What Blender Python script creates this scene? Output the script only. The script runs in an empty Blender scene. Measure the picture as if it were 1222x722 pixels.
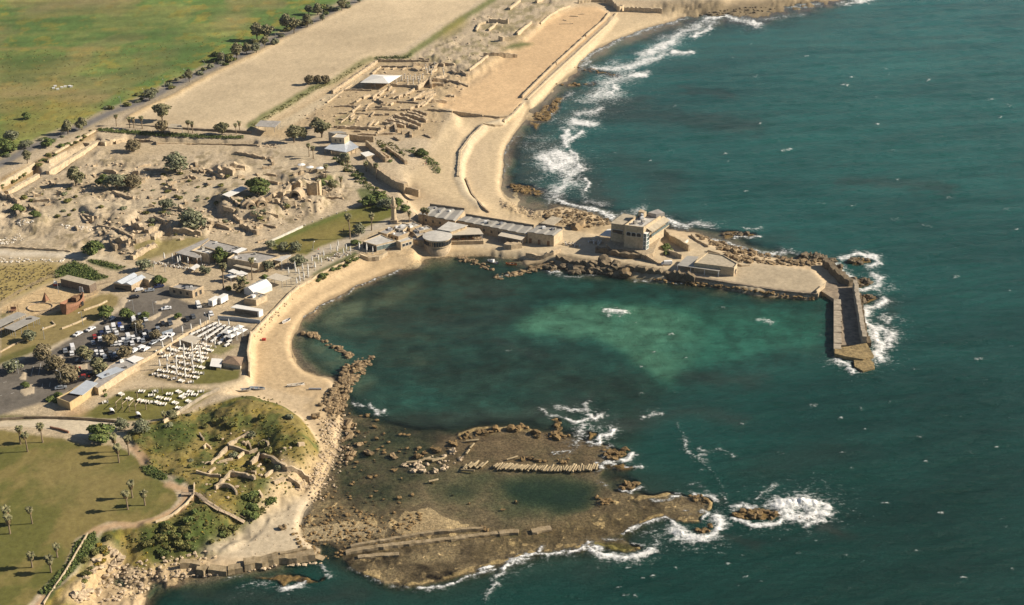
import bpy, bmesh, math, random
import numpy as np
from mathutils import Vector, Matrix, noise as mnoise

# ------------------------------------------------------------------ camera, light, exposure
SC = bpy.context.scene
COL = SC.collection
W0, H0, F0 = 1222.0, 722.0, 1679.0
PITCH = math.radians(24.4)
CAMH = 270.0
cam_d = bpy.data.cameras.new("camera")
cam_d.sensor_width = 36.0
cam_d.lens = 36.0 * F0 / W0
cam_d.clip_start = 1.0
cam_d.clip_end = 8000.0
cam = bpy.data.objects.new("camera", cam_d)
COL.objects.link(cam)
cam.location = (0, 0, CAMH)
cam.rotation_euler = (math.radians(90) - PITCH, 0, 0)
SC.camera = cam

SUN_EL = math.radians(30.0)
SUN_AZ = math.radians(6.0)          # direction to the sun measured from +X towards +Y
world = bpy.data.worlds.new("World")
SC.world = world
world.use_nodes = True
wn = world.node_tree
bg = wn.nodes["Background"]
sky = wn.nodes.new("ShaderNodeTexSky")
sky.sky_type = 'NISHITA'
sky.sun_disc = False
sky.sun_elevation = SUN_EL
sky.sun_rotation = math.radians(90) - SUN_AZ
sky.air_density = 0.75
sky.dust_density = 0.4
wn.links.new(sky.outputs[0], bg.inputs[0])
bg.inputs[1].default_value = 0.05
sun_d = bpy.data.lights.new("sun", 'SUN')
sun_d.energy = 5.0
sun_d.angle = math.radians(0.53)
sun_d.color = (1.0, 0.885, 0.73)
sun = bpy.data.objects.new("sun", sun_d)
COL.objects.link(sun)
sdir = Vector((math.cos(SUN_EL) * math.cos(SUN_AZ), math.cos(SUN_EL) * math.sin(SUN_AZ), math.sin(SUN_EL)))
sun.rotation_euler = sdir.to_track_quat('Z', 'Y').to_euler()
SC.view_settings.view_transform = 'Standard'
SC.view_settings.look = 'None'
SC.view_settings.gamma = 1.0
SC.view_settings.exposure = 0.79
SC.cycles.max_bounces = 5
SC.cycles.transparent_max_bounces = 8
SC.cycles.caustics_reflective = False
SC.cycles.caustics_refractive = False

RNG = random.Random(7)
NR = np.random.RandomState(11)
SP, CP = math.sin(PITCH), math.cos(PITCH)

# ------------------------------------------------------------------ measuring helpers
def P(px, py, z=0.0):
    """the point at height z that the photograph shows at (px, py)"""
    dx = (px - W0 / 2) / F0; dy = (py - H0 / 2) / F0
    vz = -(SP + dy * CP); vy = CP - dy * SP
    t = (z - CAMH) / vz
    return Vector((dx * t, vy * t, z))

def uv_of(X, Y, Z=0.0):
    dz = Z - CAMH
    depth = Y * CP - dz * SP
    up = Y * SP + dz * CP
    return W0 / 2 + F0 * X / depth, H0 / 2 - F0 * up / depth

def pxm(py):
    return F0 / (CAMH / (SP + (py - H0 / 2) / F0 * CP))

# ------------------------------------------------------------------ noise on arrays
def _hash(ix, iy, s):
    h = (ix.astype(np.int64) * 374761393 + iy.astype(np.int64) * 668265263 + s * 1442695041) & 0xffffffff
    h = ((h ^ (h >> 13)) * 1274126177) & 0xffffffff
    h = h ^ (h >> 16)
    return (h & 0xffff) / 65535.0

def vnoise(x, y, s=0):
    ix = np.floor(x); iy = np.floor(y)
    fx = x - ix; fy = y - iy
    fx = fx * fx * fx * (fx * (fx * 6 - 15) + 10); fy = fy * fy * fy * (fy * (fy * 6 - 15) + 10)
    a = _hash(ix, iy, s); b = _hash(ix + 1, iy, s); c = _hash(ix, iy + 1, s); d = _hash(ix + 1, iy + 1, s)
    return (a + (b - a) * fx) * (1 - fy) + (c + (d - c) * fx) * fy

def fbm(x, y, s=0, o=4):
    v = 0; a = 0.5; t = 0
    for k in range(o):
        v = v + a * vnoise(x, y, s + k * 17); t += a
        x, y = (x * 1.6 - y * 1.2) + 13.7, (x * 1.2 + y * 1.6) - 7.1
        a *= 0.58
    return v / t

def sstep(a, b, x):
    t = np.clip((x - a) / (b - a), 0, 1)
    return t * t * (3 - 2 * t)

# ------------------------------------------------------------------ the terrain raster (a ground grid that is finer near the viewer)
ST = 1.4
U0, U1, V0, V1 = -120.0, 1345.0, -80.0, 812.0
us = np.arange(U0, U1, ST); vs = np.arange(V0, V1, ST)
NU, NV = len(us), len(vs)
GU, GV = np.meshgrid(us, vs)
_dx = (GU - W0 / 2) / F0; _dy = (GV - H0 / 2) / F0
_t = CAMH / (SP + _dy * CP)
GX = _dx * _t; GY = (CP - _dy * SP) * _t
WU = (fbm(GX / 9, GY / 9, 5, 4) - 0.5) * 2
WV = (fbm(GX / 9, GY / 9, 55, 4) - 0.5) * 2

def blur(a, r):
    r = int(round(r))
    if r < 1: return a
    for _ in range(1 if r == 1 else 3):
        for ax in (0, 1):
            p = np.pad(a, [(r + 1, r) if k == ax else (0, 0) for k in (0, 1)], mode='edge')
            c = np.cumsum(p, axis=ax)
            a = (np.take(c, range(2 * r + 1, c.shape[ax]), axis=ax) - np.take(c, range(0, c.shape[ax] - 2 * r - 1), axis=ax)) / (2 * r + 1)
    return a

def poly_uv(pts, z):
    out = []
    for (x, y) in pts:
        p = P(x, y, z); out.append(uv_of(p.x, p.y))
    return out

def inside(pts, x, y):
    m = np.zeros(x.shape, bool)
    n = len(pts)
    for i in range(n):
        x0, y0 = pts[i]; x1, y1 = pts[(i + 1) % n]
        if y0 == y1: continue
        c = ((y0 > y) != (y1 > y))
        m ^= c & (x < (x1 - x0) * (y - y0) / (y1 - y0) + x0)
    return m

def mask(pts, z=0.0, warp=0.0, soft=0):
    """soft 0..1 mask of a polygon traced at height z"""
    q = poly_uv(pts, z)
    pad = 12 + abs(warp) * 2 + soft * ST * 4
    a = max(0, int((min(p[0] for p in q) - pad - U0) / ST)); b = min(NU, int((max(p[0] for p in q) + pad - U0) / ST) + 1)
    c = max(0, int((min(p[1] for p in q) - pad - V0) / ST)); d = min(NV, int((max(p[1] for p in q) + pad - V0) / ST) + 1)
    M = np.zeros((NV, NU), np.float64)
    if b <= a or d <= c: return M
    sl = (slice(c, d), slice(a, b))
    m = inside(q, GU[sl] + WU[sl] * warp, GV[sl] + WV[sl] * warp * 0.6).astype(float)
    if soft: m = blur(m, soft)
    M[sl] = m
    return M

def line_poly(pts, w0, w1=None):
    """outline of a thick line, width in photograph pixels measured across"""
    if w1 is None: w1 = w0
    n = len(pts); L = []; R = []
    for i, (x, y) in enumerate(pts):
        x0, y0 = pts[max(0, i - 1)]; x1, y1 = pts[min(n - 1, i + 1)]
        dx, dy = x1 - x0, (y1 - y0) * 2.2
        l = math.hypot(dx, dy) or 1
        w = (w0 + (w1 - w0) * i / max(1, n - 1)) / 2
        L.append((x - dy / l * w, y + dx / l * w / 2.2)); R.append((x + dy / l * w, y - dx / l * w / 2.2))
    return L + R[::-1]

HT = np.zeros((NV, NU))                 # height in metres
CC = np.zeros((NV, NU, 3))              # ground colour
ID = np.zeros((NV, NU), np.int32)       # which ground object a cell belongs to
RG = np.zeros((NV, NU))                 # how rugged the ground is

def col(m, c, amt=1.0):
    global CC
    k = (m * amt)[..., None]
    CC = CC * (1 - k) + np.array(c) * k

def hgt(m, z):
    global HT
    HT = HT * (1 - m) + z * m
# ------------------------------------------------------------------ heights and ground colours
COAST = [(1100,-60),(1000,2),(960,8),(930,13),(905,19),(880,21),(850,18),(829,18),(819,21),(799,28),(766,37),(733,50),(710,60),(693,71),(689,80),(694,86),(680,91),(663,103),(650,120),(633,128),(627,143),(613,163),(603,179),(601,213),(597,225),(604,236),(615,247),(650,251),(667,246),(682,248),(705,253),(720,261),(735,268),(765,272),(800,273),(830,277),(855,286),(885,297),(914,305),(945,309),(970,308),(985,309),(997,320),(1009,335),(1000,352),(974,355),(920,350),(875,341),(844,337),(800,331),(780,327),(755,324),(737,324),(710,319),(685,318),(664,313),(640,314),(628,317),(622,308),(610,304),(590,302),(560,303),(540,304),(512,308),(495,314),(475,321),(454,330),(430,340),(400,355),(380,366),(365,378),(355,392),(349,405),(348,418),(352,432),(362,442),(378,448),(396,450),(404,462),(408,480),(412,500),(405,520),(402,540),(395,560),(385,580),(375,596),(362,612),(358,634),(368,648),(385,655),(380,668),(330,672),(290,680),(250,686),(205,690),(185,700),(170,722),(110,820),(-300,900),(-300,-120)]
REEF = [(395,560),(405,520),(412,495),(440,498),(470,515),(520,528),(545,520),(560,512),(600,508),(640,514),(690,522),(725,530),(735,545),(722,560),(712,572),(730,586),(760,590),(800,587),(841,592),(853,600),(850,612),(838,617),(842,624),(820,626),(790,618),(757,628),(742,637),(720,641),(745,645),(772,651),(760,660),(740,662),(715,652),(690,655),(645,659),(620,666),(575,682),(540,690),(500,700),(459,696),(431,686),(420,676),(408,664),(395,650),(370,648),(358,634),(362,612),(375,596)]
LAND = mask(COAST, 0, 1.2, 1)
near = blur(LAND, 13); far = blur(LAND, 36)
HT = -0.30 - 2.2 * (1 - sstep(0.02, 0.46, near)) - 4.5 * (1 - sstep(0.0, 0.34, far))
HT = HT + (fbm(GX / 12, GY / 12, 3, 4) - .5) * 1.6
CC[:] = (0.26, 0.23, 0.15)
ID[:] = 9
# the brown weeds and stones on the sea bed
wd = fbm(GX / 14, GY / 14, 31, 5)
CC = CC * (1 - sstep(.47, .60, wd)[..., None] * .8) + np.array((0.045, 0.035, 0.02)) * sstep(.47, .60, wd)[..., None] * .8
rs = blur(mask(REEF, 0, 2, 1), 24); k = sstep(.03, .5, rs); hgt(k, -.8 + (fbm(GX / 6, GY / 6, 9, 5) - .5) * 1.9); col(k, (.12,.095,.055), .8)
m = mask(REEF, 0, 9, 1) * 1.0
hgt(m, -.13 + (fbm(GX / 2.2, GY / 2.6, 8, 5) - .5) * 0.75 + (fbm(GX / 9, GY / 9, 18, 4) - .5) * .28)
rc = fbm(GX / 5, GY / 5, 21, 6)[..., None]; r2 = fbm(GX / 22, GY / 22, 23, 4)[..., None]
col(m, (0.31, 0.24, 0.128)); CC = CC * (1 + m[..., None] * ((rc - .5) * 2.2 + (r2 - .5) * 1.2))
ID[m > .5] = 8; m_reef = m.copy()
# the flooded pools of the reef
kw = mask([(410,492),(440,498),(478,512),(522,529),(512,560),(498,596),(455,612),(425,606),(402,590),(400,560),(406,530)], 0, 8, 4); hgt(kw, -.55 + (fbm(GX / 3, GY / 3, 29, 5) - .5) * 1.0); col(kw, (.16,.145,.08), .75)
kw = mask([(500,563),(560,560),(650,560),(716,560),(730,585),(700,612),(600,628),(520,618),(486,604)], 0, 6, 4); hgt(kw, -.32 + (fbm(GX / 5, GY / 5, 28, 4) - .5) * .3); col(kw, (.33,.27,.15), .7)
kw = mask([(522,524),(560,512),(640,516),(700,526),(726,540),(712,556),(600,556),(530,552),(510,545)], 0, 6, 3); hgt(kw, -.22 + (fbm(GX / 4, GY / 4, 26, 5) - .5) * .4); col(kw, (.32,.235,.125), .7)
for pts, z in (([(500,560),(560,562),(640,566),(700,567),(716,574),(712,592),(700,604),(672,612),(620,612),(560,606),(515,592)], -.7),
               ([(450,505),(500,522),(540,540),(520,552),(470,548),(440,530)], -0.6),
               ([(600,530),(660,533),(700,545),(690,554),(640,552),(600,545)], -0.35),
               ([(440,545),(500,560),(505,590),(480,600),(440,580)], -0.45),
               ([(470,676),(520,668),(580,655),(600,662),(560,676),(500,690)], -0.12)):
    k = mask(pts, 0, 2.5, 3); hgt(k, z + (fbm(GX / 7, GY / 7, 91, 4) - .5) * .5)
k = mask([(600,575),(650,572),(700,578),(705,598),(670,606),(620,600)], 0, 2.5, 4); hgt(k, -1.3); col(k, (.12,.19,.11), .85)
# crust along the seaward rim of the reef
for pts, w in (([(431,684),(459,694),(484,699),(520,693),(560,681),(600,671),(645,656),(690,652),(712,648),(745,658),(768,651)], 9), ([(735,640),(757,626),(790,615),(820,622),(838,622)], 6),
               ([(712,597),(740,598),(800,589),(845,597),(849,610)], 8), ([(545,518),(570,510),(600,510),(640,516)], 8)):
    k = mask(line_poly(pts, w), 0, 6, 1) * sstep(.36, .5, fbm(GX / 5, GY / 5, 27, 5)); m_reef = np.maximum(m_reef, k); hgt(k * .9, 0.45 + (fbm(GX / 3, GY / 3, 12, 4) - .5) * 1.1); col(k, (0.30, 0.23, 0.11), .75)
    ID[k > .5] = 8
k = mask([(700,646),(730,647),(765,651),(745,661),(715,655)], 0, 1.5, 1); col(k, (0.13,0.13,0.03), .7)
k = mask([(590,640),(700,612),(790,606),(820,614),(740,640),(650,652),(560,668)], 0, 2, 3); col(k, (0.25,0.19,0.085), .6)
k = mask([(470,626),(492,612),(512,605),(526,612),(560,626),(560,634),(470,640)], 0, 9, 3); hgt(k * .8, .3); col(k, (0.32,0.25,0.15), .6)
# detached reefs
for pts in ([(1003,312),(1020,305),(1046,309),(1038,317),(1022,319),(1008,317)], [(1010,336),(1030,331),(1044,336),(1040,342),(1018,345)], [(1020,350),(1045,352),(1052,357),(1030,364),(1020,360)],
            [(874,613),(890,606),(930,610),(938,616),(915,622),(880,621)], [(945,618),(975,614),(984,619),(965,622)], [(822,633),(845,628),(848,636),(835,641)],
            [(719,534),(745,535),(756,540),(735,551),(722,546)], [(722,553),(762,556),(745,562),(725,560)], [(738,578),(757,575),(762,584),(745,586)],
            [(856,279),(880,276),(906,279),(897,283),(862,285)], [(660,498),(668,499),(667,513),(660,510)], [(705,494),(721,495),(716,499)], [(697,516),(716,514),(712,520),(700,523)],
            [(605,222),(620,219),(652,229),(640,234),(615,230)], [(655,242),(670,244),(660,248)], [(683,79),(705,82),(725,86),(745,92),(738,95),(705,87)], [(655,99),(700,100),(714,97),(710,102),(680,103)],
            [(632,140),(645,130),(665,117),(675,116),(668,128),(650,148),(640,156),(630,150)], [(300,690),(330,686),(360,687),(380,692),(392,688),(388,696),(365,699),(345,695),(335,703),(330,695)], [(860,15),(900,8),(940,6),(950,10),(900,22)]):
    k = mask(pts, 0, 7, 1); m_reef = np.maximum(m_reef, k); hgt(k, 0.25 + (fbm(GX / 3, GY / 3, 15, 4) - .5) * 1.6); col(k, (0.17, 0.115, 0.045), .95); ID[k > .5] = 8
# dry land
k = sstep(.04, .5, blur(LAND, 5)) * (1 - LAND) * sstep(.42, .58, fbm(GX / 6, GY / 6, 33, 5)); col(k, (.34,.27,.17), .8)
m = LAND
base_sand = np.array((0.50, 0.39, 0.25))
hgt(m, 1.5); col(m, base_sand); ID[m > .5] = 1
k = mask(line_poly([(800,331),(844,337),(875,341),(920,350),(974,356)], 10), 0, 1, 1); col(k, (.14,.12,.06), .9)  # dark rock tone painted along the quay foot in place of its shade
edge = 1 - sstep(.55, .95, blur(LAND, 4))
HT = HT - LAND * edge * 1.25

INLAND = [(297,449),(299,400),(345,352),(372,336),(428,309),(440,303),(492,303),(500,284),(500,254),(480,232),(486,214),(505,200),(505,185),(540,170),(548,140),(540,128),(560,112),(600,78),(640,40),(665,16),(690,4),(740,0),(860,8),(900,-60),(-300,-120),(-300,900),(60,820),(75,740),(100,700),(120,660),(215,640),(300,600),(360,560),(372,520),(355,492),(300,468),(262,467)]
k = mask(INLAND, 5, 0.6, 2); hgt(k, 5.0); ID[k > .5] = 0
DIRT = np.array((0.435, 0.36, 0.255))
col(k, DIRT)
# peninsula platform and the mole
k = mask([(497,254),(556,256),(640,268),(690,275),(735,284),(790,278),(828,285),(850,293),(880,308),(930,316),(972,322),(985,336),(973,352),(900,345),(840,333),(795,325),(795,331),(770,326),(740,323),(715,319),(690,317),(664,310),(640,303),(600,301),(577,298),(500,300)], 2.6, 0.2, 1)
hgt(k, 2.6); col(k, (0.47, 0.385, 0.26)); ID[k > .5] = 12
k = mask([(880,318),(925,317),(965,322),(985,338),(972,350),(920,345),(878,337)], 2.6, 0.6, 1); col(k, (0.36, 0.30, 0.21), .8)
# plateau of meadow, road and field
k = mask([(-300,-120),(700,-120),(585,0),(560,18),(520,38),(490,64),(445,72),(400,93),(372,108),(318,140),(305,152),(140,152),(113,157),(70,180),(42,197),(0,222),(-300,380)], 7, 0, 2)
hgt(k, 7.0)
MEADOW = [(-300,-120),(520,-120),(425,-4),(385,14),(345,36),(300,58),(250,80),(200,104),(150,126),(100,150),(60,163),(20,180),(-300,320)]
k = mask(MEADOW, 7, 2, 2); ID[k > .5] = 2
n1 = fbm(GX / 40, GY / 55, 41, 6); n2 = fbm(GX / 11, GY / 16, 47, 5); n3 = fbm(GX / 70, GY / 120, 61, 5)
mead = (np.array((0.085, 0.138, 0.036)) * (1 - sstep(.42, .60, n1))[..., None] + np.array((0.155, 0.178, 0.052)) * sstep(.42, .60, n1)[..., None])
mead = mead * (1 - sstep(.56, .68, n2)[..., None] * .6) + np.array((0.22, 0.175, 0.03)) * sstep(.56, .68, n2)[..., None] * .6
mead = mead * (1 - sstep(.55, .66, n3)[..., None] * .45) + np.array((0.20, 0.145, 0.07)) * sstep(.55, .66, n3)[..., None] * .45
mead = mead * (.82 + .8 * fbm(GX / 5, GY / 8, 63, 5))[..., None] * (.7 + .6 * fbm(GX / 60, GY / 9, 64, 4))[..., None]
kk = k[..., None]; CC = CC * (1 - kk) + mead * kk
for pts, c, a, s in ((line_poly([(-40,60),(0,59),(60,57),(140,60)], 7), (.27,.21,.075), .7, 1), (line_poly([(142,61),(105,76),(65,94),(40,106)], 11), (.25,.20,.07), .6, 2),
                  ([(0,105),(60,106),(140,112),(120,122),(60,118),(0,116)], (.28,.215,.10), .7, 2), ([(20,16),(70,3),(160,-4),(160,0),(70,8),(20,20)], (.30,.22,.12), .8, 2),
                  ([(250,22),(290,15),(305,28),(280,34),(262,32)], (.30,.225,.10), .7, 4), ([(0,64),(90,66),(60,86),(0,98)], (.075,.10,.028), .7, 3), ([(0,120),(70,118),(130,128),(90,148),(30,165),(0,170)], (.22,.175,.05), .55, 5),
                  ([(0,10),(200,8),(240,40),(200,55),(120,48),(0,50)], (.06,.105,.03), .5, 8), ([(140,75),(240,40),(270,50),(220,85),(160,105),(120,100)], (.065,.11,.03), .55, 6)):
    kq = mask(pts, 7, 3, s); col(kq, c, a)
FIELD = [(140,149),(165,131),(210,114),(250,92),(300,69),(350,41),(400,17),(440,-8),(580,-8),(556,14),(520,32),(480,60),(440,72),(400,88),(370,107),(335,132),(310,143),(300,152),(250,152),(200,150)]
k = mask(FIELD, 7, .8, 1); fn = fbm(GX / 60, GY / 60, 71, 5)[..., None]
kk = k[..., None]; CC = CC * (1 - kk) + (np.array((0.49, 0.395, 0.26)) * (0.66 + .68 * fn)) * kk; ID[k > .5] = 3
for pts in ([(190,127),(290,118),(330,118),(300,130),(210,136)], [(455,50),(480,45),(495,50),(470,54)], [(400,30),(470,25),(490,35),(430,42)]):
    col(mask(pts, 7, 5, 5), (.36,.30,.20), .5)
tr = np.zeros((NV, NU))
for a, b in (((210,140),(470,12)),((250,146),(500,30)),((190,140),(440,5)),((280,140),(520,20))):
    tr = np.maximum(tr, mask(line_poly([a, ((a[0] + b[0]) / 2 + 6, (a[1] + b[1]) / 2), b], 2.2), 7, 1.2, 1))
col(tr, (.40,.325,.215), .45)
for k_ in range(5):
    yb = 18 + 22 * k_; col(mask(line_poly([(-40, yb + 6), (140, yb - 5), (330 - 40 * k_, yb - 14)], 6), 7, 2.5, 1), (.22,.20,.06), .4); col(mask(line_poly([(-40, yb + 16), (140, yb + 4), (330 - 40 * k_, yb - 6)], 5), 7, 2.5, 1), (.05,.085,.024), .5)
# low bank beside the field
k = mask(line_poly([(150,143),(180,127),(210,113),(250,91),(300,67),(350,40),(400,15),(430,-1)], 7, 4), 7, .6, 1); hgt(k, 8.2); col(k, (0.50, 0.37, 0.20), .8)
ROAD = [(-200,285),(-60,222),(0,196),(33,178),(66,163),(100,150),(133,134),(166,123),(199,106),(233,90),(266,75),(283,68),(324,47),(348,38),(378,23),(397,13),(422,2),(470,-25),(560,-70)]
k = mask(line_poly([(x, y) for x, y in ROAD], 26, 15), 7, 1.2, 1); col(k, (.34,.28,.19), .85)
k = mask(line_poly(ROAD, 13, 8), 7, 0, 0); hgt(blur(k, 1), 7.0); k1 = blur(k, 1); col(k1, (0.165, 0.155, 0.145)); ID[k > .5] = 5
k = mask([(15,178),(40,170),(75,160),(110,143),(125,140),(105,150),(70,166),(35,180)], 7, .8, 1) * (ID != 5); col(k, (.46,.40,.30), .8)
# green strip beside the field
for pts, w, c in (([(296,152),(318,137),(350,119),(375,104),(400,95),(428,77),(445,69)], 10, (.10,.12,.04)), ([(442,70),(470,69),(486,66),(500,56),(520,42),(556,19),(580,4),(600,-10)], 9, (.11,.13,.04))):
    k = mask(line_poly(pts, w), 6.5, 1.5, 1); col(k, c, .9)
k = mask([(520,50),(545,38),(560,25),(550,22),(530,36)], 6, 1.5, 2); col(k, (.26,.22,.05), .7)
# ground between the strip and the arena
k = mask([(490,70),(540,40),(590,5),(690,-10),(665,16),(640,40),(600,75),(560,100),(540,125),(500,90)], 5, 0, 2); hgt(k, 5.5)
sn = fbm(GX / 7, GY / 12, 83, 4); col(k * sstep(.45, .62, sn), (.19,.17,.08), .7); RG += k * .7
# palace excavation
PAL = [(300,160),(320,143),(372,115),(430,80),(447,72),(520,75),(545,82),(560,98),(540,118),(530,140),(522,165),(470,160),(430,162),(380,152),(340,168)]
k = mask(PAL, 5, 0, 2); hgt(k, 4.0); col(k, (.41,.32,.20)); RG += k * .35
k = mask([(400,140),(420,135),(425,148),(400,152)], 4, 1, 1); col(k, (.25,.22,.11), .7)
k = mask([(325,148),(352,133),(440,82),(450,80),(425,98),(385,125),(350,146),(335,152)], 5, .3, 1); col(k, (.50,.42,.29), .8)
# arena
ARENA = [(576,139),(546,133),(522,128),(530,118),(548,104),(560,95),(590,76),(612,60),(640,38),(650,27),(668,17),(690,8),(712,7),(727,15),(722,28),(700,50),(664,82),(628,116),(612,138)]
k = mask(ARENA, 3, .3, 1); hgt(k, 3.0); an = fbm(GX / 50, GY / 50, 87, 4)[..., None]
CC = CC * (1 - k[..., None]) + np.array((0.53, 0.375, 0.215)) * (.82 + .36 * an) * k[..., None]; ID[k > .5] = 4
k = mask([(532,122),(570,97),(610,64),(636,42),(650,27),(664,17),(655,17),(640,27),(628,38),(600,57),(560,87),(535,107)], 4, .5, 2); col(k, (.46,.345,.21), .8)
k = mask([(598,62),(608,55),(622,51),(640,51),(625,57),(612,59)], 3.5, 1.5, 1); hgt(k, 4.2); col(k, (.10,.12,.04), .9)
k = mask(line_poly([(628,120),(664,84),(700,52),(724,29),(733,17)], 14, 8), 4, 0, 1); hgt(k, 3.5); col(k, (.48,.40,.28), .8)
k = mask([(760,14),(790,6),(830,5),(880,2),(960,-4),(1000,-2),(955,12),(905,20),(880,22),(850,19),(829,19),(790,15)], 2, 2, 2); col(k, (.17,.135,.08), .9); RG += k * 1.3
# sand south of the arena
SANDY = [(612,139),(628,122),(665,86),(728,30),(738,17),(828,15),(700,70),(640,130),(606,170),(604,225),(650,246),(720,262),(735,280),(660,274),(560,254),(500,230),(478,210),(505,198),(520,172),(530,145),(548,140),(576,142)]
k = mask(SANDY, 2.4, .6, 3); col(k, (0.53, 0.42, 0.265), .9); ID[(k > .5) & (ID != 4)] = 1
k = mask([(478,206),(520,170),(535,150),(560,150),(548,180),(548,212),(560,236),(600,252),(560,253),(500,232)], 3, .5, 3); hgt(k, 3.4)
k = mask([(552,165),(590,155),(570,195),(580,235),(556,212),(550,190)], 2, 1.5, 5); col(k, (.45,.36,.25), .5)
k = mask(line_poly([(600,143),(577,149),(558,168),(548,190),(547,212),(556,232),(575,247)], 12, 10), 3.4, .3, 1); hgt(k, 3.8); col(k, (.50,.425,.30), .7)
k = mask([(600,236),(625,248),(690,256),(725,266),(735,274),(700,280),(640,266),(600,250)], 1.5, 1.5, 2); col(k, (.32,.245,.145), .75); RG += k * 1.2
# ruins ground
RUIN = [(-200,280),(0,238),(60,210),(120,176),(160,186),(240,176),(300,176),(330,172),(390,190),(425,212),(418,238),(380,256),(330,276),(300,288),(240,284),(215,300),(190,318),(130,304),(0,298),(-200,300)]
k = mask(RUIN, 5.5, 1, 3); RG += k * 1.0; hgt(k, 5.5)
sn = fbm(GX / 16, GY / 22, 93, 5); col(k * sstep(.50, .60, sn), (.30,.245,.165), .7); col(k * sstep(.60, .72, fbm(GX / 5, GY / 7, 95, 4)), (.17,.14,.075), .7)
k = mask([(118,173),(150,166),(300,172),(330,168),(300,178),(240,178),(160,188),(130,186)], 5.5, 1, 3); RG *= 1 - k; col(k, (.44,.355,.235), .9)
for pts, w in (([(-20,300),(0,302),(41,303),(86,305),(133,309),(160,320),(190,333),(200,337)], 17), ([(-20,274),(0,273),(30,283),(62,290)], 9), ([(30,264),(60,258),(78,247),(110,245),(160,246),(200,242),(240,230),(270,215)], 15),
               ([(200,242),(240,232),(275,213),(310,200),(345,192),(370,184),(330,172)], 10), ([(330,172),(370,183),(392,200),(420,217),(450,235),(470,246)], 13), ([(92,306),(105,317),(122,327),(150,322)], 9)):
    k = mask(line_poly(pts, w), 5.5, 1, 2); col(k, (.47,.40,.285), .85); RG *= 1 - k
k = mask(line_poly([(-20,300),(0,302),(41,303),(86,305),(133,309),(160,320),(190,333)], 12), 5, .3, 1); col(k, (.55,.49,.39), .8); ID[k > .5] = 10
# raised masses of the collapsed vaults
for pts, dz in (([(256,236),(275,228),(320,226),(350,234),(392,240),(380,252),(345,252),(320,262),(285,262),(262,252)], 4.2), ([(298,214),(330,206),(352,214),(352,232),(320,232)], -2.6), ([(190,258),(215,250),(250,262),(245,280),(205,280)], 2.2), ([(255,198),(285,192),(300,202),(285,210),(258,208)], 2.8), ([(95,246),(135,243),(165,252),(150,268),(110,262)], 2.0), ([(130,285),(160,276),(190,284),(180,300),(150,302)], 2.6), ([(215,262),(238,258),(244,274),(222,276)], -2.4), ([(60,236),(110,232),(120,240),(70,246)], 1.5), ([(20,262),(52,254),(58,266),(26,272)], 1.4)):
    HT = HT + mask(pts, 6, 3.5, 1) * dz
# moat
for pts in ([(0,236),(4,222),(40,198),(48,203),(44,212),(12,230)], [(60,204),(64,195),(82,184),(114,163),(120,168),(90,188),(66,207)], [(150,160),(190,162),(240,166),(306,168),(306,172),(230,170),(180,168),(148,168)]):
    k = mask(pts, 5, 0, 1); hgt(k, 1.8); col(k, (.36,.29,.19)); RG *= 1 - k
k = mask([(0,212),(40,193),(66,178),(112,154),(122,150),(112,160),(70,183),(40,199),(0,224)], 7, .5, 1); col(k, (.21,.145,.07), .8)
# greens, verges and paving of the town side
def paint(pts, z, c, a=1, wp=.6, s=1, i=None, h=None):
    k = mask(pts, z, wp, s)
    if h is not None: hgt(k, h)
    col(k, c, a)
    if i is not None: ID[k > .5] = i
TOWN = [(160,300),(200,296),(250,282),(330,296),(372,300),(440,276),(480,266),(500,284),(496,303),(440,304),(372,336),(345,352),(299,400),(297,449),(262,467),(160,540),(-200,560),(-200,310),(100,310)]
k = mask(TOWN, 5, .5, 2); col(k, (.43,.35,.235), .8); RG *= 1 - k; hgt(k, 4.6)
paint([(-200,316),(0,314),(60,311),(78,314),(66,326),(66,334),(30,350),(0,362),(-200,420)], 5, (.30,.235,.085), .95, 1.5, 2, 7)
paint([(64,327),(68,321),(78,314),(90,311),(109,318),(118,326),(130,331),(100,338),(80,328),(66,331)], 5, (.045,.075,.022), 1, .8, 1)
paint([(103,309),(121,311),(151,319),(140,322),(125,319),(108,314)], 5, (.05,.08,.022), 1, .8, 1)
paint([(0,366),(30,352),(68,334),(74,345),(118,344),(116,352),(80,368),(60,378),(40,378),(30,370),(0,376)], 5, (.52,.385,.215), .9, .6, 1)
paint([(0,374),(14,372),(0,380)], 5, (.12,.12,.04), .9)
paint([(0,392),(40,376),(62,374),(120,350),(133,349),(142,354),(140,362),(128,374),(110,388),(62,416),(45,419),(0,434)], 5, (.22,.175,.07), .95, .6, 1, 7)
paint([(-60,448),(0,425),(40,411),(62,414),(42,422),(14,433),(-60,458)], 5, (.105,.105,.032), .9, .5, 1, 7)
paint([(0,434),(62,412),(112,386),(140,366),(146,366),(132,378),(111,391),(62,419),(18,435),(0,441)], 5, (.48,.41,.30), .9, .3, 1, 11)
paint([(160,297),(185,290),(230,283),(250,285),(200,302),(165,312)], 5, (.20,.17,.065), .9, .8, 1, 7)
paint([(318,290),(340,280),(360,272),(408,253),(440,243),(475,246),(470,258),(436,272),(417,282),(397,289),(379,296),(366,304),(354,302),(328,299)], 5, (.135,.135,.035), 1, .4, 1, 7)
paint([(335,288),(380,274),(420,262),(450,256),(430,272),(395,286),(360,298)], 5, (.24,.185,.065), .75, 2, 4)
paint([(318,290),(360,271),(410,252),(414,255),(364,276),(325,292)], 5, (.10,.125,.03), .8, .6, 1)
paint([(378,214),(395,210),(402,218),(410,225),(398,222)], 5, (.10,.12,.03), .9, .6, 1); paint([(424,225),(440,225),(470,240),(478,250),(450,250),(430,236)], 5, (.07,.10,.025), .85, 1, 1)
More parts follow.
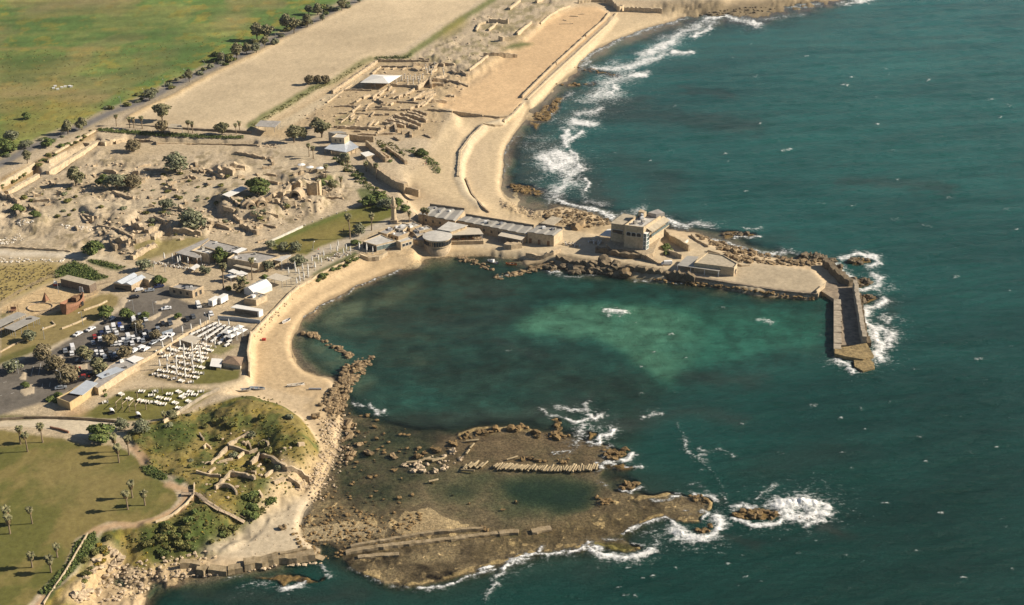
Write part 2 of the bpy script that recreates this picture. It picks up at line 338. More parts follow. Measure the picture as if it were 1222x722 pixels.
paint([(366,304),(380,296),(418,282),(440,270),(462,262),(470,267),(440,278),(420,290),(385,304),(350,322),(330,322)], 5, (.37,.33,.26), .8, .3, 1, 11)
paint([(318,337),(345,322),(368,311),(385,303),(424,292),(432,288),(440,296),(424,303),(398,314),(372,330),(345,348)], 5, (.41,.35,.25), .9, .2, 1, 11)
paint([(372,309),(396,300),(420,291),(424,294),(400,304),(378,312)], 5, (.13,.13,.04), .7, .6, 1)
CARPARK = [(-200,540),(-200,460),(0,437),(17,433),(42,422),(61,418),(83,405),(111,389),(133,378),(149,366),(145,359),(155,350),(172,346),(202,340),(204,352),(226,362),(251,369),(249,382),(215,398),(196,410),(160,424),(130,436),(112,452),(75,470),(60,478),(30,486),(0,496)]
k = mask(CARPARK, 4.6, 0, 1); hgt(k, 4.6); cn = fbm(GX / 10, GY / 10, 99, 4)[..., None]
CC = CC * (1 - k[..., None]) + np.array((0.14, 0.125, 0.105)) * (.75 + .5 * cn) * k[..., None]; ID[k > .5] = 6
for pts in ([(23,452),(30,440),(32,441),(31,453),(27,454)], [(24,468),(25,460),(41,459),(41,469),(30,473)], [(78,437),(105,434),(104,442),(80,441)], [(170,382),(193,372),(192,376),(182,383)], [(188,384),(205,375),(217,378),(218,387),(207,392),(195,388)],
            [(184,360),(204,356),(200,361),(187,364)], [(143,357),(152,352),(156,354),(150,362),(147,368),(142,364)], [(62,430),(72,424),(76,427),(68,434)]):
    k = mask(pts, 4.7, .1, 0); hgt(k, 4.85); col(k, (.46,.38,.27)); ID[k > .5] = 11
paint([(170,446),(190,438),(235,426),(252,420),(262,440),(288,441),(286,452),(262,458),(225,459),(195,458)], 4.6, (.23,.18,.10), .9, .5, 1, 7)
paint([(232,436),(250,428),(262,440),(287,441),(285,452),(262,458),(228,459)], 4.6, (.13,.125,.035), .95, .8, 1)
paint([(224,402),(250,385),(302,391),(298,410),(262,412),(240,409)], 4.6, (.16,.135,.105), .85, .3, 1)
k = mask(line_poly([(664,311),(690,317),(715,320),(742,324),(770,327),(800,332)], 16), 0, 4, 1); col(k, (.13,.105,.07), .9)  # shade at the castle cliff foot painted as dark rock colour
paint([(240,416),(262,410),(285,412),(262,424),(252,422)], 4.6, (.15,.15,.045), .8, .8, 1)
paint([(128,476),(150,466),(190,463),(230,464),(258,467),(240,479),(215,493),(195,504),(160,503),(100,502),(70,500),(110,488)], 4.6, (.13,.125,.035), 1, .5, 1, 7)
paint([(160,482),(200,478),(215,484),(190,494),(150,490)], 4.6, (.19,.165,.05), .6, 2, 4)
paint([(130,473),(158,459),(196,459),(225,462),(262,462),(297,455),(298,448),(285,453),(262,459),(225,460),(170,452),(150,456),(128,470)], 4.6, (.46,.375,.25), .95, .3, 1, 10)
paint([(60,498),(85,486),(110,486),(98,498)], 4.6, (.42,.29,.165), .9, 1, 2)
paint([(-60,500),(30,498),(70,497),(140,500),(145,515),(150,528),(130,530),(100,528),(70,520),(40,514),(-60,512)], 5, (.50,.43,.315), .95, .6, 1, 10)
paint([(-60,497),(20,494),(50,496),(40,500),(-60,504)], 5, (.11,.11,.04), .8, 1, 1)
# the lower left lawn, its path and the scrub hill
LAWN = [(-200,512),(0,512),(50,520),(75,523),(97,530),(130,531),(150,536),(166,548),(170,560),(188,571),(207,582),(213,595),(203,608),(181,619),(158,625),(128,623),(109,634),(90,644),(81,666),(75,680),(53,700),(30,726),(-60,820),(-300,820)]
k = mask([(-300,500),(160,505),(240,490),(300,474),(345,486),(366,512),(370,540),(345,572),(300,600),(250,625),(180,640),(140,640),(118,665),(95,700),(70,740),(0,850),(-300,850)], 7, 0, 4); hgt(k, 7.2)
HILL = [(150,520),(175,506),(215,496),(245,482),(300,466),(330,474),(362,494),(380,520),(384,545),(362,576),(330,604),(296,632),(270,646),(215,660),(170,668),(140,655),(115,692),(98,726),(40,800),(0,820),(50,724),(90,688),(125,638),(165,630),(215,612),(230,590),(222,578),(180,562)]
k = mask(HILL, 6, 1.5, 1); hn = fbm(GX / 7, GY / 9, 103, 5); h2 = fbm(GX / 3.5, GY / 5, 107, 4)
sc = np.array((.095, .108, .032)) * (1 - sstep(.38, .55, hn))[..., None] + np.array((.205, .165, .058)) * sstep(.38, .55, hn)[..., None]
sc = sc * (1 - sstep(.55, .66, h2)[..., None] * .4) + np.array((.25, .19, .03)) * sstep(.55, .66, h2)[..., None] * .4
sc = sc * (.75 + .5 * fbm(GX / 2.5, GY / 3, 108, 4))[..., None]
CC = CC * (1 - k[..., None]) + sc * k[..., None]; ID[k > .5] = 13
HT = HT + k * ((fbm(GX / 13, GY / 13, 109, 5) - .5) * 4.5 + (fbm(GX / 3, GY / 4, 110, 3) - .5) * 1.0)
for pts, dz in (([(255,496),(290,488),(330,492),(325,510),(290,516),(262,512)], 2.5), ([(330,500),(365,510),(372,540),(340,560),(320,530)], 2.0), ([(240,515),(300,510),(330,530),(320,556),(280,560),(245,545)], -2.0), ([(160,520),(215,505),(225,530),(190,560)], .8)):
    HT = HT + mask(pts, 6, 2, 7) * dz
k = mask(LAWN, 7.2, .6, 1); ln = fbm(GX / 16, GY / 22, 113, 5)[..., None]
CC = CC * (1 - k[..., None]) + (np.array((.115, .115, .032)) * (1 - sstep(.4, .6, ln)) + np.array((.19, .155, .055)) * sstep(.4, .6, ln)) * k[..., None]
hgt(k, 7.2); ID[k > .5] = 7
paint([(20,555),(120,540),(160,560),(190,590),(150,612),(60,600)], 7.2, (.20,.165,.065), .5, 4, 8)
for pts, w in (([(158,533),(168,543),(175,556),(180,566)], 12), ([(198,577),(212,582),(226,586),(226,595),(214,608),(188,620),(162,627),(139,626),(117,632),(105,640)], 14), ([(105,640),(90,662),(80,680),(60,702),(42,726),(20,760)], 7)):
    k = mask(line_poly(pts, w), 7.2, .7, 1); col(k, (.42,.285,.165), .9); ID[k > .5] = 10
paint([(113,634),(90,646),(81,672),(45,708),(58,712),(90,680),(117,646)], 7.2, (.045,.075,.022), .95, .7, 1)
paint([(168,556),(180,555),(198,566),(202,573),(188,573),(174,567)], 7.2, (.05,.085,.024), 1, .6, 1); paint([(204,572),(216,570),(224,575),(214,579)], 7.2, (.05,.085,.024), 1, .6, 1)
for pts in ([(165,642),(215,622),(250,612),(285,632),(270,644),(215,658),(180,664)], [(285,598),(305,588),(322,602),(296,628),(280,620)], [(180,520),(230,505),(240,520),(220,545),(185,548)], [(100,660),(130,640),(140,650),(118,680),(95,695)]):
    paint(pts, 5, (.055,.08,.02), .8, 2.5, 2)
# cliffs and stony shore
for pts, z in (([(130,652),(150,660),(146,682),(128,706),(95,726),(70,726),(100,692),(110,672)], 4), ([(378,500),(396,500),(402,540),(392,565),(370,590),(345,585),(365,560),(384,540)], 1.5), ([(120,700),(200,670),(260,665),(225,690),(190,700),(160,725),(100,726)], 1.5), ([(384,470),(408,466),(412,500),(395,505),(378,494),(360,486)], 1.5)):
    k = mask(pts, z, 2, 2); col(k, (.43,.325,.19), .9); RG += k * 1.2
paint([(235,662),(290,632),(330,600),(370,590),(372,600),(352,630),(362,646),(375,655),(300,668)], 1.2, (.47,.395,.28), .95, 1, 2, 1)
paint([(350,637),(372,627),(410,622),(440,625),(470,634),(420,642),(380,648)], .3, (.31,.255,.165), .8, 1.5, 2)
k = mask([(350,637),(372,626),(410,620),(440,622),(470,634),(420,642),(380,648)], .3, 1.5, 2); hgt(k, .12)
paint([(338,560),(350,568),(372,575),(372,590),(350,600),(325,612),(300,622),(320,598)], 1.5, (.47,.37,.235), .8, 2, 2)
paint([(372,331),(398,317),(425,304),(429,311),(398,327),(378,338)], 3, (.06,.085,.025), .95, .8, 1)
paint([(300,402),(346,354),(374,337),(430,311),(492,306),(512,310),(470,322),(400,357),(360,388),(352,410),(356,436),(394,452),(384,478),(340,470),(300,458)], 1, (.47,.35,.205), .8, .8, 1)
paint([(490,303),(525,299),(560,298),(600,301),(628,312),(600,302),(560,303),(520,305),(495,312)], 1, (.48,.365,.215), .8, .6, 1)
# unevenness
RG0 = RG.copy()
HT = blur(HT, 1) * (1 - m_reef) + HT * m_reef
rug = fbm(GX / 7, GY / 9, 121, 6) - .5
rid = 1 - np.abs(fbm(GX / 14, GY / 18, 127, 5) * 2 - 1)
RGc = np.clip(RG, 0, 1.3) * (.25 + .75 * sstep(.42, .60, fbm(GX / 26, GY / 34, 129, 3)))
HT = HT + blur(RGc, 2) * (rug * 5.0 + (rid - .82) * 2.6)
HT = HT + sstep(.2, 1, HT) * (fbm(GX / 3, GY / 3, 131, 3) - .5) * .25
CC = CC * (0.88 + .24 * fbm(GX / 4, GY / 5, 137, 4))[..., None]
# wet sand along the water
wet = (1 - sstep(.25, .75, HT + (fbm(GX / 6, GY / 6, 141, 3) - .5) * .3)) * (HT > -.6)
CC = CC * (1 - .38 * wet * (LAND > .3) * (1 - m_reef))[..., None]

def HZ(X, Y):
    u, v = uv_of(X, Y)
    i = min(max((u - U0) / ST, 0), NU - 1.001); j = min(max((v - V0) / ST, 0), NV - 1.001)
    a, b = int(i), int(j); fx, fy = i - a, j - b
    return (HT[b, a] * (1 - fx) + HT[b, a + 1] * fx) * (1 - fy) + (HT[b + 1, a] * (1 - fx) + HT[b + 1, a + 1] * fx) * fy

def G(px, py, dz=0.0):
    """the spot of ground that the photograph shows at (px, py)"""
    z = 3.0
    for _ in range(10):
        p = P(px, py, z); z = .4 * z + .6 * max(HZ(p.x, p.y), 0.0 if dz == 0 else -9)
    return Vector((p.x, p.y, HZ(p.x, p.y) + dz))

def rugged(px, py):
    p = P(px, py, 5.5); u, v = uv_of(p.x, p.y); return RG0[min(NV - 1, max(0, int((v - V0) / ST))), min(NU - 1, max(0, int((u - U0) / ST)))]
# ------------------------------------------------------------------ materials
class NT:
    def __init__(s, name):
        s.m = bpy.data.materials.new(name); s.m.use_nodes = True
        s.t = s.m.node_tree; s.b = s.t.nodes["Principled BSDF"]
        s.out = s.t.nodes["Material Output"]
    def n(s, k, **kw):
        x = s.t.nodes.new(k)
        for a, v in kw.items():
            if a.startswith('i_'): x.inputs[a[2:].replace('_', ' ')].default_value = v
            else: setattr(x, a, v)
        return x
    def l(s, a, b): s.t.links.new(a, b)
    def noise(s, scale, detail=4, rough=.6, space='Object', stretch=None):
        tc = s.n("ShaderNodeTexCoord"); o = tc.outputs[space]
        if stretch:
            mp = s.n("ShaderNodeMapping"); mp.inputs['Scale'].default_value = stretch; s.l(o, mp.inputs[0]); o = mp.outputs[0]
        x = s.n("ShaderNodeTexNoise"); x.inputs['Scale'].default_value = scale; x.inputs['Detail'].default_value = detail; x.inputs['Roughness'].default_value = rough
        s.l(o, x.inputs['Vector']); return x.outputs['Fac']
    def ramp(s, fac, stops):
        r = s.n("ShaderNodeValToRGB"); e = r.color_ramp.elements
        while len(e) < len(stops): e.new(.5)
        for k, (p, c) in enumerate(stops):
            e[k].position = p; e[k].color = (*c, 1) if len(c) == 3 else c
        s.l(fac, r.inputs[0]); return r.outputs[0]
    def math(s, op, a, b=None):
        x = s.n("ShaderNodeMath", operation=op)
        for k, v in enumerate((a, b)):
            if v is None: continue
            if isinstance(v, (int, float)): x.inputs[k].default_value = v
            else: s.l(v, x.inputs[k])
        return x.outputs[0]
    def mix(s, fac, a, b, mode='MIX'):
        x = s.n("ShaderNodeMix", data_type='RGBA', blend_type=mode)
        if isinstance(fac, (int, float)): x.inputs[0].default_value = fac
        else: s.l(fac, x.inputs[0])
        for k, v in ((6, a), (7, b)):
            if isinstance(v, tuple): x.inputs[k].default_value = (*v, 1)
            else: s.l(v, x.inputs[k])
        return x.outputs[2]
    def bump(s, h, strength, dist):
        x = s.n("ShaderNodeBump"); x.inputs['Strength'].default_value = strength; x.inputs['Distance'].default_value = dist
        s.l(h, x.inputs['Height']); s.l(x.outputs[0], s.b.inputs['Normal'])

MATS = {}
def mat(name, c, var=.25, scale=1.2, rough=.85, bump=0, bdist=.05, c2=None, metallic=0, rnd=0.0, spec=.3, thr=(.35, .65)):
    """a surface of one colour broken up by weathering"""
    if name in MATS: return MATS[name]
    t = NT(name)
    f = t.noise(scale, 5, .62)
    d = c2 if c2 else tuple(x * (1 - var) for x in c); u = c if c2 else tuple(min(1, x * (1 + var)) for x in c)
    k = t.ramp(f, ((thr[0], d), (thr[1], u)))
    g = t.noise(scale * 7, 3, .6)
    k = t.mix(.35, k, t.ramp(g, ((.3, (.55, .55, .55)), (.7, (1.0, 1.0, 1.0)))), 'MULTIPLY')
    if rnd:
        oi = t.n("ShaderNodeObjectInfo"); hv = t.n("ShaderNodeHueSaturation")
        t.l(t.math('ADD', t.math('MULTIPLY', oi.outputs['Random'], rnd * 2), 1 - rnd), hv.inputs['Value'])
        t.l(k, hv.inputs['Color']); k = hv.outputs[0]
    t.l(k, t.b.inputs['Base Color'])
    t.b.inputs['Roughness'].default_value = rough; t.b.inputs['Metallic'].default_value = metallic; t.b.inputs['Specular IOR Level'].default_value = spec
    if bump: t.bump(f, bump, bdist)
    MATS[name] = t.m
    return t.m

def ground_material(name, mf, mg, bmp, pits=0):
    t = NT(name)
    a = t.n("ShaderNodeVertexColor", layer_name="tint")
    f = t.noise(.55, 6, .68); g = t.noise(2.3, 4, .6)
    k = t.mix(mf, a.outputs[0], t.ramp(f, ((.28, (.55, .53, .50)), (.72, (1.32, 1.32, 1.30)))), 'MULTIPLY')
    k = t.mix(mg, k, t.ramp(g, ((.3, (.62, .60, .56)), (.68, (1.22, 1.22, 1.2)))), 'MULTIPLY')
    if pits:
        n = t.noise(1.05, 6, .75); k = t.mix(pits, k, t.ramp(n, ((.38, (.30, .28, .24)), (.52, (1, 1, 1)), (.66, (1.75, 1.6, 1.4)))), 'MULTIPLY'); f = t.math('ADD', f, n)
    t.l(k, t.b.inputs['Base Color']); t.b.inputs['Roughness'].default_value = .95; t.b.inputs['Specular IOR Level'].default_value = .12
    t.bump(t.math('ADD', f, t.math('MULTIPLY', g, .4)),   bmp, .35)
    return t.m

# ------------------------------------------------------------------ ground meshes
def mesh_np(name, co, quads, attrs=()):
    me = bpy.data.meshes.new(name)
    used, inv = np.unique(quads.ravel(), return_inverse=True)
    co = co[used]; q = inv.reshape(quads.shape); n, k = q.shape
    me.vertices.add(len(co)); me.vertices.foreach_set("co", co.astype(np.float32).ravel())
    me.loops.add(n * k); me.loops.foreach_set("vertex_index", q.astype(np.int32).ravel())
    me.polygons.add(n); me.polygons.foreach_set("loop_start", np.arange(0, n * k, k, dtype=np.int32))
    me.polygons.foreach_set("use_smooth", np.ones(n, bool))
    for nm, typ, arr in attrs:
        at = me.attributes.new(nm, typ, 'POINT'); v = arr[used]
        if typ == 'FLOAT_COLOR':
            v = np.concatenate([v, np.ones((len(v), 1))], 1); at.data.foreach_set("color", v.astype(np.float32).ravel())
        else: at.data.foreach_set("value", v.astype(np.float32).ravel())
    me.update(calc_edges=True)
    o = bpy.data.objects.new(name, me); COL.objects.link(o)
    return o

VI = np.arange(NU * NV).reshape(NV, NU)
QUADS = np.stack([VI[1:, :-1], VI[1:, 1:], VI[:-1, 1:], VI[:-1, :-1]], -1).reshape(-1, 4)
CO = np.stack([GX, GY, HT], -1).reshape(-1, 3)
CCc = np.clip(CC, .004, .9).reshape(-1, 3)
qid = ID[:-1, :-1].ravel()
hmax = np.maximum.reduce([HT[:-1, :-1], HT[1:, :-1], HT[1:, 1:], HT[:-1, 1:]]).ravel()
EARTH = ground_material('earth', .5, .3, .16); STONY = ground_material('stony_earth', .65, .45, .4, .25); REEFM = ground_material('wet_reef', .7, .5, .8, .6)
GN = {0: 'ground', 1: 'beach', 2: 'meadow', 3: 'sand_field', 4: 'arena_floor', 5: 'road', 6: 'car_park', 7: 'lawn', 8: 'reef', 9: 'seabed', 10: 'path', 11: 'pavement', 12: 'quay_paving', 13: 'hillside'}
for k, nm in GN.items():
    s = (qid == k) & (hmax > -5.5)
    if not s.any(): continue
    o = mesh_np(nm, CO, QUADS[s], (("tint", 'FLOAT_COLOR', CCc),))
    o.data.materials.append({0: STONY, 8: REEFM, 9: REEFM, 13: STONY}.get(k, EARTH)); o['kind'] = 'structure'

# ------------------------------------------------------------------ the sea
def fine_line(pts, w):
    """distance based brush along a line: 1 at the line, 0 at w pixels away"""
    return blob_line(pts, w)

def blob_line(pts, w, warp=2.0, pw=2.0):
    M = np.zeros((NV, NU))
    q = poly_uv(pts, 0)
    pad = w * 3 + 12
    a = max(0, int((min(p[0] for p in q) - pad - U0) / ST)); b = min(NU, int((max(p[0] for p in q) + pad - U0) / ST) + 1)
    c = max(0, int((min(p[1] for p in q) - pad - V0) / ST)); d = min(NV, int((max(p[1] for p in q) + pad - V0) / ST) + 1)
    if b <= a or d <= c: return M
    sl = (slice(c, d), slice(a, b))
    x = GU[sl] + WU[sl] * warp * 2; y = GV[sl] + WV[sl] * warp
    best = np.full(x.shape, 1e9)
    if len(q) == 1: q = q * 2
    for (x0, y0), (x1, y1) in zip(q[:-1], q[1:]):
        dx, dy = x1 - x0, (y1 - y0)
        L = dx * dx + dy * dy + 1e-6
        t = np.clip(((x - x0) * dx + (y - y0) * dy) / L, 0, 1)
        dd = np.hypot(x - x0 - t * dx, (y - y0 - t * dy) * 1.7)
        best = np.minimum(best, dd)
    M[sl] = np.exp(-(best / w) ** pw)
    return M

DEPTH = -HT
OP = sstep(0.05, 2.6, DEPTH + (fbm(GX / 9, GY / 9, 151, 4) - .5) * 1.0)
OP = OP * sstep(.02, .5, DEPTH)
# colour of the water body: open sea, greener shallows, dark weed and rock below
gl = sstep(0.0, 1.0, (GV - 20) / 620)[..., None]
WC = np.array((.0150, .082, .073)) * (1 - gl) + np.array((.0058, .036, .029)) * gl
WC = WC * (.82 + .36 * fbm(GX / 70, GY / 70, 161, 4))[..., None]
def wput(k, c):
    global WC
    k = k[..., None]; WC = WC * (1 - k) + np.array(c) * k
BAY = [(349,405),(380,366),(454,330),(520,306),(600,310),(660,328),(800,338),(980,358),(995,420),(900,450),(790,470),(760,520),(740,560),(640,520),(520,530),(440,500),(415,480),(440,425)]
fine = fbm(GX / 6, GY / 7, 155, 6)
wput(mask(BAY, 0, 10, 9) * .9, (.0135, .037, .027))
wput(mask([(640,330),(800,338),(985,358),(1000,430),(900,480),(780,470),(700,420),(600,380)], 0, 12, 12) * .65, (.0115, .060, .048))
wput(mask([(450,465),(520,455),(620,465),(640,500),(560,505),(480,500)], 0, 14, 7) * .55, (.014, .062, .047))
wput(mask([(470,335),(530,315),(600,330),(640,350),(560,350),(500,352)], 0, 12, 6) * .5, (.021, .058, .045))
wput(mask(BAY, 0, 10, 5) * sstep(.48, .58, fbm(GX / 17, GY / 20, 165, 6)) * .35, (.0155, .024, .016))
for pts, a in (([(366,382),(385,366),(411,356),(436,357),(430,378),(402,386),(376,388)], .9), ([(445,358),(470,342),(489,337),(504,342),(466,364),(440,368)], .75), ([(388,388),(420,392),(458,398),(516,402),(514,405),(456,402),(400,394)], .6), ([(493,428),(512,430),(514,436),(498,433)], .6), ([(416,458),(440,448),(452,455),(430,470),(416,472)], .6), ([(352,410),(366,400),(392,412),(420,430),(412,440),(380,446),(362,440)], .75), ([(360,392),(376,372),(430,344),(456,333),(500,314),(540,308),(560,312),(480,332),(430,352),(390,372)], .5)):
    wput(mask(pts, 0, 6, 2) * a * (1 - .5 * sstep(.47, .6, fine)), (.080, .112, .070))
tp = sstep(.36, .50, fbm(GX / 26, GY / 16, 157, 7))
wput(mask([(606,388),(640,374),(690,362),(745,362),(800,368),(850,372),(930,374),(985,388),(980,410),(900,424),(840,436),(815,452),(796,462),(770,440),(735,414),(690,400),(640,398)], 0, 12, 4) * (.62 + .1 * tp), (.020, .098, .066))
wput(mask([(608,388),(650,371),(720,362),(770,366),(830,378),(856,398),(825,432),(808,452),(792,452),(765,436),(735,413),(690,399),(640,397)], 0, 12, 2) * (1 - sstep(770, 870, GU)) * (.55 + .25 * tp), (.050, .135, .086))
wput(mask([(690,70),(760,45),(820,40),(790,75),(740,95),(700,90)], 0, 10, 6) * .6, (.024, .11, .105))
wput(mask([(860,110),(1222,60),(1260,230),(1000,230),(900,180)], 0, 14, 22) * .35, (.022, .105, .090))
for pts, w, a in (([(640,170),(690,200),(720,240)], 22, .75), ([(660,140),(720,130),(760,120)], 16, .6), ([(720,135),(800,140),(900,150)], 20, .55), ([(620,180),(640,230),(700,245)], 16, .7), ([(700,110),(640,120)], 12, .6), ([(740,190),(800,210),(780,250)], 24, .45),
                  ([(820,108),(870,112)], 7, .5), ([(470,380),(560,390),(610,370)], 22, .3), ([(560,350),(600,345)], 12, .5), ([(600,410),(640,425)], 10, .4), ([(480,505),(600,500),(700,480)], 16, .6), ([(1000,215),(1130,225)], 12, .5), ([(880,290),(940,285)], 14, .3),
                  ([(750,505),(830,490),(880,500)], 16, .5), ([(780,600),(700,690)], 20, .25), ([(900,560),(1000,540)], 26, .25), ([(985,628),(1010,638)], 9, .8), ([(230,705),(330,715),(420,710)], 18, .6), ([(860,640),(900,650)], 10, .5), ([(720,500),(745,510)], 12, .6), ([(820,450),(900,455)], 14, .5), ([(770,590),(860,600)], 10, .6), ([(640,520),(680,540)], 14, .5), ([(1000,345),(1060,360),(1055,420)], 10, .4)):
    wput(blob_line(pts, w, 8) * a, (.026, .036, .030))
wput(sstep(.05, .55, blur(mask(REEF, 0, 4, 1), 24)) * .75, (.022, .038, .026))
WC = WC * (1 + (harb0 := blur(mask(BAY, 0, 0, 1), 8))[..., None] * ((fine - .5) * 1.2)[..., None])
ca, sa = math.cos(.12), math.sin(.12); RX = GX * ca + GY * sa; RY = GY * ca - GX * sa
WC = WC * (.66 + .68 * fbm(RX / 60, RY / 11, 159, 5))[..., None] * (.8 + .4 * fbm(RX / 130, RY / 90, 163, 3))[..., None]  # wind streaks and swell sheen painted into the water colour as stretched noise
# foam
FO = np.zeros((NV, NU))
def foam(pts, w, a, warp=2.4):
    global FO
    FO = np.maximum(FO, blob_line(pts, w * 1.9 + .5, warp * 1.8, 1.25) * a)
FOAM = [
 ([(760,72),(775,64),(800,58)],4,.6),([(716,92),(735,88),(752,86)],4,.5),([(700,100),(725,98)],4,.5),([(690,120),(712,122)],5,.5),([(672,146),(690,160)],5,.5),([(655,180),(645,200)],7,.45),([(640,226),(660,240)],6,.5),([(700,240),(720,246)],4,.6),([(690,206),(700,235)],4,.45),([(820,34),(836,28),(850,26)],4,.7),([(786,46),(806,40)],5,.6),([(940,10),(975,6)],4,.7),([(905,24),(940,20)],3,.6),([(750,262),(790,262)],4,.6),
 ([(1003,6),(1020,3),(1045,-2)],2.5,.9),([(845,22),(865,20),(885,24),(905,30)],4,.95),([(870,26),(900,22),(960,18)],3,.5),([(839,31),(816,38),(799,50),(776,61),(768,66)],6,.8),([(799,50),(776,62)],5,.95),([(851,33),(829,43)],2.2,1),([(803,63),(812,65),(826,64)],2.6,1),
 ([(706,80),(729,83),(749,81),(766,73),(790,66)],4.5,.85),([(753,91),(766,90)],3,1),([(739,93),(722,103),(710,116),(733,113)],9,.72),([(738,103),(730,110)],2.4,1),([(735,75),(750,95)],7,.55),([(686,136),(703,133),(716,130)],4,.75),([(681,146),(706,148)],4.5,.95),([(676,113),(656,136)],4,.6),
 ([(675,156),(671,171),(694,159)],3,.9),([(671,171),(676,174)],2.4,1),([(650,189),(660,199),(680,193),(666,183)],8,1),([(660,186),(676,205),(690,200)],6,.8),([(685,179),(688,191)],1.6,1),([(690,198),(694,201)],2,1),([(660,236),(674,218),(684,203)],7,.78),([(655,242),(668,226)],6,.6),([(699,215),(700,228)],1.6,.9),
 ([(668,240),(690,246),(712,251),(728,259)],3.4,.95),([(660,232),(676,214),(684,220)],8,.7),([(728,259),(752,254),(765,250)],4,.6),([(640,213),(660,206)],6,.35),([(612,170),(640,178),(655,165)],8,.35),([(640,150),(660,140)],6,.4),([(616,160),(640,165)],5,.4),
 ([(797,262),(806,270),(834,268),(850,272)],4.5,.75),([(800,264),(812,268)],3,1),([(850,284),(866,290),(885,296),(914,304),(933,302)],2.2,.85),([(930,298),(958,306),(975,304)],2.6,.55),([(876,286),(904,281)],1.6,.8),([(890,273),(905,272)],2,.5),
 ([(997,318),(1016,331)],3.4,.8),([(1000,310),(1020,303),(1046,308),(1049,316),(1036,320)],2.6,.9),([(1040,328),(1052,334),(1046,344)],4,.8),([(1012,340),(1030,347),(1044,342)],3,.9),([(1030,368),(1046,366),(1056,358)],4,.9),([(1031,372),(1036,389),(1046,408),(1052,428)],5,1),([(1044,392),(1062,398),(1058,412)],6,.85),([(1056,380),(1064,384)],4,.6),([(1050,350),(1066,344)],6,.4),([(1066,378),(1078,384)],4,.35),([(998,430),(1010,434),(1018,444)],3.4,.85),
 ([(727,373),(735,372),(746,373)],2.4,1),([(655,326),(664,325)],2,.9),([(664,329),(690,331),(712,328)],2,.6),([(755,335),(790,336),(820,340)],2,.6),([(830,341),(860,345),(890,347)],1.4,.5),([(590,333),(612,328)],1.4,.6),([(906,383),(918,385)],1.8,.7),
 ([(668,485),(683,488),(701,488)],2.6,.75),([(646,488),(656,495),(668,498)],2,.6),([(675,500),(688,505),(702,500)],2.4,.85),([(706,495),(714,499),(724,496)],2.4,.95),([(702,482),(704,490)],2.6,.7),([(686,530),(692,518),(697,508)],6,.62),([(702,527),(710,530),(716,521),(730,519),(731,514)],2.6,1),([(661,541),(672,543),(684,539)],2.2,.75),([(711,553),(718,559),(727,552),(734,556)],3.4,.85),([(734,552),(747,549),(757,541)],2.4,.9),([(744,557),(764,556)],2,.8),([(715,576),(722,582)],3,.5),([(742,586),(754,589),(766,583)],2.6,.8),([(700,512),(728,510)],5,.45),([(716,545),(723,532)],4,.55),
 ([(600,681),(612,670),(626,665),(640,661),(660,663),(680,658),(698,650)],3.4,.95),([(612,672),(622,668)],5,1),([(700,650),(708,658),(720,664),(745,667),(765,664),(780,655)],4,1),([(702,648),(716,655)],5,.9),([(645,657),(648,652)],1.8,.9),([(722,643),(738,647)],2.4,.7),([(742,640),(756,630),(776,623),(797,618)],2.4,.85),([(800,620),(812,630)],3,.9),([(757,632),(776,634),(788,640),(784,652)],7,.38),
 ([(804,632),(818,640),(840,645),(852,638),(862,628),(858,618)],4.6,1),([(806,640),(830,647),(856,644)],5,.6),([(840,620),(846,614),(838,610)],2.4,.8),([(830,590),(850,594),(856,600)],2.4,.85),([(800,594),(812,591)],3,.8),([(780,598),(796,596)],2.4,.7),([(848,588),(866,592),(868,600)],2,.4),([(822,578),(834,577),(846,584)],1.8,.4),
 ([(877,607),(892,603),(905,610)],3.4,.8),([(880,620),(900,627),(926,626),(935,618)],2.8,1),([(932,604),(955,600),(972,605)],9,1.15),([(940,614),(960,618),(985,614)],6,1.0),([(975,600),(989,604),(990,610)],3,.9),([(930,612),(944,610)],5,1),([(905,596),(910,587),(925,578)],1.6,.5),([(960,626),(985,621)],2.6,.9),
 ([(497,703),(510,704),(528,702),(540,697)],2.6,.95),([(545,695),(556,690),(573,685),(588,682)],2.4,.85),([(574,681),(586,678)],2.6,1),([(420,678),(440,690),(460,697),(484,702)],1.4,.6),([(582,716),(588,706),(591,698),(585,692)],2,.6),([(590,690),(600,684)],2,.8),
 ([(268,692),(290,687)],1.6,.6),([(296,699),(318,696)],5,.42),([(336,702),(353,700),(366,695)],3,.9),([(392,690),(392,683),(386,676)],2,.6),([(424,481),(434,484)],2,.7),([(441,482),(448,490)],2.2,.75),([(446,494),(458,490)],2,.8),
 ([(812,524),(824,540),(838,550)],2,.5),([(830,546),(846,540),(836,536)],2.4,.5),([(860,536),(876,545)],2,.5),([(838,552),(858,570),(868,590)],1,.35),([(765,497),(785,494)],2.6,.6),([(806,505),(822,530)],1.2,.3),
 ([(690,76),(710,62),(740,48),(775,36),(820,22)],3,.7),([(692,80),(700,72)],5,.7),([(660,104),(650,122),(630,134)],1.6,.4),([(614,163),(604,180),(602,212)],1.6,.55),
 ([(365,379),(385,365),(430,341),(458,329),(480,321)],1.1,.75),([(752,648),(772,650)],1.4,.7)]
for pts, w, a in FOAM:
    foam(pts, w, a)
    if w >= 3.3: foam([(x - 2, y + 1.5) for x, y in pts], w * 1.9, a * .42, 4)
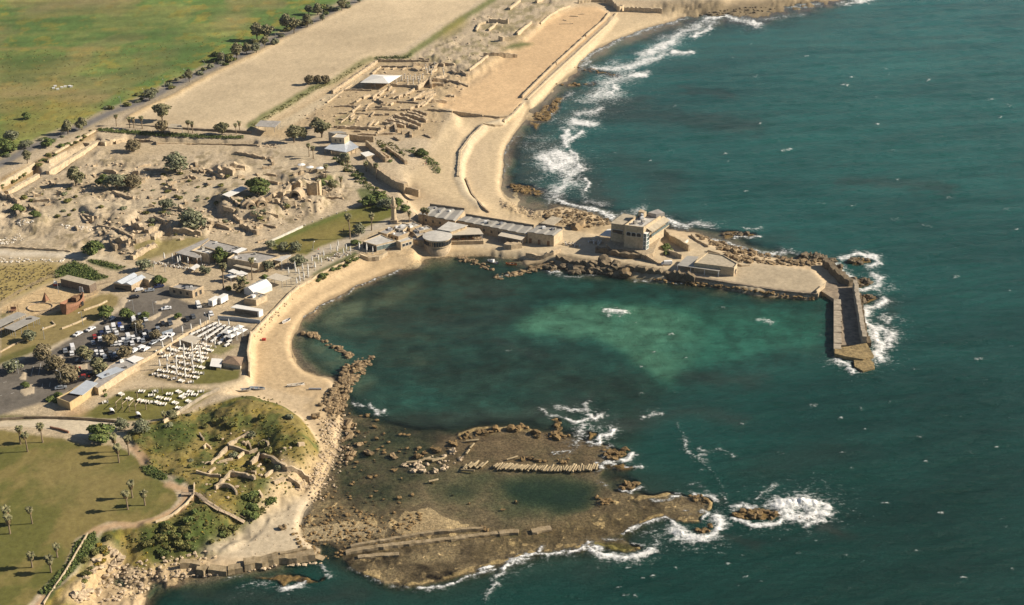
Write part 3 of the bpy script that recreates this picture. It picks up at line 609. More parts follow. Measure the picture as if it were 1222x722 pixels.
for x, y in ((1058,84),(1062,88),(867,182),(1108,270),(1125,165),(800,182),(806,128),(1045,148),(1136,236),(905,92),(1180,120),(968,484),(972,482),(1005,500),(1030,488),(1100,520),(936,540),(1020,560),(1060,600),(890,690),(880,700),(800,700),(860,660),(1150,690),(1200,630),(600,690),(780,690),(840,560),(820,610),(1010,700),(770,470),(660,440),(610,420),(800,398),(780,420),(1090,440),(1170,430),(1205,500),(1120,610),(1090,660),(955,660),(740,700),(760,715),(750,712),(690,712),(1140,330),(1200,250),(1070,260),(980,240),(945,180),(1010,100)):
    x += RNG.uniform(-3, 3); y += RNG.uniform(-2, 2); L = RNG.uniform(1.5, 4.5)
    foam([(x - L, y + RNG.uniform(-1, 1)), (x + L * .4, y)], RNG.uniform(.6, 1.0), RNG.uniform(.3, .75), 1.5)
for _ in range(90):
    x = RNG.uniform(640, 1222); y = RNG.uniform(40, 722)
    foam([(x, y), (x + RNG.uniform(1, 3), y + RNG.uniform(-.8, .8))], .55, RNG.uniform(.3, .75), 1.2)
FO = FO * (HT < .9)
# waves
WH = np.zeros((NV, NU))
for k in range(22):
    lam = 2.2 + 7.5 * RNG.random() ** 1.5; th = math.radians(RNG.gauss(97, 15)); a = 0.0085 * lam ** .9
    WH += a * np.sin((GX * math.cos(th) + GY * math.sin(th)) * 2 * math.pi / lam + RNG.uniform(0, 7) + 2.2 * (fbm(GX / 40, GY / 40, 171 + k, 2) - .5) * 4)
calm = .35 + .65 * sstep(0, 1, blur(sstep(3, 7, DEPTH), 10))
harb = blur(mask([(349,405),(380,366),(454,330),(520,306),(660,328),(800,338),(985,358),(995,430),(800,470),(640,505),(520,525),(420,480)], 0), 12)
calm = calm * (1 - .55 * harb)
for lam, th, a in ((19, 1.72, .16), (27, 1.66, .2), (14, 1.8, .1)):
    WH += a * np.sin((GX * math.cos(th) + GY * math.sin(th)) * 2 * math.pi / lam + 9 * fbm(GX / 60, GY / 60, int(lam), 3)) * sstep(.35, .65, fbm(GX / 70, GY / 50, 200 + int(lam), 3))
WH = WH * calm * .85
SEAZ = WH * sstep(.2, 1.5, DEPTH) + FO * (.25 + .8 * fbm(GX / 1.5, GY / 2, 191, 4)) * .8
SEAZ = SEAZ + (blob_line([(935,604),(955,600),(970,606)], 11) * 1.7 + blob_line([(812,636),(838,641)], 6) * 1.2) * (fbm(GX / 1.2, GY / 1.5, 195, 4))

def sea_material():
    t = NT("sea_water")
    wc = t.n("ShaderNodeVertexColor", layer_name="tint"); op = t.n("ShaderNodeAttribute", attribute_name="murk"); fo = t.n("ShaderNodeAttribute", attribute_name="foam")
    n1 = t.noise(.21, 7, .68, stretch=(.75, 1.6, 1)); n2 = t.noise(1.1, 5, .65, stretch=(1, 1.3, 1))
    k = t.mix(.5, wc.outputs[0], t.ramp(n1, ((.3, (.68, .70, .72)), (.7, (1.3, 1.27, 1.25)))), 'MULTIPLY')  # ripple lights and darks multiplied into the water colour, following the bump
    nb = t.noise(.16, 9, .72, stretch=(.55, 1.6, 1)); 
    cells = t.n("ShaderNodeTexVoronoi", feature='DISTANCE_TO_EDGE'); cells.inputs['Scale'].default_value = .5
    tc = t.n("ShaderNodeTexCoord"); wv = t.n("ShaderNodeMix", data_type='VECTOR'); wv.inputs[0].default_value = .35
    nz = t.n("ShaderNodeTexNoise"); nz.inputs['Scale'].default_value = .5; nz.inputs['Detail'].default_value = 4
    t.l(tc.outputs['Object'], nz.inputs['Vector']); sc = t.n("ShaderNodeVectorMath", operation='SCALE'); sc.inputs[3].default_value = 5.0
    t.l(nz.outputs['Color'], sc.inputs[0]); ad = t.n("ShaderNodeVectorMath", operation='ADD'); t.l(tc.outputs['Object'], ad.inputs[0]); t.l(sc.outputs[0], ad.inputs[1]); t.l(ad.outputs[0], cells.inputs['Vector'])
    lace = t.ramp(cells.outputs['Distance'], ((.0, (1, 1, 1)), (.32, (0, 0, 0))))
    n3 = t.noise(.5, 8, .78, stretch=(.8, 1.25, 1))
    pat = t.math('ADD', t.math('MULTIPLY', t.math('SUBTRACT', n3, .5), 2.3), t.math('MULTIPLY', lace, .22))
    fm = t.n("ShaderNodeMapRange", interpolation_type='SMOOTHSTEP'); t.l(t.math('ADD', fo.outputs['Fac'], pat), fm.inputs['Value'])
    fm.inputs['From Min'].default_value = .38; fm.inputs['From Max'].default_value = 1.18
    fo_f = t.math('MULTIPLY', fm.outputs[0], t.math('GREATER_THAN', fo.outputs['Fac'], .04))
    k = t.mix(fo_f, k, (.80, .80, .77))
    t.l(k, t.b.inputs['Base Color'])
    t.l(t.math('ADD', t.math('MULTIPLY', fo_f, .6), .16), t.b.inputs['Roughness'])
    t.b.inputs['IOR'].default_value = 1.33
    t.b.inputs['Specular IOR Level'].default_value = .10
    t.bump(t.math('ADD', n1, t.math('MULTIPLY', n2, .45)), 1.0, .9)
    # a clear film where the bottom shows through
    gl = t.n("ShaderNodeBsdfGlossy"); gl.inputs['Roughness'].default_value = .18
    tr = t.n("ShaderNodeBsdfTransparent"); t.l(t.ramp(op.outputs['Fac'], ((0, (1, 1, 1)), (.12, (.86, .95, .90)), (.6, (.6, .82, .72)))), tr.inputs[0])
    fr = t.n("ShaderNodeFresnel"); fr.inputs[0].default_value = 1.33
    film = t.n("ShaderNodeMixShader"); t.l(t.math('MULTIPLY', fr.outputs[0], .6), film.inputs[0]); t.l(tr.outputs[0], film.inputs[1]); t.l(gl.outputs[0], film.inputs[2])
    bl = t.n("ShaderNodeMixShader"); t.l(t.math('MAXIMUM', op.outputs['Fac'], fo_f), bl.inputs[0]); t.l(film.outputs[0], bl.inputs[1]); t.l(t.b.outputs[0], bl.inputs[2])
    t.l(bl.outputs[0], t.out.inputs['Surface'])
    return t.m
hmin = np.minimum.reduce([HT[:-1, :-1], HT[1:, :-1], HT[1:, 1:], HT[:-1, 1:]]).ravel()
s = hmin < .55
SEA = sea_material()
SCO = np.stack([GX, GY, SEAZ], -1).reshape(-1, 3)
fq = FO[:-1, :-1].ravel()
ATT = (("tint", 'FLOAT_COLOR', np.clip(WC, 0, 1).reshape(-1, 3)), ("murk", 'FLOAT', OP.ravel()), ("foam", 'FLOAT', FO.ravel()))
o = mesh_np("sea", SCO, QUADS[s & (fq < .5)], ATT); o.data.materials.append(SEA); o['kind'] = 'structure'
o = mesh_np("breaking_surf", SCO, QUADS[s & (fq >= .5)], ATT); o.data.materials.append(SEA); o['kind'] = 'stuff'; o['label'] = "white foam of the waves breaking along the shore and the reefs"; o['category'] = "surf"
# ------------------------------------------------------------------ mesh and naming helpers
class MB:
    def __init__(s): s.v = []; s.f = []; s.mi = []; s.cur = 0
    def add(s, vs, fs):
        n = len(s.v); s.v += [tuple(v) for v in vs]; s.f += [tuple(i + n for i in f) for f in fs]; s.mi += [s.cur] * len(fs)
    def prism(s, poly, z0, z1, cap=True, bottom=False):
        """poly: xy points; z1 may be a list with one height per point"""
        n = len(poly)
        a = sum(poly[i][0] * poly[(i + 1) % n][1] - poly[(i + 1) % n][0] * poly[i][1] for i in range(n))
        if a < 0:
            poly = list(poly)[::-1]
            if isinstance(z1, (list, tuple)): z1 = list(z1)[::-1]
            if isinstance(z0, (list, tuple)): z0 = list(z0)[::-1]
        Z1 = z1 if isinstance(z1, (list, tuple)) else [z1] * n
        Z0 = z0 if isinstance(z0, (list, tuple)) else [z0] * n
        vs = [(p[0], p[1], z) for p, z in zip(poly, Z0)] + [(p[0], p[1], z) for p, z in zip(poly, Z1)]
        fs = [(i, (i + 1) % n, n + (i + 1) % n, n + i) for i in range(n)]
        if cap: fs.append(tuple(range(n, 2 * n)))
        if bottom: fs.append(tuple(range(n - 1, -1, -1)))
        s.add(vs, fs)
    def box(s, c, d, rz=0, M=None):
        hx, hy, hz = d[0] / 2, d[1] / 2, d[2] / 2
        cs, sn = math.cos(rz), math.sin(rz)
        vs = []
        for z in (-hz, hz):
            for x, y in ((-hx, -hy), (hx, -hy), (hx, hy), (-hx, hy)):
                v = Vector((c[0] + x * cs - y * sn, c[1] + x * sn + y * cs, c[2] + z))
                vs.append(M @ v if M else v)
        s.add(vs, [(0, 3, 2, 1), (4, 5, 6, 7), (0, 1, 5, 4), (1, 2, 6, 5), (2, 3, 7, 6), (3, 0, 4, 7)])
    def tube(s, p0, p1, r0, r1=None, n=6, cap=True):
        if r1 is None: r1 = r0
        p0, p1 = Vector(p0), Vector(p1); d = (p1 - p0)
        if d.length < 1e-6: return
        q = d.to_track_quat('Z', 'Y'); vs = []
        for p, r in ((p0, r0), (p1, r1)):
            for k in range(n):
                a = 2 * math.pi * k / n; vs.append(p + q @ Vector((r * math.cos(a), r * math.sin(a), 0)))
        fs = [(k, (k + 1) % n, n + (k + 1) % n, n + k) for k in range(n)]
        if cap: fs += [tuple(range(n, 2 * n)), tuple(range(n - 1, -1, -1))]
        s.add(vs, fs)
    def lathe(s, prof, n=12, c=(0, 0, 0)):
        vs = []; fs = []
        for r, z in prof:
            for k in range(n):
                a = 2 * math.pi * k / n; vs.append((c[0] + r * math.cos(a), c[1] + r * math.sin(a), c[2] + z))
        for j in range(len(prof) - 1):
            for k in range(n): fs.append((j * n + k, j * n + (k + 1) % n, (j + 1) * n + (k + 1) % n, (j + 1) * n + k))
        fs.append(tuple(range((len(prof) - 1) * n, len(prof) * n)))
        s.add(vs, fs)
    def quad(s, a, b, c, d): s.add([a, b, c, d], [(0, 1, 2, 3)])
    def slab(s, pts, th):
        """a thin plate: pts are 3-D corner points of its top"""
        n = len(pts)
        a = sum(pts[i][0] * pts[(i + 1) % n][1] - pts[(i + 1) % n][0] * pts[i][1] for i in range(n))
        if a < 0: pts = list(pts)[::-1]
        s.add([(p[0], p[1], p[2] - th) for p in pts] + [tuple(p) for p in pts],
              [(i, (i + 1) % n, n + (i + 1) % n, n + i) for i in range(n)] + [tuple(range(n, 2 * n)), tuple(range(n - 1, -1, -1))])
    def build(s, name, mats, parent=None, loc=None, smooth=False):
        me = bpy.data.meshes.new(name); me.from_pydata(s.v, [], s.f); me.update()
        if not isinstance(mats, (list, tuple)): mats = [mats]
        for m in mats: me.materials.append(m)
        if len(mats) > 1: me.polygons.foreach_set("material_index", s.mi)
        if smooth: me.polygons.foreach_set("use_smooth", [True] * len(s.f))
        o = bpy.data.objects.new(name, me); COL.objects.link(o)
        if parent is not None: o.parent = parent
        if loc is not None: o.location = loc
        return o

LABELS = {}
def tag(o, label, cat, group=None):
    o['label'] = label; o['category'] = cat; o['kind'] = 'thing'
    if group: o['group'] = group
    return o
def thing(name, label, cat, loc=(0, 0, 0), rz=0, group=None):
    o = bpy.data.objects.new(name, None); COL.objects.link(o); o.empty_display_size = .5
    o.location = loc; o.rotation_euler = (0, 0, rz)
    return tag(o, label, cat, group)
def dup(root, loc, rz, sc=1.0, label=None, group=None, cat=None):
    r = root.copy(); COL.objects.link(r); r.location = loc; r.rotation_euler = (0, 0, rz)
    r.scale = (sc, sc, sc) if isinstance(sc, (int, float)) else sc
    if label: r['label'] = label
    if group: r['group'] = group
    if cat: r['category'] = cat
    for ch in list(root.children):
        c = ch.copy(); COL.objects.link(c); c.parent = r
        for g in list(ch.children):
            d = g.copy(); COL.objects.link(d); d.parent = c
    return r
def remove(root):
    for ch in list(root.children):
        for g in list(ch.children): bpy.data.objects.remove(g)
        bpy.data.objects.remove(ch)
    bpy.data.objects.remove(root)
ORD = "first second third fourth fifth sixth seventh eighth ninth tenth eleventh twelfth thirteenth fourteenth fifteenth sixteenth seventeenth eighteenth nineteenth twentieth".split()
def nth(k, n):
    if n == 1: return ""
    if k == 0: return "leftmost"
    if k == n - 1: return "rightmost"
    if k < 20 and k <= n / 2: return ORD[k] + " from left"
    if n - 1 - k < 20: return ORD[n - 1 - k] + " from right"
    return str(k + 1) + "th from the left"
def zm(off, sc):
    """points read in an enlarged crop of the photograph"""
    return lambda *pts: [(off[0] + x / sc, off[1] + y / sc) for x, y in pts]
def ang(a, b):
    p, q = G(*a), G(*b); return math.atan2(q.y - p.y, q.x - p.x)
def XY(pts, z): return [P(x, y, z).to_2d() for x, y in pts]

# materials
STONE = mat("sandstone", (.43, .335, .215), .28, .9, .9, .4, .15)
STONE2 = mat("pale_sandstone", (.50, .40, .26), .22, .8, .9, .3, .1)
RUINM = mat("ruin_stone", (.44, .345, .225), .32, .7, .95, .7, .3, rnd=.12)
ROCKM = mat("shore_rock", (.32, .235, .135), .4, .9, .95, .8, .3, c2=(.17, .115, .055), rnd=.22)
PALEROCK = mat("pale_rock", (.415, .325, .215), .35, .9, .95, .7, .3, rnd=.2)
REEFROCK = mat("reef_rock", (.24, .16, .07), .4, .8, .9, .8, .3, c2=(.115, .075, .03), rnd=.2)
DARKROCK = mat("sea_worn_shaded_rock", (.21, .16, .10), .4, .6, .95, .9, .4, c2=(.10, .08, .05), rnd=.15)  # sea rock, darkened to carry the shade of the cliff under the hotel
WHITEST = mat("white_marble", (.62, .57, .48), .15, 1.0, .8)
ROOFG = mat("grey_roofing", (.33, .31, .28), .2, .5, .85)
ROOFL = mat("pale_roofing", (.50, .475, .42), .15, .4, .8)
ROOFT = mat("tan_roofing", (.40, .345, .25), .18, .5, .9)
METAL = mat("corrugated_metal", (.345, .325, .28), .12, .5, .5, metallic=.0)
SILVER = mat("silver_sheeting", (.55, .59, .62), .08, .4, .35, metallic=.2)
WHITE = mat("white_paint", (.78, .77, .73), .06, .6, .6)
CREAM = mat("cream_paint", (.74, .70, .62), .08, .9, .6)
CANVAS = mat("white_canvas", (.72, .70, .64), .06, .7, .8)
BEIGE = mat("beige_canvas", (.52, .46, .36), .1, .6, .85)
GLASS = mat("dark_glass", (.035, .04, .045), .2, .5, .12, spec=.6)
GREENGLASS = mat("green_glass", (.16, .21, .20), .2, .6, .15, spec=.6)
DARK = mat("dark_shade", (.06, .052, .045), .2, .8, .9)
WOOD = mat("brown_wood", (.20, .115, .06), .25, 1.5, .8)
WOODP = mat("pale_wood", (.36, .28, .19), .2, 1.2, .85)
RUST = mat("red_brown_planks", (.29, .15, .09), .25, 1.3, .8)
ORANGE = mat("orange_paint", (.55, .15, .03), .1, 1.2, .5)
YELLOW = mat("yellow_plaster", (.47, .36, .19), .12, .6, .9)
CONC = mat("worn_concrete", (.34, .29, .215), .3, .5, .95, .5, .15)
DARKC = mat("weathered_shaded_concrete", (.25, .20, .14), .35, .4, .95, .7, .25)  # darker copy of the worn concrete, also put on shaded faces
GREYM = mat("grey_metal", (.30, .30, .30), .1, 1, .5)
BLUEP = mat("blue_sheet", (.32, .37, .41), .12, .5, .5)
BLACK = mat("black_rubber", (.02, .02, .02), .1, 1, .7)
REDP = mat("red_paint", (.42, .05, .035), .1, 1, .5)
TRUNK = mat("palm_bark", (.22, .165, .105), .25, 1.6, .95)
BARK = mat("tree_bark", (.15, .115, .08), .25, 1.6, .95)

def leaf_mat(name, dark, light, rnd=.2):
    t = NT(name); g = t.n("ShaderNodeNewGeometry")
    k = t.ramp(g.outputs['Random Per Island'], ((0, dark), (1, light)))
    oi = t.n("ShaderNodeObjectInfo"); hv = t.n("ShaderNodeHueSaturation")
    t.l(t.math('ADD', t.math('MULTIPLY', oi.outputs['Random'], rnd * 2), 1 - rnd), hv.inputs['Value']); t.l(k, hv.inputs['Color'])
    t.l(hv.outputs[0], t.b.inputs['Base Color']); t.b.inputs['Roughness'].default_value = .8; t.b.inputs['Specular IOR Level'].default_value = .15
    return t.m
LF_OLIVE = leaf_mat("olive_leaves", (.100, .108, .050), (.25, .222, .12))
LF_GREEN = leaf_mat("green_leaves", (.050, .082, .024), (.16, .185, .055))
LF_GREY = leaf_mat("greygreen_leaves", (.100, .120, .066), (.24, .235, .14))
LF_BROWN = leaf_mat("brownish_leaves", (.125, .105, .056), (.235, .19, .11))
LF_PALM = leaf_mat("palm_leaves", (.08, .085, .035), (.25, .225, .12))
LF_DRY = leaf_mat("dry_palm_leaves", (.18, .13, .07), (.30, .225, .125))
LF_SCRUB = leaf_mat("scrub_leaves", (.075, .085, .024), (.20, .18, .06), .3)
LF_YELLOW = leaf_mat("yellow_flowers", (.18, .14, .035), (.34, .24, .03), .2)

def leaves(mb, blobs, n, size, rng, shell=.55):
    tot = sum(b[1] * b[1] for b in blobs)
    for c, r, fl in blobs:
        for _ in range(max(8, int(n * r * r / tot))):
            d = Vector((rng.gauss(0, 1), rng.gauss(0, 1), rng.gauss(0, 1) + .25)).normalized()
            rr = r * (shell + (1 - shell) * rng.random() ** .6)
            p = Vector(c) + Vector((d.x * rr, d.y * rr, d.z * rr * fl))
            nrm = (d + Vector((rng.gauss(0, .5), rng.gauss(0, .5), rng.gauss(0, .5) + .3))).normalized()
            t = nrm.cross(Vector((rng.gauss(0, 1), rng.gauss(0, 1), rng.gauss(0, 1)))).normalized(); b = nrm.cross(t)
            a = size * rng.uniform(.6, 1.35); w = a * rng.uniform(.5, .9)
            mb.add([p - t * a, p - b * w, p + t * a, p + b * w], [(0, 1, 2, 3)])

def make_tree(name, label, cat, leaf, R, Ht, trunk, seed, n=1100, size=.48, nb=7):
    rng = random.Random(seed)
    t = thing(name, label, cat)
    mb = MB()
    top = Vector((rng.uniform(-.4, .4), rng.uniform(-.4, .4), trunk + (Ht - trunk) * .35))
    mb.tube((0, 0, -.4), (top.x * .5, top.y * .5, trunk), R * .085, R * .065, 7); mb.tube((top.x * .5, top.y * .5, trunk), top, R * .065, R * .04, 6)
    blobs = []
    for k in range(nb):
        a = 2 * math.pi * k / nb + rng.uniform(-.4, .4); d = R * rng.uniform(.25, .62); r = R * rng.uniform(.34, .52)
        z = trunk + (Ht - trunk) * rng.uniform(.25, .72)
        c = Vector((d * math.cos(a), d * math.sin(a), z)); blobs.append((c, r, rng.uniform(.7, .95)))
        mb.tube((top.x * .5, top.y * .5, trunk * .9), c, R * .04, R * .012, 5)
    blobs.append((Vector((0, 0, Ht - R * .42)), R * .46, .85)); blobs.append((Vector((0, 0, trunk + (Ht - trunk) * .4)), R * .5, .8))
    mb.build('trunk', BARK, t)
    lb = MB(); leaves(lb, blobs, n, size, rng)
    lb.build('crown', leaf, t)
    return t

def make_bush(name, label, cat, leaf, R, Ht, seed, n=420, size=.3):
    rng = random.Random(seed); lb = MB(); blobs = [(Vector((0, 0, Ht * .4)), R * .7, Ht / R * .75)]
    for k in range(5):
        a = rng.uniform(0, 6.28); d = R * rng.uniform(.3, .6); blobs.append((Vector((d * math.cos(a), d * math.sin(a), Ht * rng.uniform(.25, .6))), R * rng.uniform(.35, .5), Ht / R * .8))
    leaves(lb, blobs, n, size, rng, .4)
    for k in range(4): lb.tube((0, 0, -.2), (rng.uniform(-R, R) * .4, rng.uniform(-R, R) * .4, Ht * .5), .06, .03, 4)
    o = lb.build(name, leaf); return tag(o, label, cat)

def make_palm(seed, Ht, skirt=.3, fr=2.0, dry=.55):
    rng = random.Random(seed); t = thing('palm_tree', 'palm', 'palm tree')
    mb = MB(); lean = Vector((rng.uniform(-.05, .05), rng.uniform(-.05, .05), 0)); pts = [Vector((lean.x * z * z * .1, lean.y * z * z * .1, z)) for z in (-.4, Ht * .3, Ht * .6, Ht * .9)]
    rs = (.36, .27, .24, .24)
    for a, b, r0, r1 in zip(pts[:-1], pts[1:], rs[:-1], rs[1:]): mb.tube(a, b, r0, r1, 7)
    mb.build('trunk', TRUNK, t)
    top = pts[-1] + Vector((0, 0, Ht * .02))
    fb = MB(); db = MB()
    for k in range(34):
        a = k * 2.39996 + rng.uniform(-.2, .2); el = rng.uniform(-.35, 1.25) if k > 8 else rng.uniform(.4, 1.3)
        L = fr * rng.uniform(.8, 1.1); u = Vector((math.cos(a), math.sin(a), 0)); s = Vector((-math.sin(a), math.cos(a), 0))
        p = top.copy(); w0 = .10; prev = None
        for j in range(5):
            e = el - j * .42; w = (.16, .42, .55, .42, .08)[j] * fr / 2
            ctr = p; row = [ctr - s * w + Vector((0, 0, -w * .45)), ctr, ctr + s * w + Vector((0, 0, -w * .45))]
            if prev: fb.add(prev + row, [(0, 1, 4, 3), (1, 2, 5, 4)])
            prev = row; p = p + (u * math.cos(e) + Vector((0, 0, math.sin(e)))) * (L / 4)
    for k in range(26):
        a = k * 2.39996; u = Vector((math.cos(a), math.sin(a), 0)); s = Vector((-math.sin(a), math.cos(a), 0)); L = Ht * skirt * rng.uniform(.6, 1.0)
        p0 = top + Vector((0, 0, -.1)) + u * .25; p1 = p0 + u * rng.uniform(.35, .75) + Vector((0, 0, -L * .45)); p2 = p1 - u * .15 + Vector((0, 0, -L * .55))
        db.add([p0 - s * .12, p0 + s * .12, p1 + s * .4, p1 - s * .4, p2 + s * .2, p2 - s * .2], [(0, 1, 2, 3), (3, 2, 4, 5)])
    fb.build('crown', LF_PALM, t); db.build('dead_fronds', LF_DRY, t)
    return t

def rock_mesh(seed, sub=2, flat=.7, rough=.5):
    bm = bmesh.new(); bmesh.ops.create_icosphere(bm, subdivisions=sub, radius=1)
    o = Vector((seed * 3.1, seed * 1.7, seed * .9))
    for v in bm.verts:
        c = v.co.copy(); k = 1 + rough * (mnoise.noise(c * 1.1 + o)) + rough * .55 * mnoise.noise(c * 2.6 + o) + .1 * mnoise.noise(c * 6 + o)
        q = Vector((max(-.82, min(.82, c.x)), max(-.82, min(.82, c.y)), max(-.75, min(.75, c.z))))
        v.co = q * k; v.co.z *= flat
    me = bpy.data.meshes.new("boulder"); bm.to_mesh(me); bm.free()
    return me
ROCKS = {}
def rock_set(m, key):
    if key not in ROCKS:
        ROCKS[key] = []
        for k in range(9):
            me = rock_mesh(k + 1, 2, .60 + .05 * (k % 4), .8); me.materials.append(m); ROCKS[key].append(me)
    return ROCKS[key]

ROCKLIST = []        # (size on the picture, location, size, set, label, group)
def add_rock(p, s, key, label, group): ROCKLIST.append((s * pxm(uv_of(p.x, p.y)[1]), p, s, key, label, group))

def wall_mesh(mb, pts, th, h, zb=-.8, seg=1.6, rag=.25, rng=RNG, ztop=None, closed=False):
    """a masonry wall along 3-D ground points with a broken top"""
    P3 = []
    for a, b in zip(pts[:-1], pts[1:]):
        n = max(1, int((b - a).length / seg))
        for k in range(n): P3.append(a.lerp(b, k / n))
    P3.append(pts[-1]); n = len(P3); vs = []
    for i, p in enumerate(P3):
        d = P3[min(n - 1, i + 1)] - P3[max(0, i - 1)]; d.z = 0
        if d.length < 1e-5: d = Vector((1, 0, 0))
        d.normalize(); s = Vector((-d.y, d.x, 0)) * th / 2
        t = h * (1 - rag * rng.random()) if ztop is None else 0
        zt = (p.z + t) if ztop is None else ztop - rag * rng.random()
        j = Vector((rng.uniform(-1, 1), rng.uniform(-1, 1), 0)) * th * .12
        vs += [p - s + j + Vector((0, 0, zb)), p + s + j + Vector((0, 0, zb)), Vector((p.x + s.x * .85 + j.x, p.y + s.y * .85 + j.y, zt)), Vector((p.x - s.x * .85 + j.x, p.y - s.y * .85 + j.y, zt - rag * .15 * rng.random()))]
    fs = [(0, 1, 2, 3), tuple(x + 4 * (n - 1) for x in (3, 2, 1, 0))]
    for i in range(n - 1):
        a = 4 * i; b = a + 4
        fs += [(a + 1, a, b, b + 1), (a + 2, a + 1, b + 1, b + 2), (a + 3, a + 2, b + 2, b + 3), (a, a + 3, b + 3, b)]
    mb.add(vs, fs)
def ruin(pts, th, h, label, group, m=None, name='ruin_wall', cat='ruin wall', **kw):
    mb = MB(); wall_mesh(mb, [G(*p) for p in pts], th, h, **kw)
    return tag(mb.build(name, m or RUINM), label, cat, group)

def window_on(a, b, z, w, h, parent, n, frame=WHITE, glass=GLASS, margin=.12, proud=.06, name='window'):
    """n windows evenly spaced along the wall from a to b (xy), sill height z"""
    d = Vector((b[0] - a[0], b[1] - a[1])); L = d.length; d /= L; nn = Vector((d.y, -d.x)); r = math.atan2(d.y, d.x)
    for k in range(n):
        t = (margin + (1 - 2 * margin) * ((k + .5) / n)) * L
        c = Vector(a[:2]) + d * t + nn * proud
        fb = MB(); fb.box((c.x, c.y, z + h / 2), (w + .24, .1, h + .24), r)
        f = fb.build(name, frame, parent)
        gb = MB(); gb.box((c.x + nn.x * .06, c.y + nn.y * .06, z + h / 2), (w, .08, h), r); gb.build('pane', glass, f)

def ccw(poly):
    a = sum(poly[i][0] * poly[(i + 1) % len(poly)][1] - poly[(i + 1) % len(poly)][0] * poly[i][1] for i in range(len(poly)))
    return list(poly) if a > 0 else list(poly)[::-1]
def inset(poly, d):
    poly = ccw(poly); n = len(poly); out = []
    for i in range(n):
        p0, p1, p2 = Vector(poly[i - 1]), Vector(poly[i]), Vector(poly[(i + 1) % n])
        a = (p1 - p0).normalized(); b = (p2 - p1).normalized()
        na = Vector((-a.y, a.x)); nb = Vector((-b.y, b.x)); m = (na + nb)
        k = d / max(.3, (1 + na.dot(nb))); out.append(p1 + m * k)
    return out
def flat_building(name, label, cat, roof_px, zr, zb, wall=STONE, roof=ROOFG, parapet=.5, pt=.35, group=None, xy=None):
    """walls with a parapet round a sunken flat roof; roof_px traced on the roof edge"""
    t = thing(name, label, cat, group=group)
    poly = ccw(xy if xy else XY(roof_px, zr)); c = sum((Vector(p) for p in poly), Vector((0, 0))) / len(poly)
    t.location = (c.x, c.y, zb); L = [(p[0] - c.x, p[1] - c.y) for p in poly]; H = zr - zb; n = len(L)
    mb = MB(); I = inset(L, pt)
    vs = [(p[0], p[1], -1.0) for p in L] + [(p[0], p[1], H) for p in L] + [(p[0], p[1], H) for p in I] + [(p[0], p[1], H - parapet - .1) for p in I]
    fs = []
    for i in range(n):
        j = (i + 1) % n; fs += [(i, j, n + j, n + i), (n + i, n + j, 2 * n + j, 2 * n + i), (2 * n + i, 2 * n + j, 3 * n + j, 3 * n + i)]
    mb.add(vs, fs); mb.build('wall', wall, t)
    rb = MB(); rb.add([(p[0], p[1], H - parapet) for p in inset(L, pt + .003)], [tuple(range(n))]); rb.build('roof', roof, t)
    return t, L, H, I
def roof_units(t, I, z, k, seed, m=None):
    rng = random.Random(seed); c = sum((Vector(p) for p in I), Vector((0, 0))) / len(I)
    for _ in range(k):
        p = c.lerp(Vector(rng.choice(I)), rng.uniform(.1, .7)); mb = MB(); s = rng.uniform(.7, 1.6)
        mb.box((p.x, p.y, z + s * .35), (s * 1.2, s, s * .7), rng.random()); mb.box((p.x, p.y, z + s * .74), (s * .8, s * .7, s * .1), .1)
        mb.build('roof_unit', m or rng.choice([WHITE, GREYM, METAL]), t)
def canopy(name, label, cat, px, z, zb, m=BEIGE, th=.18, posts=None, group=None, zs=None, postm=None):
    """a flat awning on posts"""
    t = thing(name, label, cat, group=group)
    Z = zs or [z] * len(px)
    pts = [P(x, y, q) for (x, y), q in zip(px, Z)]; c = sum(pts, Vector()) / len(pts); t.location = (c.x, c.y, zb); o = Vector((c.x, c.y, zb))
    mb = MB(); mb.slab([p - o for p in pts], th); mb.build('roof', m, t)
    for k, p in enumerate(pts):
        q = p.lerp(c, .08) - o
        b = MB(); b.tube((q.x, q.y, -.5), (q.x, q.y, q.z - th), .12, .12, 6); b.build('post', postm or GREYM, t)
        if posts:
            p2 = pts[(k + 1) % len(pts)]
            for j in range(1, posts):
                q = p.lerp(p2, j / posts).lerp(c, .06) - o; b = MB(); b.tube((q.x, q.y, -.5), (q.x, q.y, q.z - th), .1, .1, 6); b.build('post', postm or GREYM, t)
    return t
def wavy_roof(mb, A, B, C, D, waves, amp, nseg=8, saw=True):
    """roof with ridges from edge A-B to edge D-C"""
    n = waves * nseg; vs = []; fs = []
    for i in range(n + 1):
        u = i / n; f = (u * waves) % 1.0
        z = amp * (f if f < .75 else (1 - f) * 3) if saw else amp * abs(math.sin(math.pi * u * waves))
        a = A.lerp(B, u); d = D.lerp(C, u); vs += [(a.x, a.y, a.z + z), (d.x, d.y, d.z + z)]
    for i in range(n): fs.append((2 * i, 2 * i + 2, 2 * i + 3, 2 * i + 1))
    mb.add(vs, fs)
# ================================================================== BUILDINGS
def zg(px, py): return G(px, py).z

# ---- the hotel on the sea castle
q = zm((700, 230), 6.567)
ZR = 17.0
t, L, H, I = flat_building('castle_hotel', 'tall sand coloured hotel block with terraced roof on the rocky root of the mole', 'hotel', q((297,252),(447,270),(612,160),(412,168)), ZR, 5.2, STONE2, ROOFL, .9, .5)
ctr = Vector((t.location.x, t.location.y))
rel = lambda pts, z: [tuple(P(x, y, z).to_2d() - ctr) for x, y in pts]
window_on(*[L[i] for i in (0, 1)], 6.8, 1.7, 1.5, t, 3, margin=.1) if L[0][1] < L[2][1] else None
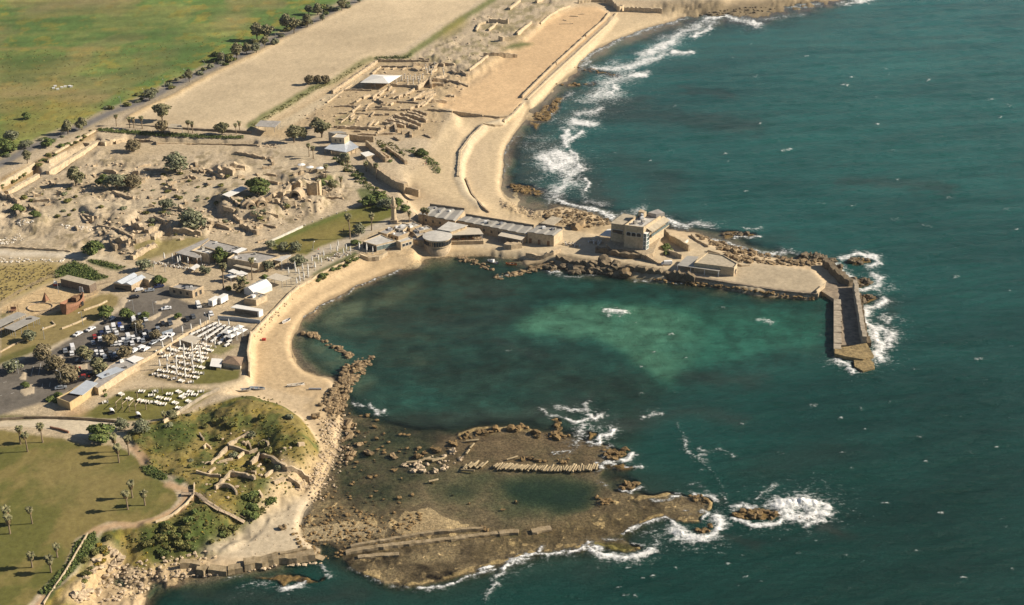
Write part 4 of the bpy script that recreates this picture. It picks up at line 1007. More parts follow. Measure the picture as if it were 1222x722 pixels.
# the glazed stair tower at the near corner and the long balcony of the sunlit side
c0 = rel(q((447,270)), ZR)[0]; c1 = rel(q((612,160)), ZR)[0]; cL = rel(q((297,252)), ZR)[0]
d = Vector(c1) - Vector(c0); d.normalize(); nn = Vector((d.y, -d.x))
if nn.x < 0: nn = -nn
sb = MB(); p0 = Vector(c0) + d * .2 + nn * .05; p1 = p0 + d * 3.0; sb.prism([p0, p1, p1 + nn * 1.6, p0 + nn * 1.6], -2.0, 8.4); st_ = sb.build('stair_tower', GREENGLASS, t)
fb = MB()
for z in (0, 2.1, 4.2, 6.3, 8.4): fb.prism([p0 - d * .1, p1 + d * .1, p1 + d * .1 + nn * 1.75, p0 - d * .1 + nn * 1.75], z - .12, z + .12, True, True)
for e in (p0, p1, p1 + nn * 1.6, p0 + nn * 1.6): fb.box((e.x, e.y, 3.2), (.22, .22, 10.4), math.atan2(d.y, d.x))
fb.build('frame', WHITE, st_)
b0 = Vector(c0) + d * 3.4; b1 = Vector(c1) - d * .4
bb = MB(); bb.slab([(*(b0), 10.2), (*(b1), 10.2), (*(b1 + nn * 3.2), 8.9), (*(b0 + nn * 3.2), 8.9)], .25); bb.build('balcony_roof', ROOFT, t)
bb = MB(); bb.prism([b0, b1, b1 + nn * 3.0, b0 + nn * 3.0], 5.6, 6.1, True, True); bb.build('balcony_floor', STONE2, t)
gb = MB(); gb.prism([b0 + nn * 2.7, b1 + nn * 2.7, b1 + nn * 2.9, b0 + nn * 2.9], 6.1, 7.3); gl_ = gb.build('balcony_glazing', GREENGLASS, t)
for k in range(11):
    pb = MB(); e = (b0 + nn * 2.95).lerp(b1 + nn * 2.95, k / 10); pb.box((e.x, e.y, 7.4), (.16, .16, 2.8)); pb.build('mullion', WHITE, gl_)
# lower wing, podium, upper parapets
wing = rel(q((193,242),(297,256),(385,186),(292,168)), ZR - 2.5)
wb = MB(); wb.prism(wing, -1, ZR - 2.5 - 5.2 - .1); wb.build('wing', STONE2, t)
wr = MB(); wr.prism([Vector(p) * 1.03 + Vector((0, -.1)) for p in wing], ZR - 2.5 - 5.2, ZR - 2.5 - 4.9, True, True); wr.build('wing_roof', ROOFT, t)
w = ccw(wing); i0 = min(range(4), key=lambda i: w[i][1] + w[i - 3][1] if i == 0 else w[i][1] + w[(i + 1) % 4][1])
window_on(w[i0], w[(i0 + 1) % 4], 4.6, 1.9, 1.8, t, 3, margin=.12)
lo = ccw(L); i0 = min(range(4), key=lambda i: lo[i][1] + lo[(i + 1) % 4][1])
window_on(lo[i0], lo[(i0 + 1) % 4], 6.3, 2.2, 1.6, t, 3, margin=.1)
ub = MB(); up = rel(q((480,158),(545,172),(612,160),(560,132)), ZR + 1); ub.prism(up, H - .6, H + 1.3); ub.build('roof_terrace', ROOFG, t)
ub = MB(); up = rel(q((405,150),(452,158),(470,150),(425,130)), ZR + 2); ub.prism(up, H - .6, H + 2.2); ub.build('roof_house', STONE2, t)
ub = MB(); up = rel(q((425,190),(442,195),(450,170),(432,168)), ZR); ub.prism(up, H - .6, H + 1.6); ub.build('chimney', WHITE, t)
roof_units(t, I, H - .5, 4, 3)
pod = rel(q((255,440),(375,452),(455,492),(520,470),(600,300),(400,240),(250,330),(150,400),(200,440)), 5.2)
mb = MB(); mb.prism(pod, -5.5, -.05); mb.build('podium', mat('shaded_sandstone', (.36, .285, .185), .3, .8, .95, .8, .3), t)  # darker sandstone holds the podium's shade in its colour
fa = rel(q((245,300),(300,312),(447,345),(445,370),(240,330)), 9); mb = MB(); mb.slab([(p[0], p[1], 4.6) for p in fa], .25); mb.build('terrace_roof', mat('brown_awning', (.26, .205, .14)), t)
for x, y in rel(q((250,345),(300,350),(360,358),(420,366)), 7): mb = MB(); mb.box((x, y, 2.2), (.4, .4, 4.6)); mb.build('terrace_post', STONE, t)
canopy('white_awning', 'flat white awning between the castle hotel and the terrace tables', 'awning', q((100,332),(190,345),(192,282),(165,285)), 6.0, 3.0, CANVAS)

# ---- house on the mole
q = zm((780, 250), 7.22)
t, L, H, I = flat_building('mole_house', 'low square sandstone house with a parapet roof alone on the mole', 'house', q((350,458),(466,366),(600,390),(722,462),(694,500)), 7.3, 2.6, STONE2, ROOFT, .45, .3)
ctr = Vector((t.location.x, t.location.y)); rel = lambda pts, z: [tuple(P(x, y, z).to_2d() - ctr) for x, y in pts]
lo = ccw(L); fi = min(range(len(lo)), key=lambda i: lo[i][1] + lo[(i + 1) % len(lo)][1])
window_on(lo[fi], lo[(fi + 1) % len(lo)], 1.2, 1.3, 1.3, t, 3, margin=.3, frame=WOODP)
fi2 = max(range(len(lo)), key=lambda i: lo[i][0] + lo[(i + 1) % len(lo)][0]); window_on(lo[fi2], lo[(fi2 + 1) % len(lo)], .2, 1.3, 2.3, t, 1, frame=REDP, name='door')
mb = MB(); mb.slab([(*p, 2.9) for p in rel(q((200,480),(290,398),(388,405),(340,470),(580,518),(562,532)), 5.5)], .2); po = mb.build('porch_roof', METAL, t)
for x, y in rel(q((205,485),(320,498),(440,515),(560,532)), 5.4): mb = MB(); mb.tube((x, y, -.5), (x, y, 2.75), .14, .14, 6); mb.build('porch_post', WHITE, t)

# ---- the vaulted harbour buildings
def wavy_building(name, label, A, B, C, D, zr, zb, waves, amp, wall=STONE, roof=METAL, wins=0, cat='building'):
    """roof corners on the picture: A-B near edge, D-C far edge; waves run from A to B"""
    P4 = [P(*p, zr) for p in (A, B, C, D)]; c = sum(P4, Vector()) / 4; o = Vector((c.x, c.y, zb)); t = thing(name, label, cat, o)
    Q = [p - o for p in P4]; mb = MB(); mb.prism([p.to_2d() for p in Q], -1, zr - zb - .1, False); mb.build('wall', wall, t)
    mb = MB(); wavy_roof(mb, *Q, waves, amp); mb.build('roof', roof, t)
    mb = MB(); a, b = Q[3], Q[2]; d = (b - a).normalized(); n = Vector((-d.y, d.x, 0)) * .25
    mb.prism([(a - n).to_2d(), (b - n).to_2d(), (b + n).to_2d(), (a + n).to_2d()], zr - zb - .3, zr - zb + amp + .7); mb.build('parapet', DARKC, t)
    if wins: window_on(Q[0].to_2d(), Q[1].to_2d(), 1.6, 1.1, 1.4, t, wins, frame=WOODP); 
    roof_units(t, [p.to_2d() * .9 for p in Q], zr - zb + .2, 4, int(zr * 10))
    return t, Q
q = zm((500, 230), 7.22)
wavy_building('harbour_hall', 'stone hall with a sawtooth metal roof behind two palms of the harbour restaurants', (499,255.5), (543,264), *q((392,152),(95,112)), 7.6, 2.8, 4, .6, STONE, METAL, 4)
t, Q = wavy_building('harbour_row', 'long low stone building with a rippled grey roof along the harbour beach', (546,263), (628,279.5), (637,270.5), (556,257.2), 7.4, 2.7, 8, .38, STONE, METAL, 7)
t, Q = wavy_building('harbour_block', 'square stone block with a rippled white roof at the end of the long harbour row', (629.5,277), (661,281.5), (671.5,273.3), (643,268.4), 8.4, 2.6, 3, .45, STONE2, METAL, 0)
a, b = Q[0], Q[1]
for f in (.12, .45, .8): mb = MB(); p = a.lerp(b, f); mb.box((p.x, p.y - .1, 1.3), (1.5, .25, 2.6)); mb.build('door', WOOD, t)
canopy('harbour_awning', 'wide beige awning on posts before the long harbour row', 'awning', [(594,281),(622,286.5),(628,281),(600,275.5)], 6.3, 2.7, BEIGE, posts=3)
canopy('slatted_awning', 'tan slatted shelter on the sand behind the harbour block', 'shelter', zm((600,240),7.22)((325,192),(440,208),(515,148),(425,128)), 4.0, 2.2, ROOFT, posts=2)
# ---- rotunda restaurant
q = zm((420, 220), 7.22)
cx, cy = P(522, 280.5, 9.2).to_2d(); t = thing('round_restaurant', 'round sandstone restaurant with a ring of arched windows above the beach', 'restaurant', (cx, cy, 1.5))
R = 6.7; mb = MB(); mb.lathe([(R + .25, -1.5), (R, 3.2)], 32); mb.build('base_wall', STONE, t, smooth=True)
mb = MB(); mb.lathe([(R + .3, 3.2), (R + .3, 3.6), (R - .1, 3.61), (R - .1, 6.5), (R + .3, 6.51), (R + .3, 7.0)], 32); mb.build('upper_wall', STONE2, t)
mb = MB(); mb.lathe([(R + .75, 7.02), (R + .75, 7.35), (.3, 7.9)], 32); mb.build('roof', ROOFL, t)
for k in range(20):
    a = -math.pi * .98 + k * math.pi * 1.16 / 19; mb = MB(); mb.box(((R - .02) * math.cos(a), (R - .02) * math.sin(a), 5.0), (.35, .8, 2.1), a); w_ = mb.build('window', GLASS, t)
mb = MB(); mb.slab([P(x, y, 9.5) - Vector((cx, cy, 1.5)) for x, y in q((735,385),(830,320),(1000,352),(850,405))], .3); mb.build('rear_roof', ROOFL, t)
mb = MB(); mb.prism([(P(x, y, 9.0) - Vector((cx, cy, 1.5))).to_2d() for x, y in q((738,392),(832,326),(990,354),(850,410))], 0, 7.6); mb.build('rear_wall', STONE, t)
# ---- veranda restaurant to its right
q = zm((500, 230), 7.22)
t = canopy('veranda_restaurant', 'open restaurant veranda with a long beige awning over a stone terrace wall', 'restaurant', q((270,366),(556,356),(520,308),(375,292)), 7.4, 2.2, BEIGE, .35, posts=4)
o = t.location.copy()
tw = [P(x, y, 4.6) for x, y in q((268,418),(556,412),(530,360),(380,350))]
mb = MB(); mb.prism([(p - o).to_2d() for p in tw], -2.5, 2.2); mb.build('terrace_wall', STONE, t)
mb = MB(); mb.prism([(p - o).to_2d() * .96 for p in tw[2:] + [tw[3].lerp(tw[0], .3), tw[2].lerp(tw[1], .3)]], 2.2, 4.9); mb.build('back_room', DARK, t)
mb = MB(); a, b = tw[0] - o, tw[1] - o
for k in range(16): p = a.lerp(b, (k + .5) / 16); mb.box((p.x, p.y + .15, 2.75), (.08, .08, 1.1))
mb.tube((a.x, a.y + .15, 3.25), (b.x, b.y + .15, 3.25), .06); mb.build('railing', WOOD, t)
for k in range(9):
    p = a.lerp(b, (k + .7) / 9.6) + Vector((0, RNG.uniform(1.2, 3), 0)); mb = MB(); mb.box((p.x, p.y, 2.95), (1.3, .9, .1)); mb.box((p.x, p.y, 2.55), (.15, .15, .7)); mb.build('table', WOOD if k % 3 else ORANGE, t)
mb = MB(); wall_mesh(mb, [G(*p) + Vector((0, 0, 0)) for p in q((740,470),(800,482),(866,468))], 4.0, 2.6, rag=.1); tag(mb.build('quay_wall', STONE), 'square stone quay under the beige harbour awning', 'quay')
# ---- restaurants on the beach terrace
q = zm((420, 220), 7.22)
t, L, H, I = flat_building('terrace_restaurant', 'flat roofed glazed restaurant on a curved stone terrace left of the round one', 'restaurant', q((92,490),(210,524),(383,482),(300,455),(250,428)), 8.2, 4.2, STONE2, ROOFL, .3, .3)
lo = ccw(L); n = len(lo); k = max(range(n), key=lambda i: -(lo[i][1] + lo[(i + 1) % n][1]) + .3 * (lo[i][0] + lo[(i + 1) % n][0]))
window_on(lo[k], lo[(k + 1) % n], 1.2, 2.0, 2.0, t, 6, glass=GREENGLASS, margin=.03)
k2 = (k - 1) % n; window_on(lo[k2], lo[(k2 + 1) % n], .3, 3.0, 2.9, t, 3, margin=.05, frame=DARK)
o = t.location
tp = [P(x, y, 4.2) for x, y in q((60,600),(130,640),(260,612),(340,570),(400,520),(300,470),(90,520))]
mb = MB(); mb.prism([(p - o).to_2d() for p in tp], -4, .02); mb.build('terrace', STONE2, t)
mb = MB(); prs = [(p - o) for p in tp[:4]]
for a, b in zip(prs[:-1], prs[1:]): mb.tube((a.x, a.y, 1.0), (b.x, b.y, 1.0), .07); [mb.tube((a.lerp(b, f).x, a.lerp(b, f).y, 0), (a.lerp(b, f).x, a.lerp(b, f).y, 1.0), .05) for f in (0, .33, .66)]
mb.build('railing', WOOD, t)
t, L, H, I = flat_building('corner_house', 'small square house of pale stone with a grey flat roof above the beach', 'house', q((383,484),(420,500),(526,468),(490,444)), 8.8, 1.6, STONE2, ROOFL, .3, .3)
lo = ccw(L); k = min(range(4), key=lambda i: lo[i][1] + lo[(i + 1) % 4][1] - .6 * (lo[i][0] + lo[(i + 1) % 4][0])); window_on(lo[k], lo[(k + 1) % 4], 4.6, 1.4, 1.4, t, 3, margin=.1)
for k, (pts, zr, lab, rf) in enumerate([(q((225,408),(330,362),(400,372),(300,428)), 8.0, 'shop with a dark grey roof beside the minaret', ROOFG), (q((345,372),(430,330),(500,345),(440,395)), 8.4, 'shop with a grey roof and pale gable in front of the minaret', ROOFG),
        (q((420,345),(520,318),(600,345),(500,380)), 8.0, 'shop with roof tanks right of the minaret', ROOFL), (q((540,372),(650,352),(690,378),(580,402)), 8.6, 'narrow house with white roof railings behind the round restaurant', ROOFL), (q((320,425),(420,385),(495,410),(400,450)), 7.6, 'low house squeezed behind the glazed terrace restaurant', ROOFG), (q((520,400),(600,385),(640,420),(560,450)), 7.6, 'low house touching the left side of the round restaurant', ROOFG)]):
    t, L, H, I = flat_building('small_shop', lab, 'shop', pts, zr, 4.2, STONE2 if k % 2 else STONE, rf, .35, .25); roof_units(t, I, H - .35, 3, 20 + k)
    lo = ccw(L); j = min(range(4), key=lambda i: lo[i][1] + lo[(i + 1) % 4][1]); window_on(lo[j], lo[(j + 1) % 4], 1.0, 1.1, 1.3, t, 2, frame=WOODP)
t = canopy('curved_wall_house', 'low house with a curved stone front between corner house and round restaurant', 'house', q((520,470),(620,482),(625,450),(530,445)), 6.6, 1.6, ROOFG); o = t.location
mb = MB(); mb.prism([(P(x, y, 6.0) - o).to_2d() for x, y in q((522,478),(570,492),(622,488),(625,455),(530,450))], -1, 4.6); mb.build('wall', STONE, t)
# ---- minaret
p = P(470.2, 265.5, 4.4); t = thing('minaret', 'slender stone minaret with a balcony and a pointed cap by the lawn', 'minaret', (p.x, p.y, 4.2))
mb = MB(); mb.prism([(-1.8,-1.8),(1.8,-1.8),(1.8,1.8),(-1.8,1.8)], -1, 2.0); mb.build('base', STONE2, t)
mb = MB(); mb.lathe([(1.5, 2.0), (1.4, 2.4), (1.25, 8.2)], 10); mb.build('shaft', STONE2, t)
mb = MB(); mb.lathe([(1.25, 8.2), (1.9, 8.9), (1.95, 9.2), (1.95, 9.9), (1.7, 9.91), (1.7, 9.3), (.9, 9.31)], 12); mb.build('balcony', PALEROCK, t)
mb = MB(); mb.lathe([(1.1, 9.2), (1.05, 12.2), (1.2, 12.3), (.62, 13.7), (.08, 15.0)], 10); mb.build('cap', STONE2, t)
# ---- white house with a shed roof by the city wall
q = zm((360, 140), 6.84)
t, L, H, I = flat_building('cube_house', 'two storey cube of pale stone rising from a wide white shed roof by the moat', 'house', q((243,162),(347,168),(388,140),(290,128)), 13.0, 5.2, STONE2, ROOFL, .35, .3)
lo = ccw(L); j = min(range(4), key=lambda i: lo[i][1] + lo[(i + 1) % 4][1]); window_on(lo[j], lo[(j + 1) % 4], 5.2, .9, 1.4, t, 2, frame=WOODP)
o = t.location
pts = [(185,255,8.4),(360,284,8.0),(465,240,8.6),(395,190,9.0),(350,214,9.3),(246,208,9.3)]
Q = [P(*q((x, y))[0], z) - o for x, y, z in pts]; mb = MB(); mb.slab(Q, .3); mb.build('shed_roof', SILVER, t)
mb = MB(); mb.prism([(P(*q((x, y))[0], 6.6) - o).to_2d() for x, y in ((250,290),(345,300),(440,262),(390,215),(255,225))], -1, 2.4); mb.build('lower_wall', STONE, t)
for x, y in ((190,262),(240,275),(356,290),(440,256)): p = P(*q((x, y))[0], 8.0) - o; mb = MB(); mb.tube((p.x, p.y, -1), (p.x, p.y, 2.8), .2); mb.build('post', STONE, t)
mb = MB(); pts = q((216,108),(270,122),(365,112),(310,98)); mb.prism([(P(x, y, 12) - o).to_2d() for x, y in pts], 0, 5.9); mb.build('rear_wing', METAL, t)
t = canopy('kiosk', 'small white roofed kiosk beside the white shed roof at the wall', 'kiosk', q((478,290),(520,320),(595,302),(545,276)), 7.6, 5.2, CANVAS, .2); o = t.location
mb = MB(); mb.prism([(P(x, y, 7) - o).to_2d() for x, y in q((485,295),(522,318),(585,303),(545,282))], -1, 2.1); mb.build('wall', STONE, t)
# ---- excavation pavilions
q = zm((400, 60), 6.017)
t = thing('pavilion', 'great pointed white pavilion roof over the palace excavation', 'pavilion'); Q = [P(*q((x, y))[0], z) for x, y, z in ((178,232,8.2),(385,238,8.2),(478,180,8.2),(262,174,8.2))]; ap = P(*q((345,190))[0], 10.8)
o = sum(Q, Vector()) / 4; o.z = 4; t.location = o; mb = MB()
for a, b in zip(Q, Q[1:] + Q[:1]): mb.add([a - o, b - o, ap - o], [(0, 1, 2)])
mb.build('roof', CANVAS, t)
for k in range(4):
    for f in (0, .5): p = Q[k].lerp(Q[(k + 1) % 4], f).lerp(ap, .05) - o; mb = MB(); mb.tube((p.x, p.y, -.5), (p.x, p.y, 4.15), .15, .15, 6); mb.build('post', GREYM, t)
canopy('shade_shelter', 'dark grey flat shelter at the near corner of the sand field', 'shelter', [(304,150.5),(328,152),(335.5,144.5),(311,143.5)], 10, 7, ROOFG, posts=2)
canopy('guard_shelter', 'small thatch coloured shelter between the palms behind the moat hedge', 'shelter', [(200,152),(218,153),(216,148.5),(204,147.5)], 9.6, 7, ROOFT)
# ---- big flat complex by the lawn
q = zm((180, 270), 7.22)
t, L, H, I = flat_building('cafe_wing', 'stone cafe wing with parapet roof and a deep shaded porch', 'cafe', q((345,208),(432,165),(562,205),(500,240)), 9.6, 4.6, STONE2, ROOFL, .7, .35); roof_units(t, I, H - .7, 3, 5)
o = t.location
Q = [P(*q((x, y))[0], 9.0) - o for x, y in ((208,228),(395,275),(440,262),(346,210),(425,166),(500,108),(490,104))]
mb = MB(); mb.slab([(p.x, p.y, 4.5) for p in Q], .2); mb.build('porch_roof', ROOFG, t)
for x, y in ((212,232),(270,246),(330,262),(392,278)): p = P(*q((x, y))[0], 9.0) - o; mb = MB(); mb.box((p.x, p.y, 1.9), (.35, .35, 4.9)); mb.build('post', WOOD, t)
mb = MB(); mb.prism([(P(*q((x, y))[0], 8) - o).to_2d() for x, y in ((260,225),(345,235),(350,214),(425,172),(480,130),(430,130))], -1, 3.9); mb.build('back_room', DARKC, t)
t, L, H, I = flat_building('rear_hall', 'wide flat grey roofed hall behind the cafe porch below the ruins', 'hall', q((432,166),(505,112),(790,182),(850,205),(745,240),(562,206)), 9.2, 4.6, STONE, ROOFG, .3, .3); roof_units(t, I, H - .3, 4, 6)
q7 = zm((260, 300), 7.22)
t, L, H, I = flat_building('gallery_house', 'stone house with roof machines and a long grey roof facing the mosque lawn', 'house', q7((80,58),(150,14),(330,0),(535,38),(345,102)), 9.4, 4.4, STONE2, ROOFG, .6, .35); roof_units(t, I, H - .6, 8, 7); o = t.location
lo = ccw(L); n = len(lo); j = max(range(n), key=lambda i: lo[i][0] + lo[(i + 1) % n][0] - .5 * (lo[i][1] + lo[(i + 1) % n][1])); window_on(lo[j], lo[(j + 1) % n], .4, 1.3, 2.2, t, 3, margin=.2, frame=WOODP)
j2 = (j - 1) % n; window_on(lo[j2], lo[(j2 + 1) % n], 1.2, 1.2, 1.3, t, 3, margin=.1, frame=WOODP)
mb = MB(); mb.slab([P(*q7((x, y))[0], 7.6) - o for x, y in ((130,122),(310,165),(345,150),(160,112))], .2); mb.build('awning', ROOFT, t)
mb = MB(); mb.slab([P(*q7((x, y))[0], 8.6) - o for x, y in ((540,42),(632,28),(610,48),(545,85),(470,70))], .2); mb.build('side_roof', ROOFL, t)
for x, y in ((625,32),(600,52),(548,82)): p = P(*q7((x, y))[0], 8.6) - o; mb = MB(); mb.tube((p.x, p.y, -.5), (p.x, p.y, 4.0), .12); mb.build('post', WHITE, t)
canopy('skylight_roof', 'white sloping glass roof between the two flat halls', 'roof', q((702,218),(745,232),(828,192),(782,182)), 9.9, 9.0, WHITE)
for k, pts in enumerate((q7((55,205),(110,228),(165,210),(105,190)), q7((85,170),(140,188),(190,172),(130,150)), q7((150,195),(205,212),(258,188),(200,165)))):
    canopy('square_sunshade', ['lower left white square sunshade before the gallery house', 'upper white square sunshade before the gallery house', 'right white square sunshade before the gallery house'][k], 'sunshade', pts, 7.4, 4.6, CANVAS, .25)
canopy('entrance_awning', 'white awning at the edge of the cafe terrace', 'awning', q((335,360),(372,378),(430,340),(395,322)), 6.8, 4.6, CANVAS)
# ---- houses by the car park
t, L, H, I = flat_building('stone_hut', 'sandstone house with a hollow parapet roof at the bend of the car park', 'house', q((155,522),(240,486),(455,512),(356,558)), 8.2, 4.6, STONE, ROOFG, .6, .35)
lo = ccw(L); n = 4; j = min(range(4), key=lambda i: lo[i][1] + lo[(i + 1) % 4][1] + .4 * (lo[i][0] + lo[(i + 1) % 4][0])); window_on(lo[j], lo[(j + 1) % 4], 1.2, 1.0, 1.1, t, 3, margin=.08, frame=DARK); window_on(lo[(j + 1) % 4], lo[(j + 2) % 4], .2, 1.2, 2.1, t, 2, frame=WOODP, name='door'); roof_units(t, I, H - .6, 2, 8)
q = zm((100, 300), 7.22)
t = thing('visitor_centre', 'low visitor house with twin pale blue gabled roofs beside the car park', 'house'); Q = [P(*q(p)[0], 8.0) for p in ((248,272),(410,292),(535,225),(402,192))]; o = sum(Q, Vector()) / 4; o.z = 4.6; t.location = o; Q = [p - o for p in Q]
mb = MB(); mb.prism([p.to_2d() * .94 for p in Q], -1, 3.2); mb.build('wall', STONE, t)
for f0, f1 in ((0, .5), (.5, 1)):
    a0, b0 = Q[0].lerp(Q[1], f0), Q[0].lerp(Q[1], f1); a1, b1 = Q[3].lerp(Q[2], f0), Q[3].lerp(Q[2], f1); m0, m1 = a0.lerp(b0, .5) + Vector((0, 0, 1.1)), a1.lerp(b1, .5) + Vector((0, 0, 1.1))
    mb = MB(); mb.add([a0, m0, m1, a1, b0, b1], [(0, 1, 2, 3), (1, 4, 5, 2), (0, 4, 1), (3, 2, 5)]); mb.build('gable_roof', SILVER, t)
w_ = [(p.x * .95, p.y * .95) for p in Q]; window_on(w_[0], w_[1], .4, 2.0, 2.0, t, 4, frame=DARK, margin=.06)
t, L, H, I = flat_building('tan_annex', 'flat tan roofed annex behind the twin blue gables', 'annex', q((418,190),(560,248),(632,212),(500,168)), 8.2, 4.6, STONE2, ROOFT, .2, .25)
t, L, H, I = flat_building('playground_shed', 'long brown shed with a flat tan roof behind the playground ship', 'shed', [(72,332.8),(106.5,341),(114.5,336.5),(80.5,328.4)], 8.4, 5.0, mat('grey_boards', (.17, .13, .095)), ROOFT, .1, .2)
mb = MB(); c_ = [Vector(p) for p in L]; mb.slab([(*(c_[0].lerp(c_[1], .0)), H + .2), (*(c_[1] * 1.02), H + .2), (*(c_[2] * 1.02), H + .2), (*(c_[3]), H + .2)] if len(c_) == 4 else [(*p, H + .2) for p in c_], .12); mb.build('roof_edge', ROOFT, t)
canopy('picnic_shelter', 'left grey shelter roof beside the playground, cut by the picture edge', 'shelter', [(-14,388),(21,372),(31.5,374.8),(0,390)], 8, 5.2, METAL, posts=4)
t = canopy('picnic_shelter', 'right grey shelter roof beside the playground with a dark hatch', 'shelter', [(4.2,391),(36.5,376.5),(48,379.2),(16.6,394.5)], 8, 5.2, METAL, posts=4); mb = MB(); p = P(34.5, 380.5, 8) - t.location; mb.box((p.x, p.y, p.z + .06), (2.4, 1.6, .1), .3); mb.build('hatch', DARK, t)
# ---- service buildings along the wall of the car park
t, L, H, I = flat_building('ticket_house', 'low house with yellow end walls and a silver sheet roof by the hedge', 'house', [(67.5,474.5),(83,480.5),(98.3,470.8),(116,457),(103.2,453.5),(84,466)], 8.0, 4.4, YELLOW, DARK, .5, .3)
o = t.location; mb = MB(); mb.slab([P(x, y, 8.15) - o for x, y in ((82.5,469),(98.5,471.5),(117,457),(103.2,453.6))], .15); mb.build('sheet_roof', SILVER, t)
t, L, H, I = flat_building('service_row', 'long dark roofed service building between the parked cars and the lawns', 'building', [(108,459.5),(117,463.5),(150,441.5),(166,433),(149,426),(131,435.5)], 7.8, 4.4, STONE2, ROOFG, .15, .3); o = t.location
mb = MB(); mb.slab([P(x, y, 8.05) - o for x, y in ((114.5,448),(122,451.5),(149,441),(138.5,437.5),(126,442))], .12); mb.build('silver_panel', SILVER, t)
mb = MB(); mb.slab([P(x, y, 8.05) - o for x, y in ((150.5,428.5),(160,433),(172,427),(160,424))], .12); mb.build('white_panel', WHITE, t); roof_units(t, I, H, 3, 9)
# ---- beach club buildings
q = zm((260, 300), 7.22)
t = thing('white_tent', 'large white gabled tent hall above the beach wall', 'tent'); Q = [P(*q(p)[0], 7.4) for p in ((222,318),(303,352),(466,288),(376,242))]; o = sum(Q, Vector()) / 4; o.z = 4.6; t.location = o; Q = [p - o for p in Q]
m0, m1 = Q[0].lerp(Q[1], .5) + Vector((0, 0, 1.6)), Q[3].lerp(Q[2], .5) + Vector((0, 0, 1.6))
mb = MB(); mb.prism([p.to_2d() for p in Q], -1, Q[0].z); mb.add([Q[0], Q[1], m0], [(0, 1, 2)]); mb.add([Q[2], Q[3], m1], [(0, 1, 2)]); mb.build('wall', CANVAS, t); mb = MB(); mb.add([Q[0], m0, m1, Q[3], Q[1], Q[2]], [(0, 1, 2, 3), (1, 4, 5, 2)]); mb.build('roof', WHITE, t)
canopy('club_awning', 'beige awning on posts beside the big white tent', 'awning', q((416,226),(552,258),(636,226),(500,187)), 8.0, 4.6, BEIGE, posts=2)
t, L, H, I = flat_building('club_kitchen', 'small square tan house between the white tent and the dining rows', 'house', q((224,402),(328,418),(425,374),(330,350)), 7.6, 4.6, STONE2, ROOFT, .3, .3); roof_units(t, I, H - .3, 4, 10)
t = thing('bar_shelter', 'long white roofed bar shelter with a dark open front', 'bar'); Q = [P(*q(p)[0], 7.6) for p in ((108,482),(352,516),(388,498),(160,456))]; o = sum(Q, Vector()) / 4; o.z = 4.6; t.location = o; Q = [p - o for p in Q]
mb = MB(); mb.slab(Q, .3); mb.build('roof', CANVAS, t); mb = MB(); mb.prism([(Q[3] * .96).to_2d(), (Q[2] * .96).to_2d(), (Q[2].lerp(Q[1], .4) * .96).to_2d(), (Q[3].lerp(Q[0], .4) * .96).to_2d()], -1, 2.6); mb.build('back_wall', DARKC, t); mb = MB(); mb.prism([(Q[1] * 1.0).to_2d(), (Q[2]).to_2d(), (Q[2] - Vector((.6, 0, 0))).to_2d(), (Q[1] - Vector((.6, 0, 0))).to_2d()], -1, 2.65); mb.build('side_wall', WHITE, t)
mb = MB(); wall_mesh(mb, [G(*p) for p in q((0,588),(180,600),(366,625))], .3, 1.9, rag=.02); tag(mb.build('screen_wall', BLUEP), 'pale blue screen behind the dining rows', 'screen')
q = zm((160, 280), 3.61)
t = thing('hip_roof_hut', 'small hut with a brown hipped roof on the beach lawn', 'hut'); Q = [P(*q(p)[0], 6.6) for p in ((376,552),(462,566),(472,528),(402,520))]; o = sum(Q, Vector()) / 4; o.z = 4.4; t.location = o; Q = [p - o for p in Q]
mb = MB(); ap = Vector((0, 0, Q[0].z + 1.5)); mb.add(Q + [ap], [(0, 1, 4), (1, 2, 4), (2, 3, 4), (3, 0, 4)]); mb.build('roof', mat('brown_tiles', (.25, .175, .115), .2, 1.2), t); mb = MB(); mb.prism([p.to_2d() * .85 for p in Q], -1, Q[0].z); mb.build('wall', BEIGE, t)
canopy('hut_awning', 'white square awning left of the brown hipped hut', 'awning', q((326,566),(374,572),(382,535),(334,532)), 6.0, 4.4, CANVAS)
canopy('buffet_awning', 'pale beige awning at the top of the white table lawn', 'awning', q((196,452),(262,472),(292,446),(240,430)), 7.0, 4.6, BEIGE, posts=2)
# ================================================================== WALLS, JETTY, RUINS
def wall_thing(name, label, cat, pts, th, h, m=STONE, group=None, **kw):
    mb = MB(); wall_mesh(mb, [G(*p) for p in pts], th, h, **kw); return tag(mb.build(name, m), label, cat, group)
# moat walls
for k, (pts, top) in enumerate(([[(-8,237),(0,231),(42,204.5)], 7.2], [[(59,202),(80,190.5)], 7.2], [[(66,192.5),(90,178.5),(115,165)], 7.4])):
    mb = MB(); wall_mesh(mb, [P(x, y, 1.6) for x, y in pts], 1.6, 0, zb=-.5, ztop=top, rag=.25); tag(mb.build('moat_wall', STONE2), ['sunlit bank wall of the dry moat nearest the left picture edge', 'short sunlit middle stretch of the moat bank wall', 'long sunlit bank wall at the far end of the dry moat'][k], 'wall', 'bank walls of the dry moat')
for k, (pts, top) in enumerate(([[(8,232),(26,222),(46,211)], 7.4], [[(57,208),(88,190),(118,171)], 7.6])):
    mb = MB(); wall_mesh(mb, [P(x, y, 5.2) for x, y in pts], 2.6, 0, zb=-4, ztop=top, rag=.6); tag(mb.build('city_wall', STONE2), ['broken city wall on the town side of the moat, near stretch at the left edge', 'broken city wall on the town side of the moat, long far stretch'][k], 'wall', 'city walls along the moat')
for k, (pts, top, th) in enumerate(([[(12,229),(42,210)], 7.0, 4], [[(80,191),(96,180)], 7.0, 3])):
    p0, p1 = P(*pts[0], 2), P(*pts[1], 2)
